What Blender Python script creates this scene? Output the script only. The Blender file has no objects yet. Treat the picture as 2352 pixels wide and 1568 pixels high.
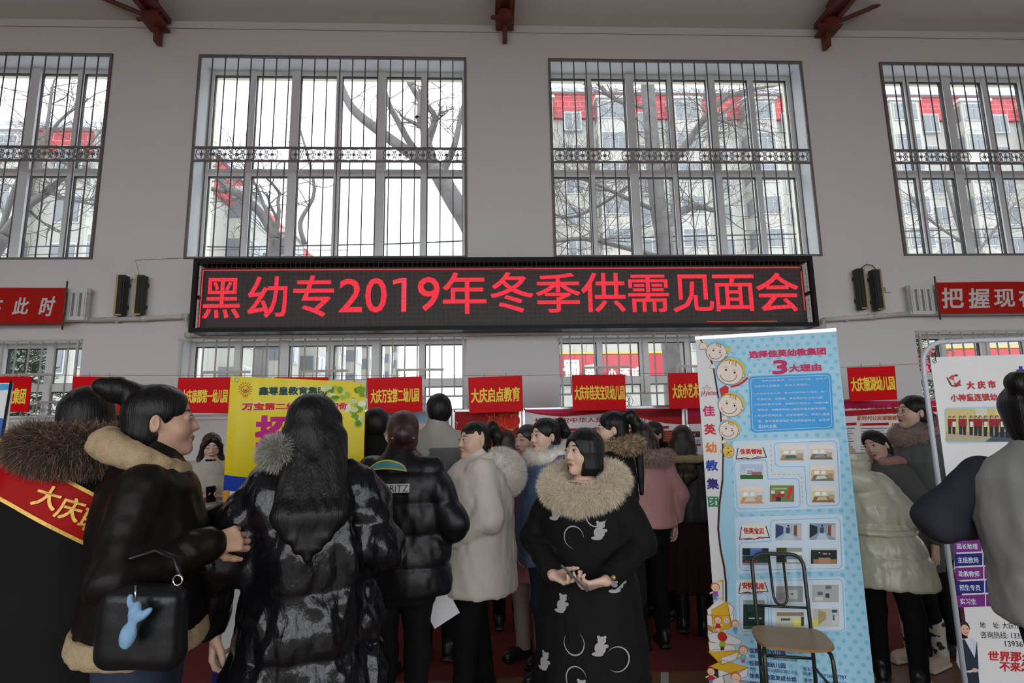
import bpy, bmesh, math, random
import numpy as np
from mathutils import Vector, Matrix
random.seed(7)
rng = np.random.default_rng(11)
SC = bpy.context.scene
COL = SC.collection

# ------------------------------------------------------------------ camera
F_PX = 1308.0
D = 6.30            # distance of the window wall
HC = 1.54           # camera height
YAW, PITCH, ROLL = math.radians(2.53), math.radians(9.16), math.radians(-1.01)
def cam_axes():
    cy, sy = math.cos(YAW), math.sin(YAW); cp, sp = math.cos(PITCH), math.sin(PITCH)
    f = Vector((sy*cp, cy*cp, sp)); r = Vector((cy, -sy, 0)); u = r.cross(f)
    cr, sr = math.cos(ROLL), math.sin(ROLL)
    return cr*r + sr*u, -sr*r + cr*u, f
CR, CU, CF = cam_axes()
cam_data = bpy.data.cameras.new('camera')
cam = bpy.data.objects.new('camera', cam_data); COL.objects.link(cam)
cam_data.sensor_width = 36.0; cam_data.lens = F_PX/2352*36.0
cam_data.clip_start = 0.05; cam_data.clip_end = 500
cam.matrix_world = Matrix(((CR.x, CU.x, -CF.x, 0), (CR.y, CU.y, -CF.y, 0), (CR.z, CU.z, -CF.z, HC), (0, 0, 0, 1)))
SC.camera = cam

# ------------------------------------------------------------------ sky, daylight, exposure
world = bpy.data.worlds.new('overcast_sky'); SC.world = world
world.use_nodes = True
_bg = world.node_tree.nodes['Background']
_bg.inputs['Color'].default_value = (0.88, 0.94, 1.0, 1)
_bg.inputs['Strength'].default_value = 4.1
SC.view_settings.view_transform = 'Standard'
SC.view_settings.look = 'None'
SC.view_settings.exposure = 0.0
SC.view_settings.gamma = 1.0
SC.view_settings.use_curve_mapping = False
REAR_Y = -7.0
REAR_W, REAR_UP = 50.0, 22.0       # lamps added at each lower and upper rear window, topping up the sky
def area_light(name, loc, rot, sx, sy, power, color=(1, 1, 1), portal=False):
    l = bpy.data.lights.new(name, 'AREA'); l.shape = 'RECTANGLE'; l.size = sx; l.size_y = sy
    l.energy = power; l.color = color
    if portal: l.cycles.is_portal = True
    o = bpy.data.objects.new(name, l); o.location = loc; o.rotation_euler = rot; COL.objects.link(o)
    return o
for _k in range(5):
    area_light('rear_window_fill', (-8.6+4.3*_k, REAR_Y+.12, 2.0), (math.radians(58), 0, 0), 3.1, 2.1, REAR_W, (1.0, 0.945, 0.885))
    area_light('rear_upper_window_fill', (-8.6+4.3*_k, REAR_Y+.12, 4.75), (math.radians(42), 0, 0), 3.1, 2.5, REAR_UP, (1.0, 0.945, 0.885))

def at(px, py, Y):
    """the point on the plane y = Y that lies along pixel (px, py) of the 2352 x 1568 frame"""
    d = CF*F_PX + CR*(px-1176) + CU*(784-py)
    t = Y/d.y
    return Vector((d.x*t, Y, HC + d.z*t))
def pxm(Y): return F_PX/Y

# ------------------------------------------------------------------ materials
MATS = {}
def mat(name, color=(0.8, 0.8, 0.8), rough=0.6, metal=0.0, spec=0.5, emit=None, estr=1.0, coat=0.0, var=0.06, vscale=6.0,
        bump=0.0, bscale=60.0, bstretch=(1, 1, 1), trans=0.0, sheen=0.0):
    if name in MATS: return MATS[name]
    m = bpy.data.materials.new(name); m.use_nodes = True
    nt = m.node_tree; b = nt.nodes['Principled BSDF']
    b.inputs['Roughness'].default_value = rough; b.inputs['Metallic'].default_value = metal
    b.inputs['Specular IOR Level'].default_value = spec
    if coat: b.inputs['Coat Weight'].default_value = coat; b.inputs['Coat Roughness'].default_value = 0.12
    if sheen: b.inputs['Sheen Weight'].default_value = sheen
    if emit:
        b.inputs['Emission Color'].default_value = (*emit, 1); b.inputs['Emission Strength'].default_value = estr
    tc = nt.nodes.new('ShaderNodeTexCoord')
    if var:
        n = nt.nodes.new('ShaderNodeTexNoise'); n.inputs['Scale'].default_value = vscale; n.inputs['Detail'].default_value = 4
        nt.links.new(tc.outputs['Object'], n.inputs['Vector'])
        mx = nt.nodes.new('ShaderNodeMix'); mx.data_type = 'RGBA'
        lo = [max(0, c*(1-var*1.6)) for c in color]; hi = [min(1, c*(1+var*1.6)) for c in color]
        mx.inputs[6].default_value = (*lo, 1); mx.inputs[7].default_value = (*hi, 1)
        nt.links.new(n.outputs['Fac'], mx.inputs[0]); nt.links.new(mx.outputs[2], b.inputs['Base Color'])
    else:
        b.inputs['Base Color'].default_value = (*color, 1)
    if bump:
        mp = nt.nodes.new('ShaderNodeMapping'); mp.inputs['Scale'].default_value = bstretch
        nt.links.new(tc.outputs['Object'], mp.inputs['Vector'])
        n2 = nt.nodes.new('ShaderNodeTexNoise'); n2.inputs['Scale'].default_value = bscale; n2.inputs['Detail'].default_value = 5
        nt.links.new(mp.outputs['Vector'], n2.inputs['Vector'])
        bp = nt.nodes.new('ShaderNodeBump'); bp.inputs['Strength'].default_value = bump; bp.inputs['Distance'].default_value = 0.01
        nt.links.new(n2.outputs['Fac'], bp.inputs['Height']); nt.links.new(bp.outputs['Normal'], b.inputs['Normal'])
    MATS[name] = m
    return m
def srgb(r, g, b):
    f = lambda c: (c/255/12.92 if c/255 <= 0.04045 else ((c/255+0.055)/1.055)**2.4)
    return (f(r), f(g), f(b))
def glass_mat():
    m = bpy.data.materials.new('window_glass'); m.use_nodes = True; nt = m.node_tree
    for n in list(nt.nodes): nt.nodes.remove(n)
    out = nt.nodes.new('ShaderNodeOutputMaterial'); t = nt.nodes.new('ShaderNodeBsdfTransparent'); g = nt.nodes.new('ShaderNodeBsdfGlossy')
    g.inputs['Roughness'].default_value = 0.02; t.inputs['Color'].default_value = (0.95, 0.97, 0.97, 1)
    mx = nt.nodes.new('ShaderNodeMixShader'); fr = nt.nodes.new('ShaderNodeFresnel'); fr.inputs['IOR'].default_value = 1.3
    nt.links.new(fr.outputs[0], mx.inputs[0]); nt.links.new(t.outputs[0], mx.inputs[1]); nt.links.new(g.outputs[0], mx.inputs[2])
    nt.links.new(mx.outputs[0], out.inputs['Surface'])
    return m
GLASS = glass_mat()

# ------------------------------------------------------------------ mesh builder and scene bookkeeping
class MB:
    """collects boxes, tubes, polygons and text with materials; build() links them as ONE mesh object"""
    def __init__(self): self.v = []; self.f = []; self.m = []; self.mats = []; self.smooth = []
    def mi(self, m):
        if m not in self.mats: self.mats.append(m)
        return self.mats.index(m)
    def add(self, vs, fs, m, smooth=False):
        o = len(self.v); k = self.mi(m)
        self.v.extend([tuple(p) for p in vs])
        for f in fs: self.f.append([i+o for i in f]); self.m.append(k); self.smooth.append(smooth)
    def box(self, c, s, m, R=None):
        c = Vector(c); h = [x/2 for x in s]; vs = []
        for z in (-1, 1):
            for y in (-1, 1):
                for x in (-1, 1):
                    p = Vector((x*h[0], y*h[1], z*h[2]))
                    vs.append(c + (R @ p if R else p))
        self.add(vs, [(0, 2, 3, 1), (4, 5, 7, 6), (0, 1, 5, 4), (2, 6, 7, 3), (0, 4, 6, 2), (1, 3, 7, 5)], m)
    def box2(self, a, b, m):
        self.box([(a[i]+b[i])/2 for i in range(3)], [abs(a[i]-b[i]) for i in range(3)], m)
    def tube(self, pts, r, m, n=8, caps=True, close=False):
        pts = [Vector(p) for p in pts]; k = len(pts)
        rs = r if isinstance(r, (list, tuple)) else [r]*k
        vs = []; fs = []; prev = None
        for i, p in enumerate(pts):
            if close: t = pts[(i+1) % k]-pts[i-1]
            else: t = pts[min(i+1, k-1)]-pts[max(i-1, 0)]
            if t.length < 1e-9: t = Vector((0, 0, 1))
            t.normalize()
            if prev is None:
                a = Vector((0, 0, 1)) if abs(t.z) < 0.9 else Vector((1, 0, 0)); u = t.cross(a).normalized()
            else:
                u = (prev - t*prev.dot(t))
                u = u.normalized() if u.length > 1e-6 else t.orthogonal().normalized()
            prev = u; w = t.cross(u)
            for j in range(n):
                a = 2*math.pi*j/n; vs.append(p + (u*math.cos(a)+w*math.sin(a))*rs[i])
        for i in range(k if close else k-1):
            i2 = (i+1) % k
            for j in range(n):
                j2 = (j+1) % n; fs.append((i*n+j, i*n+j2, i2*n+j2, i2*n+j))
        if caps and not close: fs.append(tuple(range(n-1, -1, -1))); fs.append(tuple((k-1)*n+j for j in range(n)))
        self.add(vs, fs, m, True)
    def poly(self, pts, m): self.add(pts, [tuple(range(len(pts)))], m)
    def build(self, name, parent=None, recalc=False):
        me = bpy.data.meshes.new(name); me.from_pydata(self.v, [], self.f)
        for m in self.mats: me.materials.append(m)
        me.polygons.foreach_set('material_index', self.m); me.polygons.foreach_set('use_smooth', self.smooth)
        me.update()
        if recalc:
            bm = bmesh.new(); bm.from_mesh(me); bmesh.ops.recalc_face_normals(bm, faces=bm.faces); bm.to_mesh(me); bm.free()
        o = bpy.data.objects.new(name, me); COL.objects.link(o)
        if parent: o.parent = parent
        return o
def tag(o, label=None, cat=None, group=None, kind=None):
    if label: o['label'] = label
    if cat: o['category'] = cat
    if group: o['group'] = group
    if kind: o['kind'] = kind
    return o
def empty(name, loc=(0, 0, 0), rz=0.0):
    o = bpy.data.objects.new(name, None); o.location = loc; o.rotation_euler = (0, 0, rz); COL.objects.link(o)
    o.empty_display_size = 0.1
    return o
bpy.context.view_layer.update()

# ------------------------------------------------------------------ text as mesh data
_TEXT = {}
def text_data(s, bold=0.0, res=3):
    """triangulated unit-height text: returns verts (x, y) and faces with the extents normalised by the caller"""
    key = (s, bold, res)
    if key in _TEXT: return _TEXT[key]
    c = bpy.data.curves.new('txt', 'FONT'); c.body = s; c.size = 1.0; c.resolution_u = res; c.offset = bold; c.fill_mode = 'FRONT'
    o = bpy.data.objects.new('txt', c); COL.objects.link(o)
    dg = bpy.context.evaluated_depsgraph_get(); me = bpy.data.meshes.new_from_object(o.evaluated_get(dg))
    v = [(p.co.x, p.co.y) for p in me.vertices]; f = [tuple(p.vertices) for p in me.polygons]
    bpy.data.objects.remove(o); bpy.data.curves.remove(c); bpy.data.meshes.remove(me)
    _TEXT[key] = (v, f)
    return v, f
def put_text(mb, s, fn, x0, x1, y0, y1, m, bold=0.0, off=0.0015, fit=True, shear=0.0):
    """write s into the rectangle x0..x1, y0..y1 of a flat surface; fn(u, v, off) gives the world point; bold thickens the strokes by a share of the height"""
    v, f = text_data(s)
    if not v: return
    ax = min(p[0] for p in v); bx = max(p[0] for p in v); ay = min(p[1] for p in v); by = max(p[1] for p in v)
    b = min(bold*abs(y1-y0), .05*abs(x1-x0)/max(1, len(s))); x0 += b; x1 -= b; y0 += b; y1 -= b
    if fit: sx = (x1-x0)/max(bx-ax, 1e-6); sy = (y1-y0)/max(by-ay, 1e-6)
    else:
        sy = (y1-y0)/max(by-ay, 1e-6); sx = sy
    cps = [(0, 0)] if not b else [(-b, -b), (b, -b), (b, b), (-b, b), (0, b), (0, -b), (b, 0), (-b, 0)]
    if b and b*8 < .02*abs(y1-y0)*4 and len(s) > 6: cps = cps[:4]
    for n, (dx, dy) in enumerate(cps):
        pts = [fn(x0+(p[0]-ax)*sx + shear*(p[1]-ay)*sy + dx, y0+(p[1]-ay)*sy + dy, off+n*2e-5) for p in v]
        mb.add(pts, f, m)
# ------------------------------------------------------------------ smooth bodies: distance fields turned into meshes
def _h(i, j, k):
    n = (i*374761393 + j*668265263 + k*2147483647 + 1013904223) & 0xFFFFFFFF
    n = ((n ^ (n >> 13))*1274126177) & 0xFFFFFFFF
    return ((n ^ (n >> 16)) & 0xFFFF)/32767.5 - 1.0
def vnoise(P, freq, seed=0):
    Q = P*np.asarray(freq) + seed*17.31
    I = np.floor(Q).astype(np.int64); Fr = Q-I; W = Fr*Fr*(3-2*Fr)
    r = 0
    for a in (0, 1):
        wx = W[:, 0] if a else 1-W[:, 0]
        for b in (0, 1):
            wy = W[:, 1] if b else 1-W[:, 1]
            for c in (0, 1):
                wz = W[:, 2] if c else 1-W[:, 2]
                r = r + wx*wy*wz*_h(I[:, 0]+a, I[:, 1]+b, I[:, 2]+c)
    return r
def A(*x): return np.array(x, float)
def rcone(a, b, r1, r2):
    a = np.asarray(a, float); b = np.asarray(b, float); ba = b-a; L2 = max(float(ba@ba), 1e-9)
    def f(P):
        t = np.clip(((P-a)@ba)/L2, 0, 1)
        return np.linalg.norm(P-a-t[:, None]*ba, axis=1) - (r1+(r2-r1)*t)
    return f
def ell(c, r, R=None):
    c = np.asarray(c, float); r = np.asarray(r, float)
    def f(P):
        Q = P-c
        if R is not None: Q = Q@R
        q = Q/r; k0 = np.linalg.norm(q, axis=1); k1 = np.linalg.norm(q/r, axis=1)
        return k0*(k0-1)/np.maximum(k1, 1e-9)
    return f
def sph(c, r): return rcone(c, c, r, r)
def rbox(c, s, r, R=None):
    c = np.asarray(c, float); s = np.asarray(s, float)/2-r
    def f(P):
        Q = P-c
        if R is not None: Q = Q@R
        q = np.abs(Q)-s
        return np.linalg.norm(np.maximum(q, 0), axis=1)+np.minimum(q.max(axis=1), 0)-r
    return f
def column(prof):
    """upright body of elliptical sections; prof rows are z, a, b, cx, cy from the bottom up"""
    p = np.array([list(q)+[0]*(5-len(q)) for q in prof], float)
    p = p[np.argsort(p[:, 0])]
    def f(P):
        z = P[:, 2]; a = np.interp(z, p[:, 0], p[:, 1]); b = np.interp(z, p[:, 0], p[:, 2])
        cx = np.interp(z, p[:, 0], p[:, 3]); cy = np.interp(z, p[:, 0], p[:, 4])
        q = np.sqrt(((P[:, 0]-cx)/a)**2+((P[:, 1]-cy)/b)**2)
        return np.maximum((q-1)*np.minimum(a, b), np.maximum(z-p[-1, 0], p[0, 0]-z))
    return f
def smin(a, b, k):
    if k <= 0: return np.minimum(a, b)
    h = np.maximum(k-np.abs(a-b), 0)/k
    return np.minimum(a, b)-h*h*k*0.25
def union(fs, k=0.0):
    def f(P):
        d = fs[0](P)
        for g in fs[1:]: d = smin(d, g(P), k)
        return d
    return f
def sub(a, b, k=0.0):
    return lambda P: -smin(-a(P), b(P), k)
def disp(a, g): return lambda P: a(P)+g(P)
def rotx(t): c, s = math.cos(t), math.sin(t); return np.array([[1, 0, 0], [0, c, -s], [0, s, c]])
def roty(t): c, s = math.cos(t), math.sin(t); return np.array([[c, 0, s], [0, 1, 0], [-s, 0, c]])
def rotz(t): c, s = math.cos(t), math.sin(t); return np.array([[c, -s, 0], [s, c, 0], [0, 0, 1]])

def mesh_sdf(f, lo, hi, h, margin=0.03):
    """surface nets of f over the box lo..hi with cell h; fine values only near the surface"""
    lo = np.asarray(lo, float); hi = np.asarray(hi, float)
    S = 4; n = (np.ceil((hi-lo)/(h*S)).astype(int)+1)*S
    nb = n//S
    cx = [lo[i]+(np.arange(nb[i])+0.5)*S*h-0.5*h for i in range(3)]
    G = np.stack(np.meshgrid(*cx, indexing='ij'), -1).reshape(-1, 3)
    dc = f(G).reshape(nb)
    near = np.abs(dc) < S*h*0.9+margin
    V = np.repeat(np.repeat(np.repeat(dc, S, 0), S, 1), S, 2)
    idx = np.argwhere(near)
    off = np.stack(np.meshgrid(np.arange(S), np.arange(S), np.arange(S), indexing='ij'), -1).reshape(-1, 3)
    full = (idx[:, None, :]*S+off[None]).reshape(-1, 3)
    out = np.empty(len(full))
    for i in range(0, len(full), 400000):
        out[i:i+400000] = f(lo+full[i:i+400000]*h)
    V[full[:, 0], full[:, 1], full[:, 2]] = out
    B = V < 0
    C = np.zeros(tuple(x-1 for x in V.shape), np.int8)
    for a in (0, 1):
        for b in (0, 1):
            for c in (0, 1):
                C += B[a:B.shape[0]-1+a, b:B.shape[1]-1+b, c:B.shape[2]-1+c]
    act = np.argwhere((C > 0) & (C < 8))
    if len(act) == 0: return np.zeros((0, 3)), np.zeros((0, 4), int)
    ids = -np.ones(C.shape, np.int64); ids[act[:, 0], act[:, 1], act[:, 2]] = np.arange(len(act))
    corners = np.array([(a, b, c) for a in (0, 1) for b in (0, 1) for c in (0, 1)])
    vals = np.stack([V[act[:, 0]+c[0], act[:, 1]+c[1], act[:, 2]+c[2]] for c in corners], 1)
    acc = np.zeros((len(act), 3)); cnt = np.zeros(len(act))
    for i in range(8):
        for ax in range(3):
            if corners[i][ax] == 0:
                cj = corners[i].copy(); cj[ax] = 1; j = cj[0]*4+cj[1]*2+cj[2]
                v0, v1 = vals[:, i], vals[:, j]; m = (v0 < 0) != (v1 < 0)
                t = np.where(m, v0/np.where(np.abs(v0-v1) < 1e-12, 1, v0-v1), 0)
                p = np.repeat(corners[i][None].astype(float), len(act), 0); p[:, ax] += t
                acc += p*m[:, None]; cnt += m
    verts = lo+(act+acc/cnt[:, None])*h
    quads = []
    for ax in range(3):
        o1, o2 = (ax+1) % 3, (ax+2) % 3
        sl0 = [slice(None)]*3; sl1 = [slice(None)]*3; sl0[ax] = slice(0, -1); sl1[ax] = slice(1, None)
        X = B[tuple(sl0)] != B[tuple(sl1)]
        e = np.argwhere(X)
        ok = (e[:, o1] > 0) & (e[:, o2] > 0) & (e[:, o1] < ids.shape[o1]) & (e[:, o2] < ids.shape[o2])
        e = e[ok]
        d1 = np.zeros(3, int); d1[o1] = 1; d2 = np.zeros(3, int); d2[o2] = 1
        g = lambda q: ids[q[:, 0], q[:, 1], q[:, 2]]
        q = np.stack([g(e-d1-d2), g(e-d2), g(e), g(e-d1)], 1)
        flip = ~B[e[:, 0], e[:, 1], e[:, 2]]
        q[flip] = q[flip][:, ::-1]
        quads.append(q)
    q = np.concatenate(quads); q = q[(q >= 0).all(1)]
    return verts, q
def np_mesh(name, v, q, mats, parent=None, mi=None, smooth=True):
    me = bpy.data.meshes.new(name)
    me.vertices.add(len(v)); me.vertices.foreach_set('co', np.ascontiguousarray(v, np.float32).ravel())
    k = q.shape[1]
    me.loops.add(len(q)*k); me.loops.foreach_set('vertex_index', np.ascontiguousarray(q, np.int32).ravel())
    me.polygons.add(len(q)); me.polygons.foreach_set('loop_start', np.arange(0, len(q)*k, k, dtype=np.int32))
    me.polygons.foreach_set('loop_total', np.full(len(q), k, np.int32))
    for m in mats: me.materials.append(m)
    if mi is not None: me.polygons.foreach_set('material_index', np.ascontiguousarray(mi, np.int32))
    me.polygons.foreach_set('use_smooth', np.full(len(q), smooth))
    me.update(calc_edges=True); me.validate()
    o = bpy.data.objects.new(name, me); COL.objects.link(o)
    if parent: o.parent = parent
    return o
def vnormals(v, q):
    n = np.cross(v[q[:, 2]]-v[q[:, 0]], v[q[:, 3]]-v[q[:, 1]])
    N = np.zeros_like(v)
    for i in range(4): np.add.at(N, q[:, i], n)
    return N/np.maximum(np.linalg.norm(N, axis=1), 1e-12)[:, None]
def fur_strands(v, q, count, length, width, droop=0.3, keep=None, jitter=0.45):
    """tapered, bent fur strands standing on a surface; returns verts and quads"""
    N = vnormals(v, q)
    fc = v[q].mean(1); fn = N[q].mean(1)
    w = np.linalg.norm(np.cross(v[q[:, 2]]-v[q[:, 0]], v[q[:, 3]]-v[q[:, 1]]), axis=1)
    if keep is not None: w = w*keep(fc)
    pick = rng.choice(len(q), count, p=w/w.sum())
    a, b = rng.random((count, 1)), rng.random((count, 1))
    vq = v[q[pick]]
    base = (vq[:, 0]*(1-a)+vq[:, 1]*a)*(1-b)+(vq[:, 3]*(1-a)+vq[:, 2]*a)*b
    d = fn[pick]+rng.normal(0, jitter, (count, 3)); d[:, 2] -= droop*0.6
    d /= np.linalg.norm(d, axis=1)[:, None]
    L = length*(0.55+0.6*rng.random((count, 1)))
    side = np.cross(d, rng.normal(0, 1, (count, 3))); side /= np.maximum(np.linalg.norm(side, axis=1), 1e-9)[:, None]
    p1 = base+d*L*0.5; d2 = d.copy(); d2[:, 2] -= droop; d2 /= np.linalg.norm(d2, axis=1)[:, None]
    p2 = p1+d2*L*0.5
    base = base-d*0.004
    W = width*(0.7+0.6*rng.random((count, 1)))
    vs = np.stack([base-side*W, base+side*W, p1+side*W*0.75, p1-side*W*0.75, p2+side*W*0.12, p2-side*W*0.12], 1).reshape(-1, 3)
    i = np.arange(count)[:, None]*6
    qs = np.concatenate([i+np.array([[0, 1, 2, 3]]), i+np.array([[3, 2, 4, 5]])])
    return vs, qs
# ------------------------------------------------------------------ people
SKIN = mat('skin', (0.68, 0.45, 0.345), 0.5, var=0.05, vscale=40, spec=0.4)
SKIN_TAN = mat('skin_tan', (0.52, 0.31, 0.22), 0.5, var=0.05, vscale=40, spec=0.4)
LIP = mat('lip_colour', (0.42, 0.10, 0.09), 0.4, var=0.03)
LIP_DARK = mat('lip_dark_red', (0.25, 0.02, 0.03), 0.35, var=0.03)
LIP_NUDE = mat('lip_soft', (0.50, 0.22, 0.18), 0.45, var=0.03)
EYE_W = mat('eye_white', (0.62, 0.58, 0.55), 0.3, var=0)
EYE_I = mat('eye_iris', (0.02, 0.012, 0.008), 0.15, var=0)
LASH = mat('lash', (0.012, 0.009, 0.008), 0.6, var=0)
BROW = mat('brow_hair', (0.03, 0.02, 0.016), 0.8, var=0.1)
HAIR_K = mat('hair_black', (0.005, 0.0045, 0.0045), 0.40, spec=.30, var=0.15, vscale=9, bump=0.35, bscale=14, bstretch=(16, 16, 0.8))
HAIR_D = mat('hair_dark_brown', (0.022, 0.011, 0.009), 0.36, var=0.2, vscale=9, bump=0.35, bscale=14, bstretch=(16, 16, 0.8))
HAIR_R = mat('hair_reddish_brown', (0.035, 0.012, 0.012), 0.36, var=0.2, vscale=9, bump=0.35, bscale=14, bstretch=(16, 16, 0.8))

def head_sdf(fat=1.0):
    w = fat
    P = []
    core = union([ell((0, .014, .030), (.074*w, .090, .080)), ell((0, -.022, -.032), (.061*w, .062, .076)),
                  rcone((0, -.060, -.092), (0, -.066, -.094), .019*w, .017*w)], .035)
    core = union([core, sph((.034*w, -.050, -.030), .028*w), sph((-.034*w, -.050, -.030), .028*w)], .02)
    core = sub(core, union([ell((.031, -.099, .010), (.019, .016, .011)), ell((-.031, -.099, .010), (.019, .016, .011))], 0), .014)
    lids = union([ell((.031, -.072, .008), (.0165, .0135, .0125)), ell((-.031, -.072, .008), (.0165, .0135, .0125))], 0)
    core = union([core, lids], .006)
    nose = union([rcone((0, -.081, .012), (0, -.0955, -.026), .0062, .0100), sph((.0115, -.087, -.030), .0078), sph((-.0115, -.087, -.030), .0078)], .008)
    core = union([core, nose], .012)
    lips = union([rcone((-.015, -.080, -.0555), (.015, -.080, -.0555), .0055, .0055), rcone((0, -.0845, -.0545), (0, -.0845, -.0545), .0055, .0055),
                  rcone((-.011, -.0795, -.0645), (.011, -.0795, -.0645), .0065, .0065)], .005)
    core = union([core, lips], .008)
    for s in (-1, 1):
        e = ell((s*.074*w, .016, -.004), (.0085, .018, .031), rotz(s*.45))
        e = sub(e, ell((s*(.083*w), .010, -.002), (.006, .009, .018)), .004)
        core = union([core, e], .008)
    return core
def neck_sdf(fat=1.0):
    return union([rcone((0, .030, -.20), (0, .018, -.05), .056*fat, .050*fat), rcone((0, .035, -.20), (0, .03, -.24), .075, .095)], .04)

def project_patch(f, pts, Rh, off):
    """drop points given as (x, z) on the front of the head field"""
    pts = np.asarray(pts, float)
    P = np.stack([pts[:, 0], np.full(len(pts), -.16), pts[:, 1]], 1)
    for _ in range(60):
        P[:, 1] += np.clip(f(P), 0, 0.05)*0.8
    P[:, 1] -= off
    return P
def grid_patch(fx, nu, nv):
    us = np.linspace(0, 1, nu); vs = np.linspace(0, 1, nv)
    pts = [fx(u, v) for v in vs for u in us]
    q = [(j*nu+i, j*nu+i+1, (j+1)*nu+i+1, (j+1)*nu+i) for j in range(nv-1) for i in range(nu-1)]
    return pts, q
def face_patches(f, lip, eye_open=1.0, brow=BROW, mouth_open=0.0, smile=0.0):
    """(name, [(points, quads, material, offset)])"""
    out = []
    for s in (-1, 1):
        cx, cz, hw, hu, hl = s*.031, .0075, .0150, .0058*eye_open, .0042*eye_open
        def alm(u, v, k=1.0, cx=cx, s=s):
            x = (u*2-1); e = max(0, 1-x*x)**0.6
            z = cz + x*s*.0012 + (-hl*e + v*(hl+hu)*e)*k
            return (cx+x*hw, z)
        L = []
        if eye_open > 0.15:
            p, q = grid_patch(alm, 11, 5); L.append((p, q, EYE_W, .0016))
            def iris(u, v, cx=cx):
                a = u*2*math.pi; r = v*.0062
                x = math.cos(a)*r; z = math.sin(a)*r
                lim = max(0, 1-(x/hw)**2)**0.6
                return (cx+x, cz+min(max(z+.0008, -hl*lim), hu*lim))
            p, q = grid_patch(iris, 13, 3); L.append((p, q, EYE_I, .0024))
        def lash(u, v, cx=cx, s=s):
            x = u*2.16-1.08; e = max(0, 1-min(1, x*x))**0.6
            return (cx+x*hw, cz + x*s*.0012 + hu*e - .0004 + v*(.0026 if 0.05 < u < .95 else .0012))
        p, q = grid_patch(lash, 13, 2); L.append((p, q, LASH, .0030))
        out.append(('eye', L))
        def br(u, v, s=s):
            x = .012+u*.037; t = math.sin(math.pi*min(1, u*.8+.15))
            return (s*x, .0275+.0055*t-.003*u + (v-.5)*.0062*(1-.75*u*u))
        p, q = grid_patch(br, 9, 3); out.append(('eyebrow', [(p, q, brow, .0016)]))
    def up(u, v):
        x = u*2-1; e = max(0, 1-x*x)**0.7; cup = 1-.28*math.exp(-(x/.16)**2)
        zc = -.0598 - .0008*x*x*4 + smile*x*x
        return (x*.0235, zc + v*(.0068*e*cup) + mouth_open*e*.5)
    def lo(u, v):
        x = u*2-1; e = max(0, 1-x*x)**0.7; zc = -.0598 - .0008*x*x*4 + smile*x*x
        return (x*.0235, zc - v*.0082*e - mouth_open*e*.5)
    L = []
    if mouth_open > 0:
        def mo(u, v):
            x = u*2-1; e = max(0, 1-x*x)**0.7
            return (x*.021, -.0598 + smile*x*x + (v-.5)*mouth_open*e*1.1)
        p, q = grid_patch(mo, 9, 3); L.append((p, q, LASH, .0008))
    p, q = grid_patch(up, 15, 4); L.append((p, q, lip, .0014))
    p, q = grid_patch(lo, 15, 4); L.append((p, [tuple(reversed(t)) for t in q], lip, .0014))
    out.append(('lips', L))
    return out

def hand_prims(w, d, n, side, curl=0.35, thumb=0.5, spread=0.10):
    """palm, four fingers of unequal length and a thumb from the side of the palm; w wrist, d pointing along the hand, n the way the palm faces"""
    d = np.asarray(d, float); d /= np.linalg.norm(d); n = np.asarray(n, float); n -= d*(n@d); n /= np.linalg.norm(n)
    l = np.cross(d, n)*side          # towards the thumb
    w = np.asarray(w, float)
    pr = []; K = []
    for i, (o, ln) in enumerate(((.030, .086), (.010, .090), (-.011, .086), (-.030, .078))):
        k = w+d*ln+l*o; K.append(k)
        pr.append(rcone(w+l*o*.55+d*.005, k, .0125, .0105))
    palm = union(pr, .016)
    fg = []
    for i, (L, sp) in enumerate(((.070, 1.2), (.079, .4), (.073, -.4), (.056, -1.2))):
        p = K[i]; dirv = d + l*sp*spread; dirv /= np.linalg.norm(dirv)
        a = curl*(0.55+.12*i)
        ax = dirv; nn = n
        segs = (.45, .30, .25); rs = (.0095, .0085, .0075, .0060)
        for j in range(3):
            c, s_ = math.cos(a), math.sin(a)
            ax, nn = ax*c+nn*s_, nn*c-ax*s_
            p2 = p+ax*L*segs[j]; fg.append(rcone(p, p2, rs[j], rs[j+1])); p = p2
            a = curl*(0.9+.1*i)
    tb = w+d*.022+l*.024+n*.006; td = d*.72+l*(.75-thumb*.45)+n*(.25+thumb*.55); td /= np.linalg.norm(td)
    t1 = tb+td*.040; td2 = td*.8+d*.45-l*.15*thumb; td2 /= np.linalg.norm(td2); t2 = t1+td2*.030; t3 = t2+(td2+d*.2)/np.linalg.norm(td2+d*.2)*.022
    th = union([rcone(tb, t1, .0145, .0115), rcone(t1, t2, .0112, .0095), rcone(t2, t3, .0093, .0070)], .006)
    hand = palm
    for g in fg: hand = (lambda a, b: (lambda P: smin(a(P), b(P), .0045)))(hand, g)
    hand = (lambda a, b: (lambda P: smin(a(P), b(P), .012)))(hand, th)
    tip = w+d*.18
    return hand, w, tip, K

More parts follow.
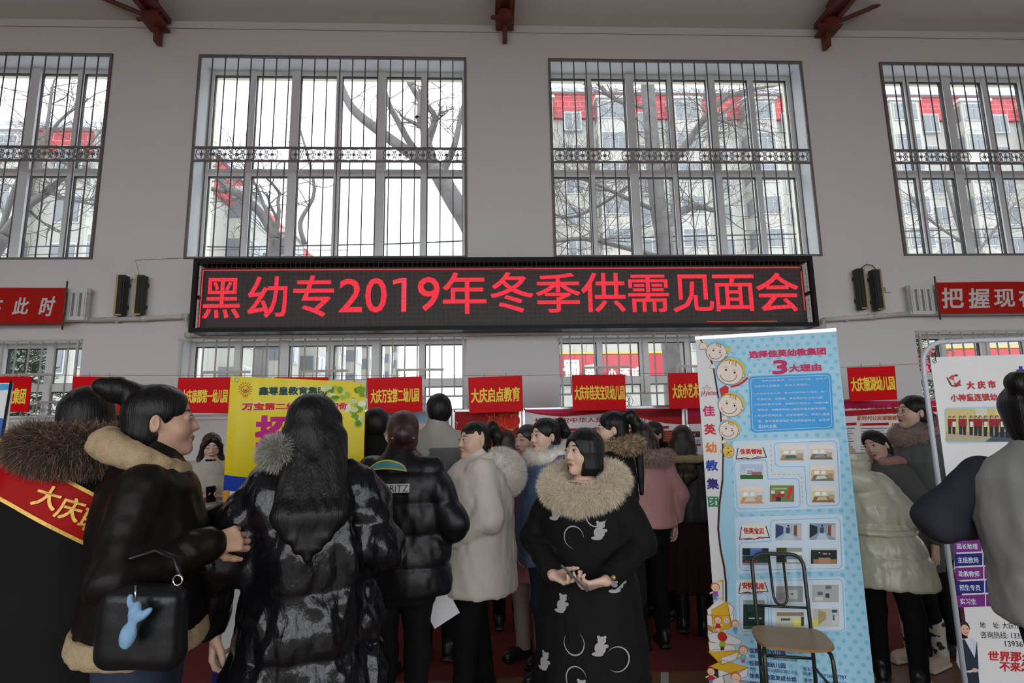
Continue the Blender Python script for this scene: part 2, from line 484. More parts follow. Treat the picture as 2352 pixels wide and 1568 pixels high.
class Person:
    """builds a standing figure in its own frame: facing -y, feet on z = 0, 1.65 m tall before scaling"""
    def __init__(s, name, label, loc, face, h=1.65, build=1.0, head_yaw=0, head_pitch=0, head_roll=0, lean=(0, 0), res=1.0, skin=SKIN, group=None, fat=1.0, seat=False, cat='person'):
        s.root = empty(name, (loc[0], loc[1], .003 if loc[1] > 3.9 else 0), math.radians(face)); tag(s.root, label, cat, group)
        s.k = h/1.65; s.b = build; s.lean = lean; s.res = res; s.skin = skin; s.fat = fat
        s.hc = A(0, -.012, 1.535)
        s.HR = rotz(math.radians(head_yaw))@rotx(math.radians(-head_pitch))@roty(math.radians(head_roll))
        s.parts_body = []
        s.arms = {}
        for sd in (-1, 1):
            s.arm(sd)
    def arm(s, sd, elbow=None, wrist=None, hd=None, hn=None, curl=.35, thumb=.5):
        b = s.b
        sh = A(sd*.155*b, .012, 1.335)
        e = A(*elbow) if elbow else A(sd*(.215*b+.015), .035, 1.075)
        w = A(*wrist) if wrist else A(sd*(.215*b+.01), -.045, .845)
        s.arms[sd] = dict(S=sh, E=e, W=w, hd=A(*(hd or (0, -.12, -1))), hn=A(*(hn or (-sd, 0, 0))), curl=curl, thumb=thumb)
    def fin(s, v):
        v = np.array(v, float)
        if len(v) == 0: return v
        g = np.maximum(v[:, 2]-.85, 0)
        v[:, 0] += s.lean[0]*g; v[:, 1] += s.lean[1]*g
        v[:, 2] -= (s.lean[0]**2+s.lean[1]**2)*0.42*g
        return v*s.k
    def H(s, P): return (P-s.hc)@s.HR          # body frame to head frame
    def Hinv(s, P): return P@s.HR.T+s.hc
    def body(s, lip=LIP_NUDE, hands=(-1, 1), face=True, eye_open=1.0, mouth_open=0.0, smile=0.0, hres=.0036):
        f = head_sdf(s.fat); nk = neck_sdf(s.fat)
        hd = lambda P: f((P-s.hc)@s.HR)
        neck = lambda P: nk((P-s.hc)@(s.HR*0.0+np.eye(3)))
        both = union([hd, neck], .03)
        V, Q = [], []; o = 0
        def addm(v, q):
            nonlocal o
            V.append(v); Q.append(q+o); o += len(v)
        addm(*mesh_sdf(both, s.hc-A(.14, .16, .22), s.hc+A(.14, .16, .15), hres*s.res))
        b = s.b
        tor = [column([(.86, .13*b, .09), (1.0, .12*b, .085), (1.2, .15*b, .095), (1.32, .14*b, .08), (1.40, .08, .06)])]
        for sd, a in s.arms.items():
            tor += [rcone(a['S'], a['E'], .045, .036), rcone(a['E'], a['W'], .036, .026)]
        lo = np.min([np.minimum(np.minimum(a['E'], a['W']), a['S']) for a in s.arms.values()], 0)-.08
        hi = np.max([np.maximum(np.maximum(a['E'], a['W']), a['S']) for a in s.arms.values()], 0)+.08
        lo = np.minimum(lo, A(-.2, -.14, .82)); hi = np.maximum(hi, A(.2, .14, 1.44))
        addm(*mesh_sdf(union(tor, .04), lo, hi, .013))
        s.hand_info = {}
        for sd in hands:
            a = s.arms[sd]
            hs, w, tip, K = hand_prims(a['W'], a['hd'], a['hn'], sd, a['curl'], a['thumb'])
            fd = a['W']-a['E']; fd = fd/np.linalg.norm(fd)
            hs2 = (lambda h_, w_, fd_: union([h_, rcone(w_-fd_*.07, w_+fd_*.005, .029, .023)], .014))(hs, a['W'], fd)
            addm(*mesh_sdf(hs2, np.minimum(w, tip)-.085, np.maximum(w, tip)+.085, .0032*max(s.res, 1), .02))
        v = s.fin(np.concatenate(V)); q = np.concatenate(Q)
        s.bodyo = np_mesh('body', v, q, [s.skin], s.root)
        if face:
            for nm, L in face_patches(f, lip, eye_open, mouth_open=mouth_open, smile=smile):
                vs, qs, ms, mi, oo = [], [], [], [], 0
                for p, qq, m, off in L:
                    P = s.Hinv(project_patch(f, p, s.HR, off)); vs.append(P); qs.append(np.array(qq)+oo); oo += len(P)
                    if m not in ms: ms.append(m)
                    mi += [ms.index(m)]*len(qq)
                np_mesh(nm, s.fin(np.concatenate(vs)), np.concatenate(qs), ms, s.bodyo, mi)
        return s.bodyo
    def sdf(s, name, f, lo, hi, h, m, parent=None, margin=.03, pick=None, mats=None):
        v, q = mesh_sdf(f, lo, hi, h*s.res, margin)
        mi = None
        if pick is not None: mi = pick(v[q].mean(1))
        s.last = (v, q)
        return np_mesh(name, s.fin(v), q, mats or [m], parent or s.root, mi)
    def coat(s, m, hem=.80, girth=1.0, depth=1.0, flare=1.0, sleeve=1.0, puff=0.0, pitch=.11, fold=.006, name='coat', collar=True, hood=False, sleeves=(-1, 1), h=.0085, seed=1, waist=1.0, pick=None, mats=None, cuff=True, extra=(), zdir=1.0):
        b = s.b*girth; dp = depth
        prof = [(1.455, .062, .062, 0, .012), (1.40, .125*s.b, .085*dp, 0, .012), (1.33, .170*b, .118*dp, 0, .008), (1.20, .200*b, .142*dp), (1.03, .192*b*waist, .138*dp*waist), (.90, .205*b, .150*dp)]
        if hem < .88: prof += [(hem+.02, .205*b*flare+.02*(.9-hem), .150*dp*flare+.02*(.9-hem)), (hem, .198*b*flare+.02*(.9-hem), .145*dp*flare+.02*(.9-hem))]
        else: prof = [p for p in prof if p[0] > hem+.02]+[(hem+.015, .200*b*flare, .146*dp*flare), (hem, .19*b*flare, .137*dp*flare)]
        if not collar: prof = [(1.385, .125*s.b, .085*dp, 0, .012)]+prof[2:]
        torso = column(prof)
        fs = [torso]
        for sd in sleeves:
            a = s.arms[sd]
            fd = a['W']-a['E']; L = np.linalg.norm(fd); fd = fd/L
            we = a['W']-fd*.012
            arm = union([rcone(a['S']+A(-sd*.02, 0, 0), a['E'], .072*sleeve, .058*sleeve), rcone(a['E'], we, .056*sleeve, .045*sleeve)], .03)
            arm = (lambda ar, w_, fd_: (lambda P: np.maximum(ar(P), (P-w_)@fd_-.004)))(arm, we, fd)
            fs.append(arm)
        base = (lambda fs: (lambda P: _smin_list(fs, P, .018)))(fs)
        if collar: base = union([base, rcone((0, .022, 1.40), (0, .018, 1.462), .085, .068)], .03)
        if hood: base = union([base, ell((0, .135, 1.385), (.145, .085, .115))], .04)
        for e in extra: base = union([base, e], .02)
        def dd(P):
            g = fold*(vnoise(P, (9, 9, 5), seed)+.8*vnoise(P+.02*np.sin(P[:, [1, 2, 0]]*9), (20, 20, 9), seed+3)+.4*vnoise(P, (38, 38, 22), seed+7))
            if puff:
                g = g - puff*(np.sqrt(np.abs(np.sin(math.pi*(P[:, 2]+.35*np.abs(P[:, 0])*0)/pitch)))-.6) + .0035*vnoise(P, (30, 30, 10), seed+5)
            return g
        ff = disp(base, dd)
        pts = [a[k] for a in s.arms.values() for k in ('S', 'E', 'W')]
        lo = np.min(pts, 0)-.13; hi = np.max(pts, 0)+.13
        lo = np.minimum(lo, A(-.36*b, -.30*dp, hem-.03)); hi = np.maximum(hi, A(.36*b, .30*dp, 1.52))
        s.coatf = base
        return s.sdf(name, ff, lo, hi, h, m, pick=pick, mats=mats, margin=.03+puff)
    def trousers(s, m, stance=(.085, .085), step=(0, 0), rad=1.0, cuffz=.06, seed=4, name='trousers', top=.92):
        fs = [column([(.72, .155*s.b, .115), (.85, .165*s.b, .12), (top, .15*s.b, .11)])]
        for i, sd in enumerate((-1, 1)):
            x = sd*stance[i]; y = step[i]
            fs.append(union([rcone((sd*.085, 0, .82), (x*.98, y*.45-.02, .47), .088*rad, .062*rad), rcone((x*.98, y*.45-.02, .47), (x, y+.01, cuffz), .062*rad, .052*rad)], .03))
        base = lambda P: np.maximum(_smin_list(fs, P, .03), cuffz-P[:, 2])
        g = disp(base, lambda P: .005*(vnoise(P, (10, 10, 14), seed)+.5*vnoise(P, (24, 24, 30), seed+1)))
        s.foot = [(-stance[0], step[0]), (stance[1], step[1])]
        ex = max(.22, max(stance)+.12)
        return s.sdf(name, g, (-ex*s.b, -.22+min(step), .02), (ex*s.b, .22+max(step), .95), .0095, m)
    def shoes(s, m, sole=None, boot=0.0, toe=(0, 0), name='shoe', mat_foot=None):
        for i, sd in enumerate((-1, 1)):
            x, y = s.foot[i]; R = rotz(math.radians(sd*8+toe[i]))
            def f(P, x=x, y=y, R=R):
                Q = (P-A(x, y, 0))@R
                up = union([ell((0, -.085, .045), (.043, .09, .040)), ell((0, .02, .055), (.038, .06, .05)), rcone((0, .025, .07), (0, .028, .10+boot), .042, .046)], .03)(Q)
                so = rbox((0, -.045, .016), (.082, .255, .032), .014)(Q)
                return np.maximum(smin(up, so, .008), .001-P[:, 2])
            s.sdf(name, f, (x-.17, y-.24, -.01), (x+.17, y+.17, .19+boot), .006, m, mats=[m, sole or m], pick=lambda c: (c[:, 2] < .024).astype(int))
    def hair(s, style, m, h=.0042, seed=2, length=.30, fall=.11):
        cut = ell((0, -.108, -.040), (.068, .070, .112))
        cap = sub(ell((0, .018, .034), (.0835, .100, .090)), cut, .012)
        back = ell((0, .048, -.03), (.076, .066, .085))
        fs = [cap]; lo = A(-.16, -.16, -.16); hi = A(.16, max(.22, fall+.08), .20)
        k = .02; low = []
        if style in ('short', 'man'):
            cap = sub(ell((0, .020, .036), (.083, .099, .089)), ell((0, -.10, -.06), (.075, .085, .115)), .012)
            fs = [sub(union([cap, ell((0, .055, -.01), (.074, .056, .07))], .03), union([ell((.08, .0, -.03), (.03, .028, .04)), ell((-.08, .0, -.03), (.03, .028, .04))]), .01)]
        elif style == 'pony':
            fs = [cap, back, rcone((0, .105, .075), (0, .135, .085), .03, .034), rcone((0, .140, .085), (0, .175, .02), .036, .036), rcone((0, .175, .02), (0, .165, -length), .036, .016)]
            lo[2] = -length-.06
        elif style == 'lowpony':
            fs = [cap, back, rcone((0, .105, -.01), (0, .125, -.03), .03, .032), rcone((0, .125, -.03), (0, .13, -length), .034, .014)]
            lo[2] = -length-.06
        elif style == 'bun':
            fs = [cap, back, ell((0, .085, .115), (.045, .042, .045))]
        elif style == 'low_bun':
            fs = [cap, back, ell((0, .115, .0), (.05, .045, .05))]
        elif style == 'sidebun':
            fs = [cap, back, rcone((0, .09, .10), (0, .165, .125), .036, .026), sph((0, .125, .11), .04)]
        elif style == 'bob':
            fs = [ell((0, .018, .034), (.086, .102, .092)), column([(-.115, .082, .075, 0, .02), (-.08, .096, .088, 0, .02), (0, .094, .096, 0, .016), (.05, .08, .08, 0, .016)])]
            f0 = union(fs, .03); fs = [sub(f0, ell((0, -.105, -.055), (.060, .085, .115)), .012)]
        elif style == 'bowl':
            fs = [union([ell((0, .018, .030), (.088, .102, .094)), ell((0, .050, -.035), (.082, .066, .080))], .03)]
        elif style == 'long':
            L = length
            low = []
            for x in (-.072, -.037, 0, .037, .072):
                low += [rcone((x*.9, .065, -.04), (x*1.12, max(.085, fall-.03), -.29), .046, .036), rcone((x*1.12, max(.085, fall-.03), -.29), (x*.8, fall-.005, -L+abs(x)*.9), .036, .016)]
            lo[2] = -L-.05; fs = [cap, back]
            for sd in (-1, 1): fs.append(rcone((sd*.072, -.025, .03), (sd*.080, .0, -.08), .016, .024)); low.append(rcone((sd*.078, .02, -.08), (sd*.092, .6*fall-.02, -min(L, .26)), .030, .020))
            k = .03
        elif style == 'curtain':          # long, parted in the middle, falling over the chest
            L = length; fs = [cap, back]; lo[2] = -L-.05; lo[1] = -.23
            for sd in (-1, 1):
                fs += [rcone((sd*.03, -.06, .085), (sd*.070, -.045, .02), .024, .022), rcone((sd*.070, -.045, .02), (sd*.080, -.035, -.10), .022, .030), rcone((sd*.084, -.030, -.10), (sd*.120, -.165, -L), .028, .022)]
            fs.append(column([(-.2, .095, .04, 0, .06), (-.1, .09, .06, 0, .05), (0, .08, .07, 0, .04)]))
        if style in ('pony', 'lowpony', 'bun', 'sidebun', 'low_bun') :
            fs = [sub(union(fs[:2], .02), union([ell((.080, .006, -.016), (.019, .019, .032)), ell((-.080, .006, -.016), (.019, .019, .032))]), .008)]+fs[2:]
        f0 = union(fs, k)
        g = lambda P: f0(P) + .0022*vnoise(P, (75, 75, 9), seed) + .0016*vnoise(P, (30, 30, 6), seed+1)
        gl = union(low, k) if low else None
        def fh(P):
            d = g((P-s.hc)@s.HR)
            if gl: Q = P-s.hc; d = smin(d, gl(Q)+.0030*vnoise(Q, (60, 60, 5), seed)+.0025*vnoise(Q, (24, 24, 4), seed+1), .04)
            return d
        c = np.array([[x, y, z] for x in (lo[0], hi[0]) for y in (lo[1], hi[1]) for z in (lo[2], hi[2])])@s.HR.T+s.hc
        if low: c = np.concatenate([c, s.hc+np.array([lo, hi])])
        return s.sdf('hair', fh, c.min(0), c.max(0), h, m, margin=.03)
    def fur(s, name, f, lo, hi, m, count=5000, length=.04, width=.0016, h=.009, droop=.3, parent=None, mats=None, jitter=.45):
        v, q = mesh_sdf(f, lo, hi, h)
        sv, sq = fur_strands(v, q, int(count), length, width, droop, jitter=jitter)
        vv = np.concatenate([v, sv]); qq = np.concatenate([q, sq+len(v)])
        mats = mats or [m]
        mi = np.concatenate([np.zeros(len(q), int), np.tile(rng.integers(0, len(mats), int(count)), 2)])
        return np_mesh(name, s.fin(vv), qq, mats, parent or s.root, mi)
    def ring(s, c, rx, ry, r, tilt=0.0, drop=0.0, a0=0, a1=360, n=14, thick=None):
        """soft fur ring round the neck as a field; a = 0 is the front"""
        pts = []
        for i in range(n+1):
            t = math.radians(a0+(a1-a0)*i/n)
            y = -math.cos(t)*ry; x = math.sin(t)*rx
            pts.append(A(c[0]+x, c[1]+y, c[2]-math.cos(t)*drop*1.0+tilt*abs(math.sin(t))))
        rr = [r*(thick(a0+(a1-a0)*i/n) if thick else 1) for i in range(n+1)]
        f = union([rcone(pts[i], pts[i+1], rr[i], rr[i+1]) for i in range(n)], .01)
        P = np.array(pts); m = max(rr)+.02
        return f, P.min(0)-m, P.max(0)+m
def _smin_list(fs, P, k=.035):
    d = fs[0](P)
    for g in fs[1:]: d = smin(d, g(P), k)
    return d
# ------------------------------------------------------------------ the hall
WX0, WP, WW = -7.533, 4.162, 3.142
Z_TOP, Z_BAND, Z_BOT, Z_LTOP, Z_LBOT, Z_CEIL = 6.028, 4.865, 3.533, 2.631, 1.775, 6.50
PLASTER = mat('wall_plaster', (0.66, 0.625, 0.622), 0.85, var=0.025, vscale=1.2, bump=0.05, bscale=120)
PLASTER_C = mat('ceiling_plaster', (0.74, 0.72, 0.72), 0.9, var=0.02, vscale=0.8)
REVEAL = mat('reveal_paint', (0.74, 0.75, 0.76), 0.75, var=0.03)
PVC = mat('white_window_plastic', (0.68, 0.68, 0.69), 0.4, var=0.02)
CREAM_OUT = mat('cream_outer_reveal', (0.72, 0.68, 0.50), 0.8, var=0.03)
IRON = mat('rusty_grille_iron', (0.16, 0.14, 0.135), 0.6, metal=0.2, var=0.25, vscale=30)
IRON_W = mat('white_painted_grille_bars', (0.50, 0.47, 0.43), 0.5, var=0.12, vscale=30)
SEAL = mat('black_rubber_seal', (0.02, 0.02, 0.022), 0.6, var=0)
XL, XR, YR = -13.0, 13.0, REAR_Y
def wall_with_holes(name, y0, y1, x0, x1, z0, z1, holes, m, mrev, mout):
    """wall slab between y0 (room side) and y1 with rectangular openings (xa, xb, za, zb)"""
    mb = MB()
    xs = sorted({x0, x1, *[h[0] for h in holes], *[h[1] for h in holes]}); zs = sorted({z0, z1, *[h[2] for h in holes], *[h[3] for h in holes]})
    inside = lambda x, z: any(h[0] < x < h[1] and h[2] < z < h[3] for h in holes)
    for i in range(len(xs)-1):
        for j in range(len(zs)-1):
            if inside((xs[i]+xs[i+1])/2, (zs[j]+zs[j+1])/2): continue
            a, b, c, d = xs[i], xs[i+1], zs[j], zs[j+1]
            mb.poly([(a, y0, c), (b, y0, c), (b, y0, d), (a, y0, d)], m)
            mb.poly([(b, y1, c), (a, y1, c), (a, y1, d), (b, y1, d)], mout)
    sg = 1 if y1 > y0 else -1
    for a, b, c, d in holes:
        ym = y0+sg*.27
        for ya, yb, mm in ((y0, ym, mrev), (ym, y1, mout)):
            mb.poly([(a, ya, c), (a, yb, c), (a, yb, d), (a, ya, d)], mm); mb.poly([(b, yb, c), (b, ya, c), (b, ya, d), (b, yb, d)], mm)
            mb.poly([(a, ya, d), (a, yb, d), (b, yb, d), (b, ya, d)], mm); mb.poly([(a, yb, c), (a, ya, c), (b, ya, c), (b, yb, c)], mm)
    for (p, q) in (((x0, z0), (x0, z1)), ((x1, z0), (x1, z1)), ((x0, z1), (x1, z1))):
        mb.poly([(p[0], y0, p[1]), (p[0], y1, p[1]), (q[0], y1, q[1]), (q[0], y0, q[1])], mout)
    return tag(mb.build(name), kind='structure')
holes = []
for k in range(-1, 5):
    xa = WX0+k*WP; holes += [(xa, xa+WW, Z_BOT, Z_TOP), (xa, xa+WW, Z_LBOT, Z_LTOP)]
wall_with_holes('wall_front', D, D+.46, XL, XR, 0, Z_CEIL, holes, PLASTER, REVEAL, CREAM_OUT)
WALLD = mat('dark_unseen_wall', (0.12, 0.12, 0.12), 0.85, var=0.03)  # walls out of view, set dark to cut the light they bounce back
rh = [(-8.6+4.3*k-1.6, -8.6+4.3*k+1.6, a, b) for k in range(5) for a, b in ((3.45, 6.05), (.9, 3.1))]
wall_with_holes('wall_rear', YR, YR-.4, XL, XR, 0, Z_CEIL, rh, WALLD, REVEAL, CREAM_OUT)
mb = MB(); mb.box2((XL-.2, YR, 0), (XL, D+.46, 9.6), WALLD); tag(mb.build('wall_left'), kind='structure')
mb = MB(); mb.box2((XR, YR, 0), (XR+.2, D+.46, 9.6), WALLD); tag(mb.build('wall_right'), kind='structure')
# pitched ceiling with the ridge over the middle of the hall
mb = MB(); RY = (D+YR)/2; RZ = 9.4
for ya, yb in ((D+.46, RY), (YR-.4, RY)):
    za = Z_CEIL-.06 if True else 0
    mb.poly([(XL-.2, ya, za), (XR+.2, ya, za), (XR+.2, yb, RZ), (XL-.2, yb, RZ)], PLASTER_C)
    mb.poly([(XL-.2, ya, za+.2), (XR+.2, ya, za+.2), (XR+.2, yb, RZ+.2), (XL-.2, yb, RZ+.2)], PLASTER_C)
tag(mb.build('ceiling'), kind='structure')
# floor boards with court lines
def floor_mat():
    m = mat('hall_floor_boards', (0.30, 0.17, 0.085), 0.38, var=0)
    nt = m.node_tree; b = nt.nodes['Principled BSDF']; tc = nt.nodes['Texture Coordinate']
    br = nt.nodes.new('ShaderNodeTexBrick'); br.inputs['Scale'].default_value = 1.0
    br.inputs['Brick Width'].default_value = 1.2; br.inputs['Row Height'].default_value = .08; br.inputs['Mortar Size'].default_value = .002
    br.inputs['Color1'].default_value = (.21, .115, .055, 1); br.inputs['Color2'].default_value = (.17, .092, .045, 1); br.inputs['Mortar'].default_value = (.10, .05, .03, 1)
    nt.links.new(tc.outputs['Object'], br.inputs['Vector']); nt.links.new(br.outputs['Color'], b.inputs['Base Color'])
    return m
FLOOR = floor_mat()
mb = MB(); mb.box2((XL, YR, -.1), (XR, D, 0), FLOOR)
CW = mat('court_line_paint', (.45, .45, .44), .5)
mb.poly([(.55, 2.2, .001), (.60, 2.2, .001), (1.25, 4.25, .001), (1.20, 4.25, .001)], CW)
tag(mb.build('floor'), kind='structure')
CARPET = mat('red_event_carpet', (0.16, 0.012, 0.012), 0.95, var=0.2, vscale=3, bump=0.25, bscale=500)
mb = MB(); mb.box2((-9.0, 3.93, 0), (9.0, 6.05, .003), CARPET)
tag(mb.build('red_carpet'), 'dark red event carpet laid along the wooden floor under the crowd', 'carpet')

# ------------------------------------------------------------------ windows of the front wall
def ornament(mb, x0, x1, z0, z1, y, m, gaps):
    h = z1-z0; u = h*.92; n = max(1, int((x1-x0)/u)); st = (x1-x0)/n
    for i in range(n):
        if i in gaps: continue
        cx = x0+(i+.5)*st; cz = (z0+z1)/2
        for ax in (-1, 1):
            for az in (-1, 1):
                c = (cx+ax*st*.22, cz+az*h*.23); r = h*.235
                mb.tube([(c[0]+r*math.cos(t*math.pi/6), y, c[1]+r*math.sin(t*math.pi/6)) for t in range(12)], .0034, m, 4, close=True)
        mb.tube([(cx+h*.47*math.cos(t*math.pi/4), y, cz+h*.47*math.sin(t*math.pi/4)) for t in range(8)], .004, m, 4, close=True)
        for t in range(4):
            a = t*math.pi/4; mb.tube([(cx-.026*math.cos(a), y, cz-.026*math.sin(a)), (cx+.026*math.cos(a), y, cz+.026*math.sin(a))], .0055, m, 4)
        mb.tube([(cx+st*.5, y, z0+.012), (cx+st*.5-.03, y, cz), (cx+st*.5, y, z1-.012), (cx+st*.5+.03, y, cz)], .004, m, 4, close=True)
def make_window(idx, xa, upper):
    w = empty('window_%d' % idx, (xa+WW/2, D+.27, Z_BOT if upper else Z_LBOT)); tag(w, kind='structure')
    o = Vector(w.location)
    def mk(mb, name, parent=w):
        mb.v = [tuple(Vector(p)-o) for p in mb.v]; return mb.build(name, parent)
    za, zb = (Z_BOT, Z_TOP) if upper else (Z_LBOT, Z_LTOP)
    zt = 4.69 if upper else 2.13                   # transom
    ya, yb = D+.255, D+.315
    fr = MB(); seal = MB(); T = WW/3
    fr.box2((xa, ya, za), (xa+.05, yb, zb), PVC); fr.box2((xa+WW-.05, ya, za), (xa+WW, yb, zb), PVC)
    xs_ = [xa+.05]
    for i in range(1, 6):
        hw = .052 if i % 2 == 0 else .034; yf = ya-(.015 if i % 2 == 0 else .004); x = xa+T*i/2
        fr.box2((x-hw, yf, za), (x+hw, yb, zb), PVC); xs_ += [x-hw, x+hw]
    xs_.append(xa+WW-.05)
    for i in range(0, 12, 2):
        for z0, z1 in ((zb-.055, zb), (za, za+.05), (zt-.045, zt+.045)): fr.box2((xs_[i], ya+.006, z0), (xs_[i+1], yb-.002, z1), PVC)
    panes = []
    for i in range(6):
        pa, pb = xs_[2*i], xs_[2*i+1]
        for z0, z1 in ((za+.05, zt-.045), (zt+.045, zb-.055)):
            for a, b in (((pa, ya+.02, z0), (pa+.007, yb-.004, z1)), ((pb-.007, ya+.02, z0), (pb, yb-.004, z1)), ((pa+.007, ya+.02, z1-.010), (pb-.007, yb-.004, z1)), ((pa+.007, ya+.02, z0), (pb-.007, yb-.004, z0+.006))):
                fr.box2(a, b, SEAL)
            g = MB(); yg = (ya+yb)/2
            g.poly([(pa+.008, yg, z0+.006), (pb-.008, yg, z0+.006), (pb-.008, yg, z1-.01), (pa+.008, yg, z1-.01)], GLASS)
            panes.append(g)
    mk(fr, 'window_frame')
    for g in panes: mk(g, 'pane')
    gr = MB(); yg = D-.012
    if upper:
        m = IRON
        for a, b in (((xa-.012, yg-.012, za), (xa+.016, yg+.012, zb+.02)), ((xa+WW-.016, yg-.012, za), (xa+WW+.012, yg+.012, zb+.02)), ((xa+.016, yg-.011, zb-.016), (xa+WW-.016, yg+.011, zb+.019)), ((xa+.016, yg-.01, za), (xa+WW-.016, yg+.01, za+.02))):
            gr.box2(a, b, m)
        z1, z0 = Z_BAND, Z_BAND-.165
        gr.box2((xa+.016, yg-.011, z1-.011), (xa+WW-.016, yg+.011, z1+.011), m); gr.box2((xa+.016, yg-.011, z0-.011), (xa+WW-.016, yg+.011, z0+.011), m)
        n = 21
        for i in range(1, n):
            x = xa+WW*i/n
            for p, q in ((za, z0), (z1, zb)): gr.tube([(x, yg, p), (x, yg, q)], .0075, m, 6)
        ornament(gr, xa+.03, xa+WW-.03, z0+.01, z1-.01, yg, m, {5, 12} if idx % 2 else {7, 15})
    else:
        m = IRON_W
        for a, b in (((xa+.03, yg-.01, za), (xa+.05, yg+.01, zb)), ((xa+WW-.05, yg-.01, za), (xa+WW-.03, yg+.01, zb)), ((xa, yg-.012, zb-.022), (xa+WW, yg+.012, zb-.001)), ((xa, yg-.012, za+.001), (xa+WW, yg+.012, za+.022)), ((xa, yg-.008, za+.17), (xa+WW, yg+.008, za+.19))):
            gr.box2(a, b, m)
        n = 23
        for i in range(1, n):
            x = xa+WW*i/n
            gr.tube([(x, yg, za+.18 if i % 8 else za), (x, yg, zb)], .0085, m, 6)
        for i in range(3):
            x = xa+T*i+T*.26
            gr.box2((x, yg-.02, 2.235), (x+T*.5, yg-.009, 2.262), m); gr.box2((x+.002, yg-.019, za+.19), (x+.025, yg-.0095, 2.234), m)
            ornament(gr, x+.2, x+.52, za+.02, za+.17, yg, m, set())
    mk(gr, 'window_grille')
    if not upper:
        s = MB(); s.box2((xa-.03, D-.03, Z_LBOT-.03), (xa+WW+.03, D+.26, Z_LBOT-.002), REVEAL); mk(s, 'window_sill')
for k in range(4):
    make_window(k+1, WX0+k*WP, True); make_window(k+5, WX0+k*WP, False)
# cream sheet of the deep inner reveal edge: dark weathered line round each opening is the grille frame itself

# ------------------------------------------------------------------ steel roof trusses at the pillars
TRUSS = mat('red_oxide_steel', (0.16, 0.035, 0.025), 0.5, var=0.2, vscale=8)
def truss(px, py, lab, sgn):
    p = at(px, py, D-.25)
    r = empty('roof_truss', (p.x, D-.02, p.z)); tag(r, lab, 'roof truss', 'red steel roof trusses')
    def mk(mb, n): return mb.build(n, r)
    b = MB(); b.box((0, -.12, .0), (.22, .22, .025), TRUSS); b.box((0, -.06, -.10), (.05, .10, .18), TRUSS); b.box((-.12, -.2, .01), (.10, .04, .03), TRUSS); mk(b, 'base_plate')
    c = MB()
    for s in (-1, 1): c.box2((s*.085-.03, -7.5, .10), (s*.085+.03, -.02, .15), TRUSS)
    c.box2((-.115, -7.5, .145), (.115, -.02, .155), TRUSS); mk(c, 'bottom_chord')
    c = MB(); c.box((0, -.13, .06), (.16, .18, .12), TRUSS); mk(c, 'post')
    w = MB(); zt = lambda y: .16-y*.27
    for i in range(5):
        y = -.5-i*1.4; w.tube([(0, y, .13), (0, y-.7, zt(y-.7))], .03, TRUSS, 6); w.tube([(0, y-.7, zt(y-.7)), (0, y-1.4, .13)], .03, TRUSS, 6)
    mk(w, 'web_bar')
    t = MB(); t.box((0, -3.8, .16+3.8*.27), (.14, 7.4, .07), TRUSS, Matrix.Rotation(-math.atan2(.27, 1), 3, 'X')); mk(t, 'top_chord')
    if sgn:
        q = MB(); q.tube([(0, -.15, .05), (sgn*1.5, -.15, .72)], .026, TRUSS, 6); mk(q, 'brace')
    return r
truss(345, 42, 'red steel roof truss ending between the leftmost window and the LED board', -1)
truss(1160, 38, 'red steel roof truss ending above the LED board, between the middle windows', 0)
truss(1915, 56, 'red steel roof truss ending to the right of the LED board', 1)

# ------------------------------------------------------------------ the LED board
LEDF = mat('black_steel_tube', (0.007, 0.007, 0.008), 0.5, var=0.1, spec=.2)
LEDP = mat('led_panel_face', (0.055, 0.044, 0.040), 0.6, var=0.15, vscale=20)
LEDW = mat('wire_mesh', (0.10, 0.085, 0.075), 0.5, metal=0.3, var=0.1)
def led_mat():
    m = bpy.data.materials.new('lit_red_leds'); m.use_nodes = True; nt = m.node_tree; b = nt.nodes['Principled BSDF']
    b.inputs['Base Color'].default_value = (.1, .0, .0, 1); b.inputs['Emission Color'].default_value = (1.0, 0.045, 0.075, 1)
    tc = nt.nodes.new('ShaderNodeTexCoord'); vs = nt.nodes.new('ShaderNodeTexVoronoi'); vs.inputs['Scale'].default_value = 62; vs.inputs['Randomness'].default_value = 0
    nt.links.new(tc.outputs['Object'], vs.inputs['Vector'])
    rp = nt.nodes.new('ShaderNodeMapRange'); rp.inputs['From Min'].default_value = .25; rp.inputs['From Max'].default_value = .6; rp.inputs['To Min'].default_value = 1.25; rp.inputs['To Max'].default_value = .75
    nt.links.new(vs.outputs['Distance'], rp.inputs['Value']); nt.links.new(rp.outputs[0], b.inputs['Emission Strength'])
    return m
LED = led_mat()
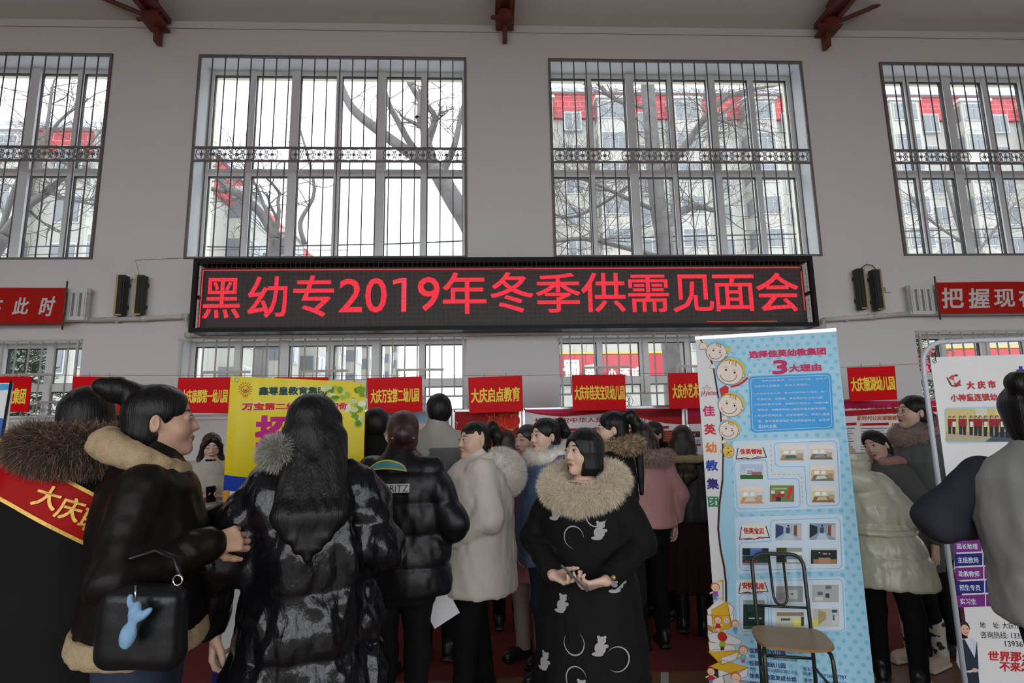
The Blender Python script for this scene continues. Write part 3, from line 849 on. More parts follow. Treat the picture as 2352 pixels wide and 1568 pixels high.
def led_board():
    Y = D-.34
    tl, tr, bl, br = at(443, 594, Y), at(1868, 586, Y), at(434, 764, Y), at(1880, 748, Y)
    x0, x1 = (tl.x+bl.x)/2, (tr.x+br.x)/2; z1 = (tl.z+tr.z)/2; z0 = (bl.z+br.z)/2
    r = empty('led_display_board', ((x0+x1)/2, D, z0)); tag(r, 'long black LED message board with glowing red characters fixed on the wall between the windows', 'display board')
    ox, oy, oz = r.location
    def mk(mb, n, p=r):
        mb.v = [(v[0]-ox, v[1]-oy, v[2]-oz) for v in mb.v]; return mb.build(n, p)
    f = MB(); t = .045
    for y in (Y, D-.05):
        f.box2((x0, y, z1-t), (x1, y+t, z1), LEDF); f.box2((x0, y, z0), (x1, y+t, z0+t), LEDF)
        f.box2((x0, y+.001, z0+t), (x0+t, y+t-.001, z1-t), LEDF); f.box2((x1-t, y+.001, z0+t), (x1, y+t-.001, z1-t), LEDF)
    for x in (x0, x1-t):
        for z in (z0, z1-t, (z0+z1)/2-.02): f.box2((x+.003, Y+t, z+.003), (x+t-.003, D-.05, z+t*.7), LEDF)
    for i in range(1, 8):
        x = x0+(x1-x0)*i/8
        for z in (z0, z1-t): f.box2((x, Y+t, z+.004), (x+.03, D-.05, z+.03), LEDF)
    f.box2((x0+.02, Y+.06, z0+.006), (x1-.02, D-.02, z0+.03), LEDF); f.box2((x0+.02, Y+.10, z1-.03), (x1-.02, D-.02, z1-.006), LEDF)
    mk(f, 'board_frame')
    a, b = x0+.025, x1-.05; c, d = z0+.075, z1-.075; yp = Y+.13
    p = MB(); p.box2((a, yp, c), (b, D-.06, d), LEDP); mk(p, 'led_panel')
    e = MB(); bw = .009
    def strip(xa, xb, za, zb): e.box2((xa, yp-.005, za), (xb, yp, zb), LED)
    strip(a+.012, b-.025, d-.025, d-.025+bw); strip(a+.012, a+.012+bw, c+.005, d-.025); strip(b-.025, b-.025+bw, c+.13, d-.07); strip(b-1.15, b-.35, c+.008, c+.008+bw*.7)
    mk(e, 'lit_border')
    g = MB()
    s = '黑幼专2019年冬季供需见面会'
    px = [(464, 556), (567, 662), (671, 769), (778, 833), (838, 889), (901, 934), (959, 1010), (1017, 1117), (1127, 1224), (1232, 1331), (1337, 1434), (1445, 1533), (1547, 1635), (1641, 1730), (1741, 1830)]
    py = [(638, 732), (634, 730), (632, 728), (640, 717), (638, 718), (638, 716), (636, 714), (625, 721), (625, 718), (627, 718), (626, 717), (630, 717), (630, 717), (630, 715), (626, 716)]
    for ch, (xa, xb), (ya, yb) in zip(s, px, py):
        pa = at(xa, yb, yp); pb = at(xb, ya, yp)
        if ch == '1':
            W1, H1 = pb.x-pa.x, pb.z-pa.z; q = lambda u, v: (pa.x+u*W1, yp-.004, pa.z+v*H1)
            g.poly([q(.64, 0), q(1, 0), q(1, 1), q(.64, 1)], LED); g.poly([q(0, .80), q(0, .93), q(.64, 1), q(.64, .86)], LED); continue
        put_text(g, ch, lambda u, v, o: (u, yp-.004, v), pa.x, pb.x, pa.z, pb.z, LED, bold=.009)
    mk(g, 'lit_characters')
    w = MB(); n = int((x1-x0)/.052)
    for i in range(n+1):
        x = x0+.03+(x1-x0-.06)*i/n; w.box2((x-.0011, Y+.018, z0+.04), (x+.0011, Y+.0205, z1-.04), LEDW)
    for i in range(15):
        z = z0+.05+(z1-z0-.1)*i/14; w.box2((x0+.04, Y+.0205, z-.0011), (x1-.04, Y+.023, z+.0011), LEDW)
    mk(w, 'wire_mesh')
led_board()

# ------------------------------------------------------------------ radiators, cloth banners, loudspeakers, pipes
RAD = mat('radiator_enamel', (0.62, 0.62, 0.60), 0.35, var=0.02)
def radiator(px0, px1, pyt, pyb, lab):
    a = at(px0, pyb, D-.12); b = at(px1, pyt, D-.12)
    if px0 < 1000: a.x = b.x-1.5
    else: b.x = a.x+1.5
    r = empty('radiator', ((a.x+b.x)/2, D, a.z)); tag(r, lab, 'radiator', 'white wall radiators'); o = r.location
    h = b.z-a.z; w = b.x-a.x
    m = MB()
    for z in (.03, h-.03): m.tube([(-w/2, -.08, z), (w/2, -.08, z)], .030, RAD, 10)
    m.box2((-w/2+.01, -.125, h-.06), (w/2-.01, -.05, h-.01), RAD); m.box2((-w/2+.01, -.125, .01), (w/2-.01, -.05, .05), RAD); m.build('header', r)
    n = int(w/.072); f = MB()
    for i in range(n):
        x = -w/2+w*(i+.5)/n; f.box2((x-.023, -.12, .03), (x+.023, -.055, h-.03), RAD); f.box2((x-.012, -.128, .05), (x+.012, -.115, h-.05), RAD)
    f.build('fin_panel', r)
    for s in (-1, 1):
        k = MB(); k.box2((s*w*.35-.02, -.06, h*.8), (s*w*.35+.02, -.002, h*.8+.05), RAD); k.build('bracket', r)
radiator(60, 204, 660, 738, 'white wall radiator behind the red cloth banner at the left, beside the loudspeakers')
radiator(2096, 2260, 652, 724, 'white wall radiator behind the red cloth banner at the right, beside the loudspeakers')
CLOTH = mat('red_banner_cloth', (0.42, 0.016, 0.012), 0.8, spec=.08, var=0.06, vscale=5, bump=.15, bscale=12, bstretch=(1, 1, 4))
PAINTW = mat('white_brush_paint', (0.62, 0.58, 0.56), 0.8, var=0.04)
WOOD = mat('dark_wooden_pole', (0.11, 0.06, 0.035), 0.6, var=0.2)
def cloth_banner(name_lab, corner_px, dirn, chars):
    Y = D-.17
    (tx, ty), (bx, by) = corner_px
    t = at(tx, ty, Y); b = at(bx, by, Y); h = t.z-b.z; L = 2.9
    r = empty('cloth_banner', (t.x, D, b.z)); tag(r, name_lab, 'banner', 'red cloth slogan banners'); o = r.location
    m = MB(); n = 40; vs = []; fs = []
    def fn(u, v, off):      # u metres from the pole end towards the far end, v up
        sag = .03*math.sin(math.pi*u/L)*0
        return (dirn*u, -.17+.012*math.sin(u*5+v*3)-off, v+sag)
    for i in range(n+1):
        for j in range(5): vs.append(fn(L*i/n, h*j/4, 0))
    for i in range(n):
        for j in range(4):
            q = (i*5+j, (i+1)*5+j, (i+1)*5+j+1, i*5+j+1); fs.append(q if dirn > 0 else q[::-1])
    m.add(vs, fs, CLOTH, True)
    for ch, xa, xb, ya, yb in chars:
        pa = at(xa, yb, Y); pb = at(xb, ya, Y)
        put_text(m, ch, lambda u, v, off: (u-o.x, -.17+.012*math.sin(abs(u-o.x)*5+(v-o.z)*3)-.004-off, v-o.z), pa.x, pb.x, pa.z, pb.z, PAINTW, bold=.02, shear=.12)
    m.build('cloth', r)
    p = MB(); p.tube([(dirn*-.015, -.17, -.07), (dirn*-.015, -.17, h+.07)], .009, WOOD, 8); p.build('pole', r)
cloth_banner('red cloth banner with white brush characters over the left radiator', ((150, 660), (143, 742)), -1, [('在', -42, 6, 682, 730), ('此', 27, 66, 683, 722), ('时', 86, 124, 680, 726)])
cloth_banner('red cloth banner with white brush characters over the right radiator', ((2151, 648), (2158, 720)), 1, [('把', 2164, 2208, 660, 708), ('握', 2226, 2266, 662, 708), ('现', 2282, 2322, 664, 706), ('在', 2338, 2380, 662, 706)])
SPK = mat('dark_speaker_cabinet', (0.018, 0.018, 0.014), 0.5, var=0.1)
SPKG = mat('speaker_grille_cloth', (0.022, 0.024, 0.020), 0.8, var=0.2, vscale=60)
GOLD = mat('gold_trim', (0.42, 0.33, 0.13), 0.35, metal=0.6, var=0.05)
def speaker(px0, px1, py0, py1, goldside, lab):
    Y = D-.13
    a = at((px0+px1)/2, py1, Y); b = at((px0+px1)/2, py0, Y); w = (px1-px0)/pxm(Y)*.48; h = b.z-a.z
    r = empty('column_loudspeaker', (a.x+goldside*.022, D, a.z)); tag(r, lab, 'loudspeaker', 'column loudspeakers on the wall')
    m = MB(); m.box2((-w/2, -.13, 0), (w/2, -.04, h), SPK); m.build('cabinet', r)
    m = MB(); m.box2((-w/2+.012, -.138, .02), (w/2-.012, -.128, h-.02), SPKG); m.build('speaker_grille', r)
    m = MB(); x = goldside*(w/2)
    m.box2((x-.010, -.142, 0), (x+.010, -.12, h), GOLD); m.box2((-w/2, -.140, 0), (w/2, -.128, .014), GOLD); m.build('gold_trim', r)
    for z in (.2, .75):
        m = MB(); m.box2((-.03, -.06, h*z), (.03, -.002, h*z+.04), SPK); m.build('wall_bracket', r)
speaker(260, 291, 631, 724, -1, 'left of the two dark column loudspeakers beside the left radiator')
speaker(304, 334, 631, 723, -1, 'right of the two dark column loudspeakers beside the left radiator')
speaker(1967, 1998, 616, 709, 1, 'left of the two dark column loudspeakers beside the right radiator')
speaker(2003, 2036, 618, 711, 1, 'right of the two dark column loudspeakers beside the right radiator')
PIPE = mat('cream_heating_pipe', (0.56, 0.53, 0.49), 0.45, var=0.03)
def pipe(pxs, lab, Y=D-.06):
    m = MB(); pts = [at(x, y, Y) for x, y in pxs]; r = .027
    m.tube(pts, r, PIPE, 10)
    for p in pts[1:-1]: m.tube([p+Vector((-.035, 0, 0)), p+Vector((.035, 0, 0))], r*1.25, PIPE, 10)
    for i in range(len(pts)-1):
        a, b = pts[i], pts[i+1]; n = int((b-a).length/.5)
        for j in range(1, n+1):
            c = a+(b-a)*j/(n+1); m.box(c+Vector((0, .03, 0)), (.03, .06, .07), PIPE)
    c = sum(pts, Vector())/len(pts)
    o = m.build('heating_pipe'); tag(o, lab, 'pipe')
pipe([(206, 735), (330, 731), (427, 727), (434, 769), (700, 771), (1200, 764), (1700, 757), (1888, 752), (1890, 733)], 'cream heating pipe running from the left radiator down and along under the LED board')
pipe([(1892, 734), (2000, 727), (2095, 720)], 'cream heating pipe between the LED board and the right radiator')
WIREM = mat('thin_wire', (0.22, 0.21, 0.20), 0.5, var=0)
m = MB(); m.tube([at(320, 632, D-.01), at(311, 597, D-.01), at(420, 592, D-.01)], .0022, WIREM, 5)
m.tube([at(291, 637, D-.06), at(298, 647, D-.04), at(306, 640, D-.06)], .004, SPK, 6)
tag(m.build('speaker_cable'), 'thin cable from the left loudspeakers up towards the window', 'cable')
m = MB(); m.tube([at(1978, 616, D-.05), at(1990, 607, D-.03), at(2003, 609, D-.03), at(2012, 619, D-.05)], .005, SPK, 6)
tag(m.build('speaker_cable'), 'short black cable looping between the right pair of loudspeakers', 'cable')
m = MB(); m.box2(at(2031, 672, D)+Vector((0, -.03, 0)), at(2042, 660, D), RAD); tag(m.build('wall_socket'), 'small cream wall socket beside the right pair of loudspeakers', 'socket')
m = MB(); z = 6.40; m.tube([(XL, D-.004, z), (XR, D-.004, z)], .003, WIREM, 4); tag(m.build('trim_1'), kind='structure')
# ------------------------------------------------------------------ what stands outside the windows
SNOW = mat('trodden_snow', (0.45, 0.46, 0.48), 0.9, var=0.05)
m = MB(); m.box2((-90, D+.46, -.3), (90, 140, -.1), SNOW); tag(m.build('ground_outside'), kind='structure')
m = MB(); m.box2((-90, YR-.45, -.3), (90, -140, -.1), mat('dark_rear_ground', (.06, .06, .062), .9, var=.1)); tag(m.build('ground_rear_unseen'), kind='structure')  # unseen ground, added dark to dim light rising through the rear windows
FAC = mat('pale_cream_render', (0.34, 0.325, 0.29), 0.85, var=0.04, vscale=.6)
FACY = mat('yellow_cream_render', (0.36, 0.31, 0.20), 0.85, var=0.04, vscale=.6)
def roof_mat():
    m = mat('red_roof_tiles', (0.55, 0.10, 0.10), 0.7, var=0)
    nt = m.node_tree; b = nt.nodes['Principled BSDF']; tc = nt.nodes['Texture Coordinate']
    mp = nt.nodes.new('ShaderNodeMapping'); mp.inputs['Rotation'].default_value = (math.radians(90), 0, 0); nt.links.new(tc.outputs['Object'], mp.inputs['Vector'])
    br = nt.nodes.new('ShaderNodeTexBrick'); br.inputs['Scale'].default_value = 1.0; br.inputs['Brick Width'].default_value = .9; br.inputs['Row Height'].default_value = .42; br.inputs['Mortar Size'].default_value = .02
    br.inputs['Color1'].default_value = (.40, .05, .055, 1); br.inputs['Color2'].default_value = (.35, .042, .048, 1); br.inputs['Mortar'].default_value = (.42, .20, .19, 1)
    nt.links.new(mp.outputs[0], br.inputs['Vector']); nt.links.new(br.outputs['Color'], b.inputs['Base Color'])
    return m
ROOF = roof_mat()
ROOFG = mat('grey_roof_edge', (0.35, 0.36, 0.38), 0.7)
OGL = mat('distant_window_glass', (0.13, 0.14, 0.15), 0.3, var=0.1, spec=0.6)
OFR = mat('distant_window_frame', (0.42, 0.42, 0.41), 0.6, var=0)
def facade(root, x0, x1, y, ztop, fl, red, bay0, step, flip=None):
    """front along x at depth y, facing the hall"""
    T = (lambda p: p) if flip is None else flip
    def bx(mb, a, b, m):
        a, b = T(a), T(b); mb.box2(a, b, m)
    w = MB(); bx(w, (x0, y, -.2), (x1, y+9, ztop-red), FAC); w.build('wall', root)
    r = MB(); bx(r, (x0-.2, y-.25, ztop-red), (x1+.2, y+9, ztop), ROOF); bx(r, (x0-.4, y-.6, ztop), (x1+.4, y+9, ztop+.35), ROOFG); r.build('roof', root)
    n = int((ztop)/fl)
    x = bay0; wins = 0
    while x < x1-2:
        if x > x0:
            b = MB(); zt = ztop-red*.5
            bx(b, (x, y-1.3, -.2), (x+2.4, y, zt), FAC); bx(b, (x-.15, y-1.45, zt), (x+2.55, y, zt+.22), OFR); b.build('bay', root)
            for i in range(n):
                zc = ztop-red*.42-.35-i*fl
                if zc < 4: break
                g = MB(); bx(g, (x+.2, y-1.38, zc-1.5), (x+2.2, y-1.31, zc), OFR)
                for j in range(3): bx(g, (x+.27+j*.63, y-1.42, zc-1.4), (x+.83+j*.63, y-1.37, zc-.5), OGL); bx(g, (x+.27+j*.63, y-1.42, zc-.42), (x+.83+j*.63, y-1.37, zc-.08), OGL)
                for s, xs in ((0, x-.02), (1, x+2.36)):
                    bx(g, (xs, y-1.15, zc-1.4), (xs+.06, y-.2, zc-.1), OGL)
                g.build('window', root)
            for i in range(n):
                zc = ztop-red*.75-i*fl
                if zc < 4: break
                g = MB(); bx(g, (x+3.4, y-.06-(.25 if i == 0 else 0), zc-1.6), (x+4.8, y+.02, zc), OFR)
                for j in range(2): bx(g, (x+3.5+j*.65, y-.10-(.25 if i == 0 else 0), zc-1.5), (x+4.05+j*.65, y-.05, zc-.1), OGL)
                g.build('window', root)
            p = MB(); bx(p, (x+5.55, y-.12, 2), (x+5.67, y, ztop-.5), OFR); p.build('drainpipe', root)
        x += step
BA = empty('apartment_building', (0, 0, 0)); tag(BA, 'long pale apartment block with red roof band seen through the right-hand windows', 'building')
xl = at(1175, 995, 42).x
facade(BA, xl, 75, 42, at(1500, 222, 42).z, 2.62, at(1500, 222, 42).z-at(1500, 276, 42).z, at(1397, 995, 42).x-5.9*2, 5.9)
BB = empty('apartment_building', (0, 0, 0)); tag(BB, 'pale apartment block with red roof seen through the leftmost window', 'building')
xr = at(385, 995, 30).x; zt = at(236, 306, 30).z
facade(BB, -75, xr, 30, zt, 2.7, zt-at(236, 352, 30).z, -74.5, 6.0)
# its long side runs away from the hall
b = MB(); b.box2((xr-6, 30.3, -.2), (xr-.02, 105, zt-2.2), FAC); b.build('wall', BB)
b = MB(); b.box2((xr-6, 30.3, zt-2.2), (xr+.15, 105, zt-.05), ROOF); b.build('roof', BB)
for i in range(9):
    y = 35+i*7.5
    b = MB(); b.box2((xr-.1, y, 0), (xr+1.3, y+3, zt-1.2), FAC); b.box2((xr-.1, y-.2, zt-1.2), (xr+1.5, y+3.2, zt-.9), OFR); b.build('bay', BB)
    for j in range(5):
        z = zt-1.5-j*2.7; g = MB(); g.box2((xr+1.28, y+.3, z-1.5), (xr+1.36, y+2.7, z), OFR); g.box2((xr+1.3, y+.45, z-1.4), (xr+1.4, y+1.45, z-.1), OGL); g.box2((xr+1.3, y+1.6, z-1.4), (xr+1.4, y+2.6, z-.1), OGL)
        g.box2((xr-.04, y+3.9, z-1.5), (xr+.03, y+6.1, z), OFR); g.box2((xr-.02, y+4.0, z-1.4), (xr+.05, y+5.0, z-.1), OGL); g.box2((xr-.02, y+5.1, z-1.4), (xr+.05, y+6.0, z-.1), OGL)
        g.box2((xr-.0, y-.06, z-1.4), (xr+1.1, y-.01, z-.1), OGL); g.build('window', BB)
# shop row with red fascia
RED_S = mat('red_shop_fascia', (0.36, 0.02, 0.03), 0.5, var=0.05)
YEL_S = mat('yellow_trim_line', (0.5, 0.36, 0.06), 0.6, var=0)
WHT_S = mat('white_sign_letters', (0.85, 0.84, 0.82), 0.5, var=0)
SH = empty('shop_row', (0, 0, 0)); tag(SH, 'low row of shops with red signboards outside the lower windows', 'building')
ys = 26.0
def shop(px0, px1, py_top, py_line, py_bot, txt=None):
    a, b = at(px0, 995, ys).x, at(px1, 995, ys).x; f = lambda py: at((px0+px1)/2, py, ys).z
    m = MB(); m.box2((a, ys, -.2), (b, ys+6, f(py_top)), FAC); m.build('wall', SH)
    m = MB(); m.box2((a, ys-.15, f(py_line)), (b, ys, f(py_line)+.10), YEL_S); m.build('yellow_line', SH)
    m = MB(); m.box2((a, ys-.3, f(py_bot)), (b, ys, f(py_line)-.06), RED_S)
    if txt:
        for s, xa, xb, ya, yb in txt:
            p, q = at(xa, yb, ys-.31), at(xb, ya, ys-.31); put_text(m, s, lambda u, v, o: (u, ys-.31-o, v), p.x, q.x, p.z, q.z, WHT_S, bold=.03, off=.01)
    m.build('shop_sign', SH)
shop(1180, 1530, 770, 814, 878, [('蜀', 1294, 1330, 826, 872), ('香', 1340, 1372, 836, 874), ('小', 1396, 1416, 844, 874), ('酒', 1424, 1446, 844, 874), ('麻', 1450, 1478, 842, 874)])
shop(2080, 2500, 740, 800, 862, None)

BARK = mat('bare_tree_bark', (0.12, 0.11, 0.108), 0.9, var=0.3, vscale=5, bump=.6, bscale=10, bstretch=(3, 3, .6))
TWIG = mat('bare_twigs', (0.13, 0.11, 0.10), 0.9, var=0.2, vscale=5)
def twigs(mb, p, d, L, r, depth, rnd, spread=.75):
    if depth == 0 or L < .10: return
    n = 5; pts = [p]; q = p.copy(); dd = d.copy(); rs = [r]
    for i in range(n):
        dd = (dd+Vector((rnd.gauss(0, .18), rnd.gauss(0, .18), rnd.gauss(.03, .15)))).normalized(); q = q+dd*L/n; pts.append(q.copy()); rs.append(r*(1-.6*(i+1)/n))
        if i >= 1 and rnd.random() < .85:
            s = (dd+Vector((rnd.gauss(0, spread), rnd.gauss(0, spread), rnd.gauss(.1, spread)))).normalized()
            twigs(mb, q, s, L*rnd.uniform(.4, .68), max(r*.5, .0028), depth-1, rnd, spread)
    mb.tube(pts, rs, TWIG if r < .03 else BARK, (4 if r < .006 else 5) if r < .03 else 8, caps=False)
def tree(lab, Y, limbs, seed, tw=14, tl=1.3, name='bare_tree', extra=0):
    """limbs: polylines of (px, py, depth offset, radius) resolved to real points round depth Y"""
    rnd = random.Random(seed)
    r = empty(name, (0, 0, 0)); base = at(limbs[0][0][0], limbs[0][0][1], Y); r.location = (base.x, Y, -.1); tag(r, lab, 'tree', 'bare winter trees outside'); o = Vector(r.location)
    tm = MB(); bm_ = MB()
    for li, L in enumerate(limbs):
        pts = [at(a, b, Y+c) for a, b, c, _ in L]; rs = [q[3] for q in L]
        if li == 0: pts = [Vector((pts[0].x, Y, -.12))]+pts; rs = [rs[0]*1.25]+rs
        # smooth the polyline
        P = []; R = []
        for i in range(len(pts)-1):
            p0, p1, p2, p3 = pts[max(i-1, 0)], pts[i], pts[i+1], pts[min(i+2, len(pts)-1)]
            for j in range(5):
                t = j/5; P.append(.5*((2*p1)+(p2-p0)*t+(2*p0-5*p1+4*p2-p3)*t*t+(3*p1-p0-3*p2+p3)*t**3)); R.append(rs[i]+(rs[i+1]-rs[i])*t)
        P.append(pts[-1]); R.append(rs[-1])
        tm.tube(P, R, BARK, 10)
        for i in range(tw if li else tw//2):
            k = rnd.randrange(len(P)//3, len(P)); d = Vector((rnd.gauss(0, 1), rnd.gauss(0, .6), rnd.gauss(.35, .7))).normalized()
            twigs(bm_, P[k], d, tl*rnd.uniform(.5, 1.2), min(R[k]*.35, .012), 4 if li % 2 else 3, rnd)
        d = (P[-1]-P[-2]).normalized(); twigs(bm_, P[-1], d, tl, R[-1]*.6, 4, rnd)
    for mb_ in (tm, bm_): mb_.v = [tuple(Vector(p)-o) for p in mb_.v]
    tm.build('trunk', r); bm_.build('twigs', r)
tree('thick upright bare tree outside the window above the right half of the LED board', 12.5,
     [[(1530, 600, 0, .20), (1512, 480, 0, .19), (1498, 330, 0, .17), (1488, 200, 0, .16), (1480, 60, 0, .13)],
      [(1530, 520, 0, .12), (1552, 492, .2, .10), (1600, 474, .3, .09), (1650, 488, .4, .03)],
      [(1510, 400, 0, .11), (1545, 372, 0, .10), (1590, 312, .1, .085), (1640, 245, .2, .07), (1700, 212, .3, .05), (1790, 195, .4, .03)],
      [(1590, 312, .1, .07), (1625, 270, -.2, .06), (1680, 285, -.4, .03)],
      [(1496, 250, 0, .05), (1430, 235, .1, .05), (1390, 212, .2, .04), (1350, 165, .3, .03)],
      [(1500, 480, 0, .06), (1440, 455, -.2, .05), (1390, 432, -.3, .04), (1330, 410, -.5, .03), (1270, 420, -.6, .02)],
      [(1515, 590, 0, .06), (1400, 560, -.2, .05), (1330, 548, -.3, .05), (1240, 560, -.4, .03)],
      [(1480, 400, 0, .04), (1380, 470, .4, .035), (1300, 500, .5, .03), (1240, 470, .6, .02)]], 3, 26, 1.5)
tree('bare tree with a thick slanting limb outside the window above the 2019 characters', 12.0,
     [[(1160, 700, 0, .26), (1120, 600, 0, .25), (1075, 510, 0, .23), (1040, 455, 0, .21), (1000, 385, 0, .19)],
      [(1000, 385, 0, .17), (940, 350, 0, .12), (870, 300, .1, .11), (820, 260, .1, .10), (795, 225, .2, .09), (775, 170, .3, .06)],
      [(1000, 385, 0, .10), (950, 340, .3, .08), (915, 280, .4, .07), (890, 230, .4, .06), (870, 150, .5, .04)],
      [(1000, 385, 0, .11), (985, 330, 0, .08), (1000, 270, 0, .06), (965, 230, 0, .07), (930, 170, 0, .06)],
      [(1015, 400, 0, .09), (1045, 330, -.2, .07), (1060, 250, -.3, .05)],
      [(990, 370, 0, .06), (970, 300, -.2, .05), (975, 200, -.3, .04), (990, 120, -.3, .03)]], 5, 9, 1.1)
tree('bare tree with a curving dark limb rising from the left end of the LED board', 11.0,
     [[(610, 640, 0, .13), (625, 600, 0, .12), (632, 550, 0, .11)],
      [(632, 550, 0, .10), (612, 510, 0, .085), (590, 480, 0, .085), (555, 450, 0, .08), (520, 430, .1, .07), (500, 405, .1, .06), (470, 385, .2, .04)],
      [(520, 440, .1, .055), (480, 432, .1, .045), (440, 420, .2, .03)],
      [(640, 540, 0, .05), (610, 480, .3, .035), (590, 430, .4, .03), (565, 390, .4, .02)],
      [(700, 560, 0, .05), (690, 510, 0, .045), (720, 450, .2, .035), (715, 390, .2, .03), (690, 300, .3, .02)]], 8, 13, 1.0)
tree('bare tree with a dark slanting limb outside the leftmost window', 11.5,
     [[(-70, 680, 0, .20), (-30, 600, 0, .17), (10, 540, 0, .12)],
      [(10, 540, 0, .10), (60, 475, 0, .085), (110, 440, .2, .07), (150, 400, .3, .05), (190, 350, .4, .04)],
      [(110, 440, .2, .05), (150, 455, 0, .04), (215, 470, -.2, .02)],
      [(0, 540, 0, .06), (40, 420, .2, .05), (100, 320, .4, .04), (120, 200, .5, .03)],
      [(60, 475, .2, .04), (120, 300, .6, .035), (200, 230, .8, .02)]], 12, 20, 1.2)
tree('thin bare tree outside the rightmost window', 14.0,
     [[(2230, 640, 0, .07), (2215, 560, 0, .06), (2190, 480, 0, .05), (2170, 400, 0, .03)],
      [(2230, 600, 0, .04), (2290, 520, .2, .035), (2330, 470, .3, .02)],
      [(2215, 560, 0, .04), (2130, 500, .3, .03), (2090, 450, .4, .02)]], 15, 18, 1.1)
# conifers outside the lower windows
NEED = mat('dusty_spruce_needles', (0.10, 0.12, 0.09), 0.9, var=0.3, vscale=8)
def spruce(px, Y, h, lab, seed):
    rnd = random.Random(seed); b = at(px, 995, Y)
    r = empty('spruce_tree', (b.x, Y, -.1)); tag(r, lab, 'tree')
    m = MB(); m.tube([(0, 0, 0), (0, 0, h)], [.07, .015], BARK, 8); m.build('trunk', r)
    m = MB()
    for i in range(26):
        z = .5+(h-.55)*i/25; L = .95*(1-i/27)+.12
        for j in range(7):
            a = rnd.uniform(0, 6.28); e = Vector((math.cos(a)*L, math.sin(a)*L, -.22*L)); p = Vector((0, 0, z))
            m.tube([p, p+e], [.012, .004], NEED, 4, caps=False)
            for t in range(9):
                q = p+e*(.2+.09*t); s = Vector((-e.y, e.x, rnd.uniform(-.3, .3))).normalized()*(.20*(1-.06*t))
                m.poly([q-e*.03, q+s+e*.12, q+s*.92+e*.16, q+e*.04], NEED); m.poly([q-e*.03, q-s+e*.12, q-s*.92+e*.16, q+e*.04], NEED)
    m.build('needles', r)
spruce(42, 9.5, 3.9, 'small dusty spruce outside the lower leftmost window', 2)
spruce(2140, 10.0, 4.3, 'small dusty spruce outside the lower rightmost window', 4)
# overhead lines
CABLE = mat('black_overhead_cable', (0.03, 0.03, 0.035), 0.6, var=0)
for i, (pts, rr, lab) in enumerate((([(-100, 568), (240, 564), (560, 567), (900, 560), (1066, 553)], .022, 'upper black overhead cable crossing behind the left windows'),
                 ([(1150, 560), (1400, 548), (1620, 541), (1900, 536), (2100, 530), (2500, 520)], .022, 'upper black overhead cable crossing behind the right windows'),
                 ([(-100, 590), (240, 580), (560, 572), (800, 575)], .012, 'lower thin overhead cable crossing behind the left windows'),
                 ([(1150, 545), (1480, 556), (1900, 546), (2500, 545)], .012, 'lower thin overhead cable crossing behind the right windows'))):
    m = MB(); m.tube([at(a, b, 16+i*.2) for a, b in pts], rr, CABLE, 6); tag(m.build('overhead_cable'), lab, 'cable')
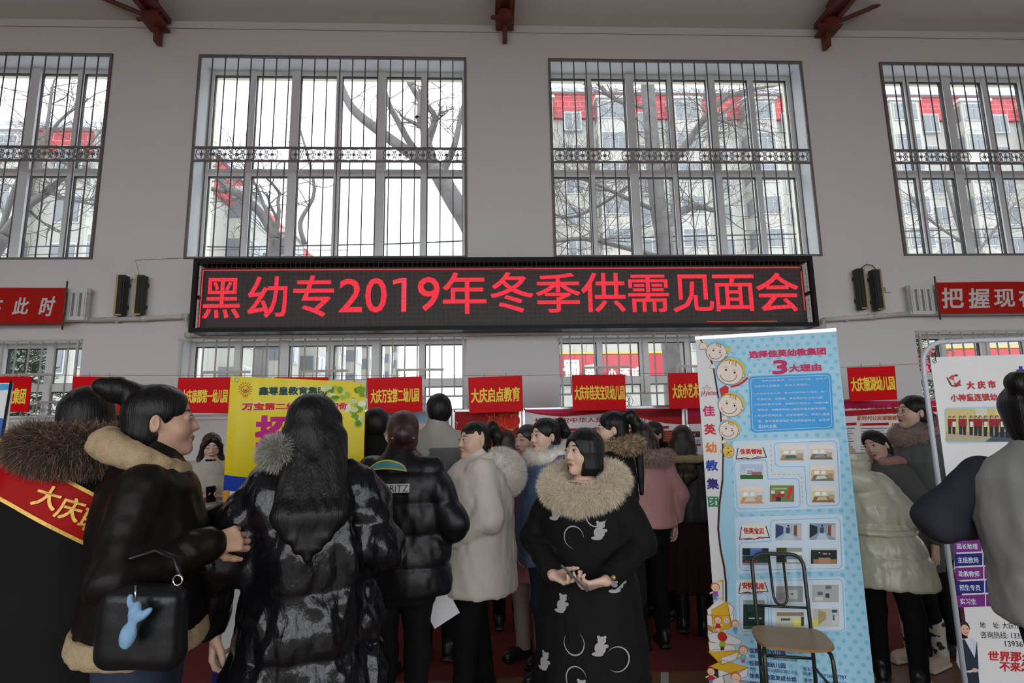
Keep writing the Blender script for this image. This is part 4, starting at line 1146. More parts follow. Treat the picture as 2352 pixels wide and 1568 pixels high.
# ------------------------------------------------------------------ signs, boards and banner stands
def flat(name, c, rough=.5, **k): return mat(name, c, rough, var=k.pop('var', .02), spec=k.pop('spec', .18), **k)
S_RED = flat('red_sign_board', srgb(214, 8, 20), .45, spec=.10); S_YEL = flat('yellow_sign_letters', srgb(246, 222, 80), .5); WHITE = flat('printed_white', (.74, .74, .75), .4)
class Panel:
    """an upright printed sheet; x runs to the right along it in metres, y is the height above the floor"""
    def __init__(s, L, R, n_lean=0.0):
        s.O = Vector((L.x, L.y, 0)); e = Vector((R.x-L.x, R.y-L.y, 0)); s.W = e.length; s.e = e.normalized(); s.n = Vector((s.e.y, -s.e.x, 0))
    def fn(s, x, y, off=0.0): return s.O+s.e*x+s.n*off+Vector((0, 0, y))
    def uv(s, px, py):
        d = CF*F_PX+CR*(px-1176)+CU*(784-py); o = Vector((0, 0, HC))
        t = (s.O-o).dot(s.n)/d.dot(s.n); p = o+d*t
        return ((p-s.O).dot(s.e), p.z)
    def poly(s, mb, pts, m, off): mb.poly([s.fn(*s.uv(*p), off) for p in pts], m)
    def polym(s, mb, pts, m, off): mb.poly([s.fn(p[0], p[1], off) for p in pts], m)
    def text(s, mb, t, x0, y0, x1, y1, m, off, bold=0.0, shear=0.0, fit=True):
        """t between the pixel corners lower left (x0, y0) and upper right (x1, y1)"""
        a = s.uv(x0, y0); b = s.uv(x1, y1)
        if y0 > getattr(s, 'level_below', 1e9): xm = (x0+x1)/2; a = (a[0], s.uv(xm, y0)[1]); b = (b[0], s.uv(xm, y1)[1])
        k = 0 if x1 == x0 else (s.uv(x1, y0)[1]-a[1])/(b[0]-a[0]+1e-9)
        put_text(mb, t, lambda u, v, o: s.fn(u, v, o), a[0], b[0], a[1], b[1], m, bold=bold, off=off, shear=shear, fit=fit)
    def disc(s, mb, px, py, r, m, off, ry=None, n=20, a0=0, a1=360):
        c = s.uv(px, py); k = (s.uv(px+10, py)[0]-c[0])/10; ry = ry or r
        full = a1-a0 >= 360
        pts = [(c[0]+k*r*math.cos(math.radians(a0+(a1-a0)*i/(n if full else n-1))), c[1]+k*ry*math.sin(math.radians(a0+(a1-a0)*i/(n if full else n-1)))) for i in range(n)]
        s.polym(mb, pts, m, off)
    def line(s, mb, pts, w, m, off, close=False):
        P = [Vector((*s.uv(*p), 0)) for p in pts]; k = (s.uv(pts[0][0]+10, pts[0][1])[0]-s.uv(*pts[0])[0])/10*w/2
        n = len(P)
        for i in range(n if close else n-1):
            a, b = P[i], P[(i+1) % n]; t = (b-a)
            if t.length < 1e-6: continue
            t.normalize(); q = Vector((-t.y, t.x, 0))*k; a = a-t*k*.5; b = b+t*k*.5
            s.polym(mb, [(a-q)[:2], (b-q)[:2], (b+q)[:2], (a+q)[:2]], m, off)
    def rrect(s, mb, quad, r, m, off, line=0):
        """rounded rectangle from pixel corners TL, TR, BR, BL"""
        P = [Vector((*s.uv(*p), 0)) for p in quad]; rr = r*(s.uv(quad[0][0]+10, quad[0][1])[0]-s.uv(*quad[0])[0])/10; out = []
        for i in range(4):
            p, a, b = P[i], (P[i-1]-P[i]).normalized(), (P[(i+1) % 4]-P[i]).normalized()
            for t in range(6):
                u = t/5; q = p+a*rr*(1-u)**2+b*rr*u**2; out.append((q.x, q.y))
        if line:
            w = line*rr/r/2; n = len(out)
            for i in range(n):
                a, b = Vector((*out[i], 0)), Vector((*out[(i+1) % n], 0)); t = (b-a)
                if t.length < 1e-6: continue
                t.normalize(); q = Vector((-t.y, t.x, 0))*w
                s.polym(mb, [(a-q)[:2], (b-q)[:2], (b+q)[:2], (a+q)[:2]], m, off)
        else: s.polym(mb, out, m, off)
    def sheet(s, mb, z0, z1, m, t=.003, x0=0, x1=None, back=None):
        x1 = s.W if x1 is None else x1
        c = [(x0, z0), (x1, z0), (x1, z1), (x0, z1)]
        f = [s.fn(a, b, 0) for a, b in c]; k = [s.fn(a, b, -t) for a, b in c]
        mb.add(f+k, [(0, 1, 2, 3), (7, 6, 5, 4), (0, 4, 5, 1), (1, 5, 6, 2), (2, 6, 7, 3), (3, 7, 4, 0)], m)
    def photo(s, mb, x0, y0, x1, y1, off, scheme, frame=True):
        """a printed photograph made of flat colour patches; scheme is a list of (u0, v0, u1, v1, colour)"""
        A_ = lambda u, v: (x0+(x1-x0)*u, y1+(y0-y1)*v)
        if frame: s.poly(mb, [(x0-3, y0-3), (x1+3, y0-3), (x1+3, y1+3), (x0-3, y1+3)], WHITE, off-.0003)
        for i, q in enumerate(scheme):
            pts = [A_(q[0], q[1]), A_(q[2], q[1]), A_(q[2], q[3]), A_(q[0], q[3])] if len(q) == 5 else [A_(*p) for p in q[0]]
            s.poly(mb, pts, ink(q[-1]), off+.00025*i)
_INK = {}
def ink(c):
    c = tuple(c)
    if c not in _INK: _INK[c] = flat('ink_%d_%d_%d' % c, srgb(*c), .45, var=0)
    return _INK[c]
GREY_P = flat('grey_plastic', (.25, .25, .26), .5); ALU = mat('aluminium_extrusion', (.55, .55, .56), .3, metal=.8, var=.03); BLK = mat('black_plastic', (.012, .012, .013), .45, var=.1)

# red signs hung on a wire
ws = 5.42
m = MB(); m.tube([at(-60, 861, ws), at(600, 862, ws+.05), at(1200, 862, ws), at(1700, 854, ws), at(2110, 835, ws)], .0022, WIREM, 5)
tag(m.build('hanging_wire'), 'thin wire strung along the hall that carries the red name signs', 'wire')
def red_sign(q, txt, tb, lab):
    """q: pixel corners TL, TR, BR, BL; tb: text box lower left, upper right"""
    P = [at(x, y, ws) for x, y in q]; c = (P[2]+P[3])/2
    r = empty('name_sign', c); tag(r, lab, 'sign', 'red name signs hung on the wire')
    m = MB(); f = [p-c for p in P]; k = [p-c+Vector((0, .012, 0)) for p in P]
    m.add(f+k, [(3, 2, 1, 0), (4, 5, 6, 7), (0, 1, 5, 4), (1, 2, 6, 5), (2, 3, 7, 6), (3, 0, 4, 7)], S_RED)
    if txt:
        a, b = at(*tb[0], ws), at(*tb[1], ws); sl = (P[1].z-P[0].z)/(P[1].x-P[0].x)
        put_text(m, txt, lambda u, v, o: (u-c.x, -o, v-c.z+sl*(u-(a.x+b.x)/2)), a.x, b.x, a.z, b.z, S_YEL, bold=.02)
    m.build('sign_board', r)
    for t in (.3, .7):
        p = P[0]+(P[1]-P[0])*t-c; w = MB(); w.tube([p+Vector((0, .006, -.01)), p+Vector((0, .004, .035))], .0025, WIREM, 5); w.build('hook', r)
red_sign([(-46, 864), (72, 865), (64, 946), (-54, 945)], '大庆爱幼教集团', ((-46, 928), (62, 890)), 'red name sign at the left edge reading 教集团 in yellow')
red_sign([(168, 864), (286, 866), (280, 949), (162, 947)], '杜蒙县第一实验幼儿园', ((169, 925), (279, 891)), 'red name sign with yellow characters ending 实验幼儿园')
red_sign([(410, 867), (531, 866), (524, 949), (402, 948)], '大庆康郡第一幼儿园', ((416, 926), (524, 893)), 'red name sign with yellow characters 康郡第一幼儿园')
red_sign([(630, 866), (754, 866), (752, 950), (628, 950)], '', None, 'red name sign almost hidden behind the yellow banner')
red_sign([(843, 868), (969, 864), (970, 945), (845, 949)], '大庆万宝第二幼儿园', ((851, 925), (963, 891)), 'red name sign with yellow characters 大庆万宝第二幼儿园')
red_sign([(1075, 867), (1199, 862), (1202, 944), (1078, 949)], '大庆启点教育', ((1082, 924), (1194, 889)), 'red name sign with yellow characters 大庆启点教育')
red_sign([(1314, 861), (1436, 860), (1438, 941), (1316, 943)], '大庆市佳英宝贝幼儿园', ((1320, 919), (1434, 884)), 'red name sign with yellow characters 大庆市佳英宝贝幼儿园')
red_sign([(1535, 857), (1656, 853), (1658, 935), (1538, 939)], '大庆小艺术家幼儿园', ((1545, 914), (1650, 879)), 'red name sign with yellow characters 大庆小艺术, half behind the light blue banner')
red_sign([(1947, 844), (2055, 840), (2061, 917), (1953, 922)], '大庆靓湖幼儿园', ((1956, 898), (2053, 864)), 'red name sign with yellow characters 大庆靓湖幼儿园')

# exhibition boards below the windows
RIB = flat('crimson_ribbon_print', srgb(170, 12, 26)); RIB2 = flat('deep_crimson_print', srgb(120, 8, 20)); PINK_P = flat('pink_ribbon_print', srgb(196, 40, 100)); TXR = flat('red_print', srgb(172, 30, 30)); TXD = flat('grey_print', srgb(90, 86, 88)); GOLDP = flat('gold_print', srgb(214, 150, 60))
def board(px0, px1, py_top, Y, name, lab, z0=.62):
    a, b = at(px0, py_top, Y), at(px1, py_top, Y); p = Panel(a, b); zt = (a.z+b.z)/2
    r = empty(name, (0, 0, 0)); c = p.fn(p.W/2, 0); r.location = c
    tag(r, lab, 'display board', 'display boards below the windows')
    def done(mb, n):
        mb.v = [tuple(Vector(v)-c) for v in mb.v]; return mb.build(n, r)
    f = MB()
    for x in (0, p.W):
        f.box(p.fn(x, zt/2, -.02), (.028, .03, zt+.03), ALU)
    f.box(p.fn(p.W/2, zt+.008, -.02), (p.W, .03, .022), ALU); f.box(p.fn(p.W/2, z0, -.02), (p.W, .03, .022), ALU); done(f, 'board_frame')
    for x in (0, p.W):
        g = MB(); g.box(p.fn(x, .012, 0), (.05, .4, .024), ALU); done(g, 'foot')
    return p, zt, z0, done
# pale board
p, zt, z0, done = board(815, 1033, 944, 5.72, 'display_board', 'pale blue and cream display board behind the people left of centre')
m = MB(); p.sheet(m, z0, zt, flat('cream_print', srgb(196, 186, 166)), x0=.012, x1=p.W-.012)
p.poly(m, [(817, 946), (1031, 946), (1031, 972), (817, 974)], flat('pale_blue_print', srgb(140, 172, 196)), .001); done(m, 'printed_panel')
# lantern board
p, zt, z0, done = board(1042, 1194, 944, 5.70, 'display_board', 'red display board printed with glowing red lanterns')
m = MB(); p.sheet(m, z0, zt, flat('deep_red_print', srgb(160, 14, 16)), x0=.012, x1=p.W-.012)
LAN = flat('lantern_red_print', srgb(214, 26, 18)); LANH = flat('lantern_glow_print', srgb(242, 96, 56))
for cx, cy, R in ((1136, 970, 15), (1172, 966, 21), (1125, 948, 10), (1150, 946, 8), (1176, 944, 9)):
    p.disc(m, cx, cy, R*1.08, GOLDP, .0008, R*.92); p.disc(m, cx, cy, R*1.02, LAN, .0012, R*.87)
    for t in (.65, .3): p.disc(m, cx, cy, R*t, LANH, .0016+.0004*(1-t), R*.87); p.disc(m, cx, cy, R*(t-.06), LAN, .0022+.0004*(1-t), R*.85)
    p.poly(m, [(cx-R*.4, cy+R*.9), (cx+R*.4, cy+R*.9), (cx+R*.35, cy+R*1.08), (cx-R*.35, cy+R*1.08)], GOLDP, .003)
    p.line(m, [(cx, cy+R), (cx-2, cy+R*1.7)], 2, GOLDP, .003); p.line(m, [(cx, cy-R*.9), (cx, cy-R*1.5)], 1.5, GOLDP, .003)
p.poly(m, [(1030+16, 966), (1040+16, 976), (1052, 972), (1046, 986), (1050, 974)], WHITE, .002)
p.text(m, '一帆风顺', 1130, 1012, 1180, 1000, WHITE, .002, bold=.03); done(m, 'printed_panel')
# anniversary board
p, zt, z0, done = board(1203, 1568, 938, 5.70, 'display_board', 'white display board with red ribbon and red characters 成立70周年')
m = MB(); p.sheet(m, z0, zt, WHITE, x0=.012, x1=p.W-.012)
p.poly(m, [(1206, 940), (1566, 938), (1566, 975), (1530, 972), (1480, 962), (1440, 950), (1400, 948), (1350, 952), (1290, 957), (1240, 952), (1206, 945)], RIB, .001)
p.poly(m, [(1206, 940), (1340, 939), (1300, 948), (1250, 949), (1206, 944)], PINK_P, .0015); p.poly(m, [(1440, 946), (1566, 940), (1566, 956), (1500, 960)], RIB2, .0015)
p.text(m, '热烈庆祝中华人民共和国成立70周年', 1228, 972, 1546, 955, TXR, .002, bold=.02)
p.poly(m, [(1300, 984), (1536, 978), (1536, 984), (1300, 990)], TXR, .002)
p.poly(m, [(1240, 992), (1556, 988), (1556, 1120), (1240, 1120)], flat('brick_red_print', srgb(158, 40, 38)), .001)
for i in range(10): p.line(m, [(1250, 998+i*5.5), (1545, 994+i*5.5)], 2.2, flat('pink_small_print', srgb(196, 110, 104)), .002)
done(m, 'printed_panel')
p, zt, z0, done = board(1578, 1903, 934, 5.70, 'display_board', 'display board with pink and crimson ribbon half behind the light blue banner')
m = MB(); p.sheet(m, z0, zt, WHITE, x0=.012, x1=p.W-.012); p.poly(m, [(1580, 936), (1901, 934), (1901, 960), (1580, 974)], RIB, .001); p.poly(m, [(1580, 938), (1700, 937), (1640, 953), (1580, 956)], PINK_P, .0015)
p.photo(m, 1586, 990, 1608, 1004, .002, [(0, 0, 1, 1, (60, 40, 46)), (0, .6, 1, 1, (120, 60, 60)), (.2, .2, .5, .6, (170, 150, 150))], False); p.line(m, [(1586, 1021), (1608, 1021)], 5, TXR, .002)
for i in range(4): p.line(m, [(1586, 1010+i*3), (1608, 1010+i*3)], 1.2, TXD, .002)
done(m, 'printed_panel')
p, zt, z0, done = board(1921, 2160, 920, 5.70, 'display_board', 'display board with pink ribbon and red heading behind the woman in glasses')
m = MB(); p.sheet(m, z0, zt, WHITE, x0=.012, x1=p.W-.012)
p.poly(m, [(1923, 922), (2158, 919), (2158, 932), (2040, 936), (1923, 938)], PINK_P, .001); p.poly(m, [(1923, 944), (2060, 937), (2158, 934), (2158, 945), (2040, 950), (1923, 957)], RIB, .001)
p.text(m, '不忘初心、牢记使命”主题教育', 1905, 941, 2037, 929, TXR, .002, bold=.03); p.text(m, '时代', 2048, 941, 2080, 922, TXR, .002, bold=.03)
p.text(m, '新时代公民道德建设', 1968, 966, 2070, 953, flat('orange_print', srgb(190, 96, 50)), .002, bold=.03, shear=.15)
for x0, x1 in ((1925, 1967), (1975, 2041), (2048, 2110)):
    p.poly(m, [(x0, 972), (x1, 970), (x1, 976), (x0, 978)], RIB, .002); p.disc(m, x0+3, 974, 3, GOLDP, .0025)
    for i in range(14): p.line(m, [(x0+2, 984+i*6), (x1-4-(i*7 % 11), 983+i*6)], 1.6, TXD, .002)
done(m, 'printed_panel')
# papers pinned on the wall at the far left
def wall_poster(q, lab):
    Y = D-.012; P = [at(x, y, Y) for x, y in q]; c = (P[2]+P[3])/2
    m = MB(); f = [p_-c for p_ in P]; k = [p_-c+Vector((0, .010, 0)) for p_ in P]; m.add(f+k, [(3, 2, 1, 0), (4, 5, 6, 7), (0, 1, 5, 4), (1, 2, 6, 5), (2, 3, 7, 6), (3, 0, 4, 7)], WHITE)
    L = lambda u, v: P[0]+(P[1]-P[0])*u+(P[3]-P[0])*v-c+Vector((0, -.0015, 0))
    def rc(a, b, cc, d, mm): m.poly([L(a, d), L(cc, d), L(cc, b), L(a, b)], mm)
    rc(.06, .06, .94, .17, TXR); rc(.06, .28, .46, .36, TXR); rc(.54, .28, .94, .36, TXR)
    for i in range(9): rc(.06, .42+i*.058, .46-.02*(i % 3), .445+i*.058, TXD); rc(.54, .42+i*.058, .94-.03*(i % 2), .445+i*.058, TXD)
    o = m.build('wall_poster'); o.location = c; tag(o, lab, 'poster', 'white posters on the wall')
wall_poster([(2, 986), (49, 986), (46, 1022), (-2, 1022)], 'white poster with red headings on the wall behind the seated woman')
wall_poster([(82, 966), (134, 966), (131, 1000), (79, 1000)], 'white poster with a red heading on the wall left of the round black hairdo')

# ---------------- yellow banner on an X stand
def xstand(r, p, c, zt):
    """two thin crossed poles behind a banner"""
    for a, b in (((.04, .05), (p.W-.04, zt-.03)), ((p.W-.04, .05), (.04, zt-.03))):
        m = MB(); q = [p.fn(*a, -.03), (p.fn(*a, -.16)+p.fn(*b, -.16))/2, p.fn(*b, -.03)]; m.tube([v-c for v in q], .007, BLK, 8); m.build('stand_pole', r)
    m = MB(); m.tube([p.fn(p.W/2, zt*.5, -.16)-c, p.fn(p.W/2, .01, -.5)-c], .008, BLK, 8); m.build('rear_leg', r)
def newstand(name, p, lab, cat='banner', group=None):
    r = empty(name, (0, 0, 0)); c = p.fn(p.W/2, 0); r.location = c; tag(r, lab, cat, group)
    def done(mb, n, par=r):
        mb.v = [tuple(Vector(v)-c) for v in mb.v]; return mb.build(n, par)
    return r, c, done
a, b = at(530, 863, 3.44), at(840, 878, 3.62); p = Panel(a, b); zt = (a.z+b.z)/2
r, c, done = newstand('banner_stand', p, 'yellow recruitment banner on a stand behind the woman with long black hair')
YEL = flat('yellow_print', srgb(226, 206, 30), .22); BLUEP = flat('blue_print', srgb(34, 66, 170), .3); MAG = flat('magenta_print', srgb(186, 24, 124), .35); DGR = flat('dark_green_print', srgb(28, 66, 36), .4); REDP = flat('scarlet_print', srgb(206, 30, 24), .4); DK = flat('black_print', srgb(48, 46, 52), .5); MAGD = flat('plum_print', srgb(136, 30, 84), .4)
def drape(fn):          # the vinyl hangs with soft vertical folds
    return fn
m = MB(); nx, nz = 24, 30; zb = .10; vs = []; fs = []
wav = lambda x, y: .010*math.sin(x*16+1.2*y)*min(1, max(0, y-.2))*math.exp(-((x-.08)/.22)**2)+.006*math.sin(x*9+y*2)
ofn = p.fn; p.fn = lambda x, y, off=0.0: ofn(x, y, off+wav(x, y))
topz = lambda u: a.z+(b.z-a.z)*u
blu0, blu1 = p.uv(508, 1090)[1], p.uv(508, 1126)[1]
def strip_rows(z0f, z1f, rows, mm, x0=0.0, x1=None, off=0):
    x1 = p.W if x1 is None else x1; n = max(2, int(24*(x1-x0)/p.W)); vs = []; fs = []
    for j in range(rows+1):
        for i in range(n+1):
            u = x0+(x1-x0)*i/n; lo, hi = z0f(u/p.W), z1f(u/p.W); vs.append(p.fn(u, lo+(hi-lo)*j/rows, off))
    for j in range(rows):
        for i in range(n): q = j*(n+1)+i; fs.append((q, q+1, q+n+2, q+n+1))
    m.add(vs, fs, mm, True)
sag = lambda u: -.055*math.sin(math.pi*min(1, u*1.4))*.6
strip_rows(lambda u: blu0+sag(u), topz, 14, YEL); strip_rows(lambda u: blu1+sag(u)*.7, lambda u: blu0+sag(u), 2, BLUEP)
strip_rows(lambda u: zb, lambda u: blu1+sag(u)*.7, 16, WHITE, .035, None)
zz = [blu1, blu1-.11, blu1-.23, blu1-.33, blu1-.45, blu1-.58, zb]
for i, cc in enumerate((GOLDP, MAGD, BLUEP, flat('violet_print', srgb(90, 40, 130)), BLUEP, flat('navy_print', srgb(30, 30, 96)))): strip_rows(lambda u, z=zz[i+1]: z, lambda u, z=zz[i]: z, 2, cc, 0, .035)
LEAF = [ink((120, 160, 40)), ink((160, 190, 60)), ink((90, 140, 40)), ink((200, 214, 150)), ink((226, 232, 200))]
rl = random.Random(4)
for i in range(46):
    t = rl.random(); x = 740+t*92; y = 888+rl.random()*(18+t*80)+ (0 if t > .4 else 0)
    if y-884 < (x-735)*1.1: p.disc(m, x, y, rl.uniform(4, 11), LEAF[i % 5], .0012+.0002*i, rl.uniform(4, 9), 9)
p.disc(m, 563, 893, 9.5, ink((60, 120, 40)), .002); p.disc(m, 563, 893, 8, ink((226, 190, 40)), .0025); p.disc(m, 563, 895, 5, ink((200, 90, 40)), .003); p.disc(m, 563, 891, 3, ink((236, 200, 60)), .0034)
for i in range(16):
    t = i*math.pi/8; p.line(m, [(563+11.5*math.cos(t), 893+11.5*math.sin(t)), (563+16*math.cos(t), 893+16*math.sin(t))], 2, ink((206, 110, 30)), .002)
p.text(m, '鑫皇', 558, 912, 568, 908, REDP, .002)
p.text(m, '鑫尊皇教育集团', 592, 908, 752, 887, WHITE, .002, bold=.09); p.text(m, '鑫尊皇教育集团', 593, 907, 751, 888, DGR, .004, bold=.035)
p.text(m, '万宝第二幼儿园欢迎你', 553, 944, 804, 922, WHITE, .002, bold=.10); p.text(m, '万宝第二幼儿园欢迎你', 555, 942, 802, 924, REDP, .004, bold=.05)
p.text(m, '招聘', 583, 1028, 770, 952, MAG, .002, bold=.045)
p.text(m, '合作共赢', 585, 1052, 672, 1034, MAG, .002, bold=.04); p.text(m, '愿您的加入使我们更加精彩', 583, 1064, 720, 1055, REDP, .002); p.text(m, '我们也将为您提供广阔空间', 582, 1076, 720, 1067, REDP, .002)
p.text(m, '办园宗旨', 531, 1149, 604, 1131, MAG, .002, bold=.03)
for t, y in (('教育理念：以爱育爱', 1164), ('教育宗旨：快乐成长', 1184), ('教育目标：全面发展', 1205), ('教育特色：启迪智慧', 1226)): p.text(m, t, 531, y, 606, y-9, DK, .002)
for i, t in enumerate(('园长：一名', '教师：十名', '成熟班主任', '幼师毕业生', '培训老师')): p.text(m, t, 512, 1499+i*9.5, 556, 1492+i*9.5, ink((60, 90, 60)), .002)
p.text(m, '联系电话：', 526, 1558, 588, 1545, ink((50, 44, 100)), .002, bold=.02); p.text(m, '教育', 556, 1573, 590, 1562, MAG, .002, bold=.02)
done(m, 'banner_sheet')
for x, y in ((541, 872), (829, 887)):
    g = MB(); q = p.fn(*p.uv(x, y), .004); g.tube([q+p.e*(.011*math.cos(t*.7))+Vector((0, 0, .011*math.sin(t*.7))) for t in range(9)], .003, ALU, 6, close=True); done(g, 'grommet')
p.fn = ofn; xstand(r, p, c, zt)

# ---------------- light blue roll-up banner
a, b = at(1597, 778, 3.62), at(1920, 760, 3.36); p = Panel(a, b); zt = (a.z+b.z)/2
p.level_below = 1440
r, c, done = newstand('rollup_banner', p, 'light blue roll-up banner with cartoon children behind the wooden chair')
LB = flat('light_blue_print', srgb(168, 214, 236), .22); LBD = flat('sky_blue_print', srgb(126, 200, 228), .3); LBP = flat('pale_panel_print', srgb(206, 226, 242), .3); BOX = flat('azure_print', srgb(60, 164, 232), .3); LINE = flat('azure_line_print', srgb(120, 190, 236), .3); CRIM = flat('crimson_print', srgb(200, 26, 96), .35); NAVY = flat('indigo_print', srgb(52, 40, 120), .4); BRN = flat('brown_line_print', srgb(72, 34, 30), .5); SKC = flat('cartoon_skin_print', srgb(236, 220, 208), .4); YH = flat('cartoon_yellow_print', srgb(232, 190, 40), .4); LNE = flat('cartoon_line_print', srgb(96, 66, 60), .5); PKC = flat('cartoon_cheek_print', srgb(236, 160, 170), .4); ORG = flat('orange_letter_print', srgb(226, 126, 40), .4); GRN = flat('green_letter_print', srgb(40, 130, 80), .4)
m = MB(); p.sheet(m, .07, zt, LB)
curve = [(1606, 775), (1622, 800), (1638, 840), (1648, 900), (1655, 950), (1659, 1000), (1661, 1043), (1659.5, 1102), (1652, 1160), (1649.5, 1214), (1655, 1262), (1663, 1300), (1667.5, 1340), (1668, 1380), (1668, 1440)]
uvc = [p.uv(*q) for q in curve]
for i in range(len(uvc)-1): p.polym(m, [(0.0005, uvc[i+1][1]), uvc[i+1], uvc[i], (0.0005, uvc[i][1])], WHITE, .0008)
p.polym(m, [(0.0005, .08), (p.uv(1669, 1560)[0], .08), uvc[-1], (0.0005, uvc[-1][1])], WHITE, .0008)
for j in range(50):
    for i in range(14):
        x = .17+i*.058+(.029 if j % 2 else 0); y = zt-.03-j*.040
        xl = np.interp(-y, [-q[1] for q in uvc], [q[0] for q in uvc])
        if xl+.02 < x < p.W-.012 and y > .1: p.polym(m, [(x+.0125*math.cos(t*.785), y+.0125*math.sin(t*.785)) for t in range(8)], LBD, .0008)
p.line(m, curve[:8], 3.5, BRN, .002); p.line(m, curve[7:], 4.5, BRN, .002)
def kid(cx, cy, r_, hair, tails=False, ang=0, bangs=True):
    p.disc(m, cx+r_*.10, cy-r_*.12, r_*1.16, LBD, .0022, n=28)
    if hair: p.disc(m, cx+r_*.10, cy-r_*.08, r_*1.05, YH, .003, n=28)
    if tails:
        for s in (-1, 1):
            bx_, by_ = cx+s*r_*.95, cy-r_*(.75 if s < 0 else .25)
            p.disc(m, bx_, by_, r_*.16, ink((206, 206, 60)), .0034, r_*.26, 10)
            for t in range(4): p.line(m, [(bx_, by_), (bx_+s*r_*(.45+.05*t), by_-r_*(.35-.22*t))], 1.8, YH, .0032)
    p.disc(m, cx+r_*.98, cy+r_*.22, r_*.16, LNE, .0034, r_*.2, 12); p.disc(m, cx+r_*.98, cy+r_*.22, r_*.12, SKC, .0038, r_*.16, 12)
    p.disc(m, cx, cy, r_*1.0, LNE, .0042, n=32); p.disc(m, cx, cy, r_*.965, SKC, .0046, n=32)
    for t in range(5): p.line(m, [(cx+r_*(.05+.10*t), cy-r_*(.93-.03*t)), (cx+r_*(-.02+.12*t), cy-r_*(.66-.05*t))], 1.4, YH if t % 2 else LNE, .0052)
    for ex, ey in ((-.28, -.18), (.36, .02)): p.disc(m, cx+r_*ex, cy+r_*ey, r_*.085, BRN, .0052, n=12); p.line(m, [(cx+r_*(ex-.12), cy+r_*(ey-.16)), (cx+r_*ex, cy+r_*(ey-.22)), (cx+r_*(ex+.12), cy+r_*(ey-.15))], .8, LNE, .0052)
    arc = [(cx+r_*(-.08+.62*math.cos(t)), cy+r_*(.16+.50*math.sin(t))) for t in [math.radians(12+ (170-12)*i/10) for i in range(11)]]
    p.line(m, arc, 1.3, LNE, .0052); p.disc(m, arc[0][0], arc[0][1]-1, r_*.08, PKC, .0050, n=8); p.disc(m, arc[-1][0], arc[-1][1]-1, r_*.08, PKC, .0050, n=8)
def mitt(cx, cy, s_):
    for dx in (-.7, -.2, .3, .75): p.disc(m, cx+dx*s_, cy+s_*.55, s_*.38, LNE, .0054, s_*.62, 10); p.disc(m, cx+dx*s_, cy+s_*.55, s_*.30, SKC, .0060, s_*.54, 10)
    p.disc(m, cx, cy, s_*.95, LNE, .0056, s_*.75, 14); p.disc(m, cx, cy, s_*.88, SKC, .0062, s_*.68, 14)
p.poly(m, [(1652, 893), (1666, 884), (1674, 890), (1672, 908), (1657, 912)], ink((206, 44, 36)), .0024)
p.line(m, [(1680, 888), (1695, 884), (1708, 876), (1717, 868)], 5, ink((206, 44, 36)), .0024); mitt(1722, 860, 4.5)
kid(1673.5, 988, 22, True); kid(1677, 931, 28, True); kid(1676, 855, 31, True); kid(1645, 809, 23.5, False, True)
mitt(1615, 793, 9); mitt(1637, 840, 6); mitt(1664, 958, 6.5); mitt(1663, 1013, 5)
p.disc(m, 1673, 1036, 13.5, LNE, .0042, 16); p.disc(m, 1673, 1036, 12.7, ink((226, 190, 90)), .0046, 15.2); p.disc(m, 1670, 1018, 3.5, ink((226, 190, 90)), .0046, 5)
p.disc(m, 1672, 1029, 1.6, BRN, .005); p.disc(m, 1679, 1036, 1.6, BRN, .005); p.disc(m, 1673, 1038, 2.2, BRN, .005, 1.4); p.line(m, [(1666, 1040), (1670, 1045), (1673, 1040), (1677, 1046)], 1, LNE, .005)
for t in range(3): p.line(m, [(1661, 1034+t*2), (1654, 1032+t*3)], .7, LNE, .005)
p.text(m, 'Joyelite', 1609, 911, 1645, 897, ink((176, 40, 84)), .002, bold=.012, shear=.15)
p.line(m, [(1623+10*(1 if i % 2 == 0 else .5)*math.sin(i*math.pi/5), 893-10*(1 if i % 2 == 0 else .5)*math.cos(i*math.pi/5)) for i in range(10)], 1, ink((176, 40, 84)), .002, close=True)
p.disc(m, 1621, 892, .8, ink((176, 40, 84)), .002, n=6); p.disc(m, 1625.5, 892, .8, ink((176, 40, 84)), .002, n=6)
for ch, x0, y0, x1, y1, mm in (('佳', 1615, 956, 1641, 931, CRIM), ('英', 1618, 998, 1643, 973, ink((206, 40, 50))), ('幼', 1621, 1040, 1645, 1015, ORG), ('教', 1622, 1081, 1648, 1056, BLUEP), ('集', 1624, 1123, 1650, 1098, NAVY), ('团', 1627, 1164, 1650, 1140, GRN)): p.text(m, ch, x0, y0, x1, y1, mm, .002, bold=.035)
p.text(m, '选择佳英幼教集团', 1720, 824, 1897, 796, WHITE, .002, bold=.10); p.text(m, '选择佳英幼教集团', 1721, 823, 1896, 797, CRIM, .004, bold=.045)
p.text(m, '3', 1772, 861, 1807, 825, WHITE, .002, bold=.09); p.text(m, '3', 1774, 860, 1805, 826, CRIM, .004, bold=.05, shear=.12); p.text(m, '大理由', 1812, 856, 1886, 833, WHITE, .002, bold=.10); p.text(m, '大理由', 1813, 855, 1885, 834, CRIM, .004, bold=.045)
p.rrect(m, [(1719, 864), (1909, 856), (1916, 985), (1725, 994)], 12, BOX, .002); p.rrect(m, [(1724, 869), (1904, 861), (1911, 980), (1729, 989)], 10, flat('pale_line_print', srgb(190, 220, 244), .3), .003, 1.2)
TW_ = flat('pale_text_print', srgb(222, 236, 250), .4)
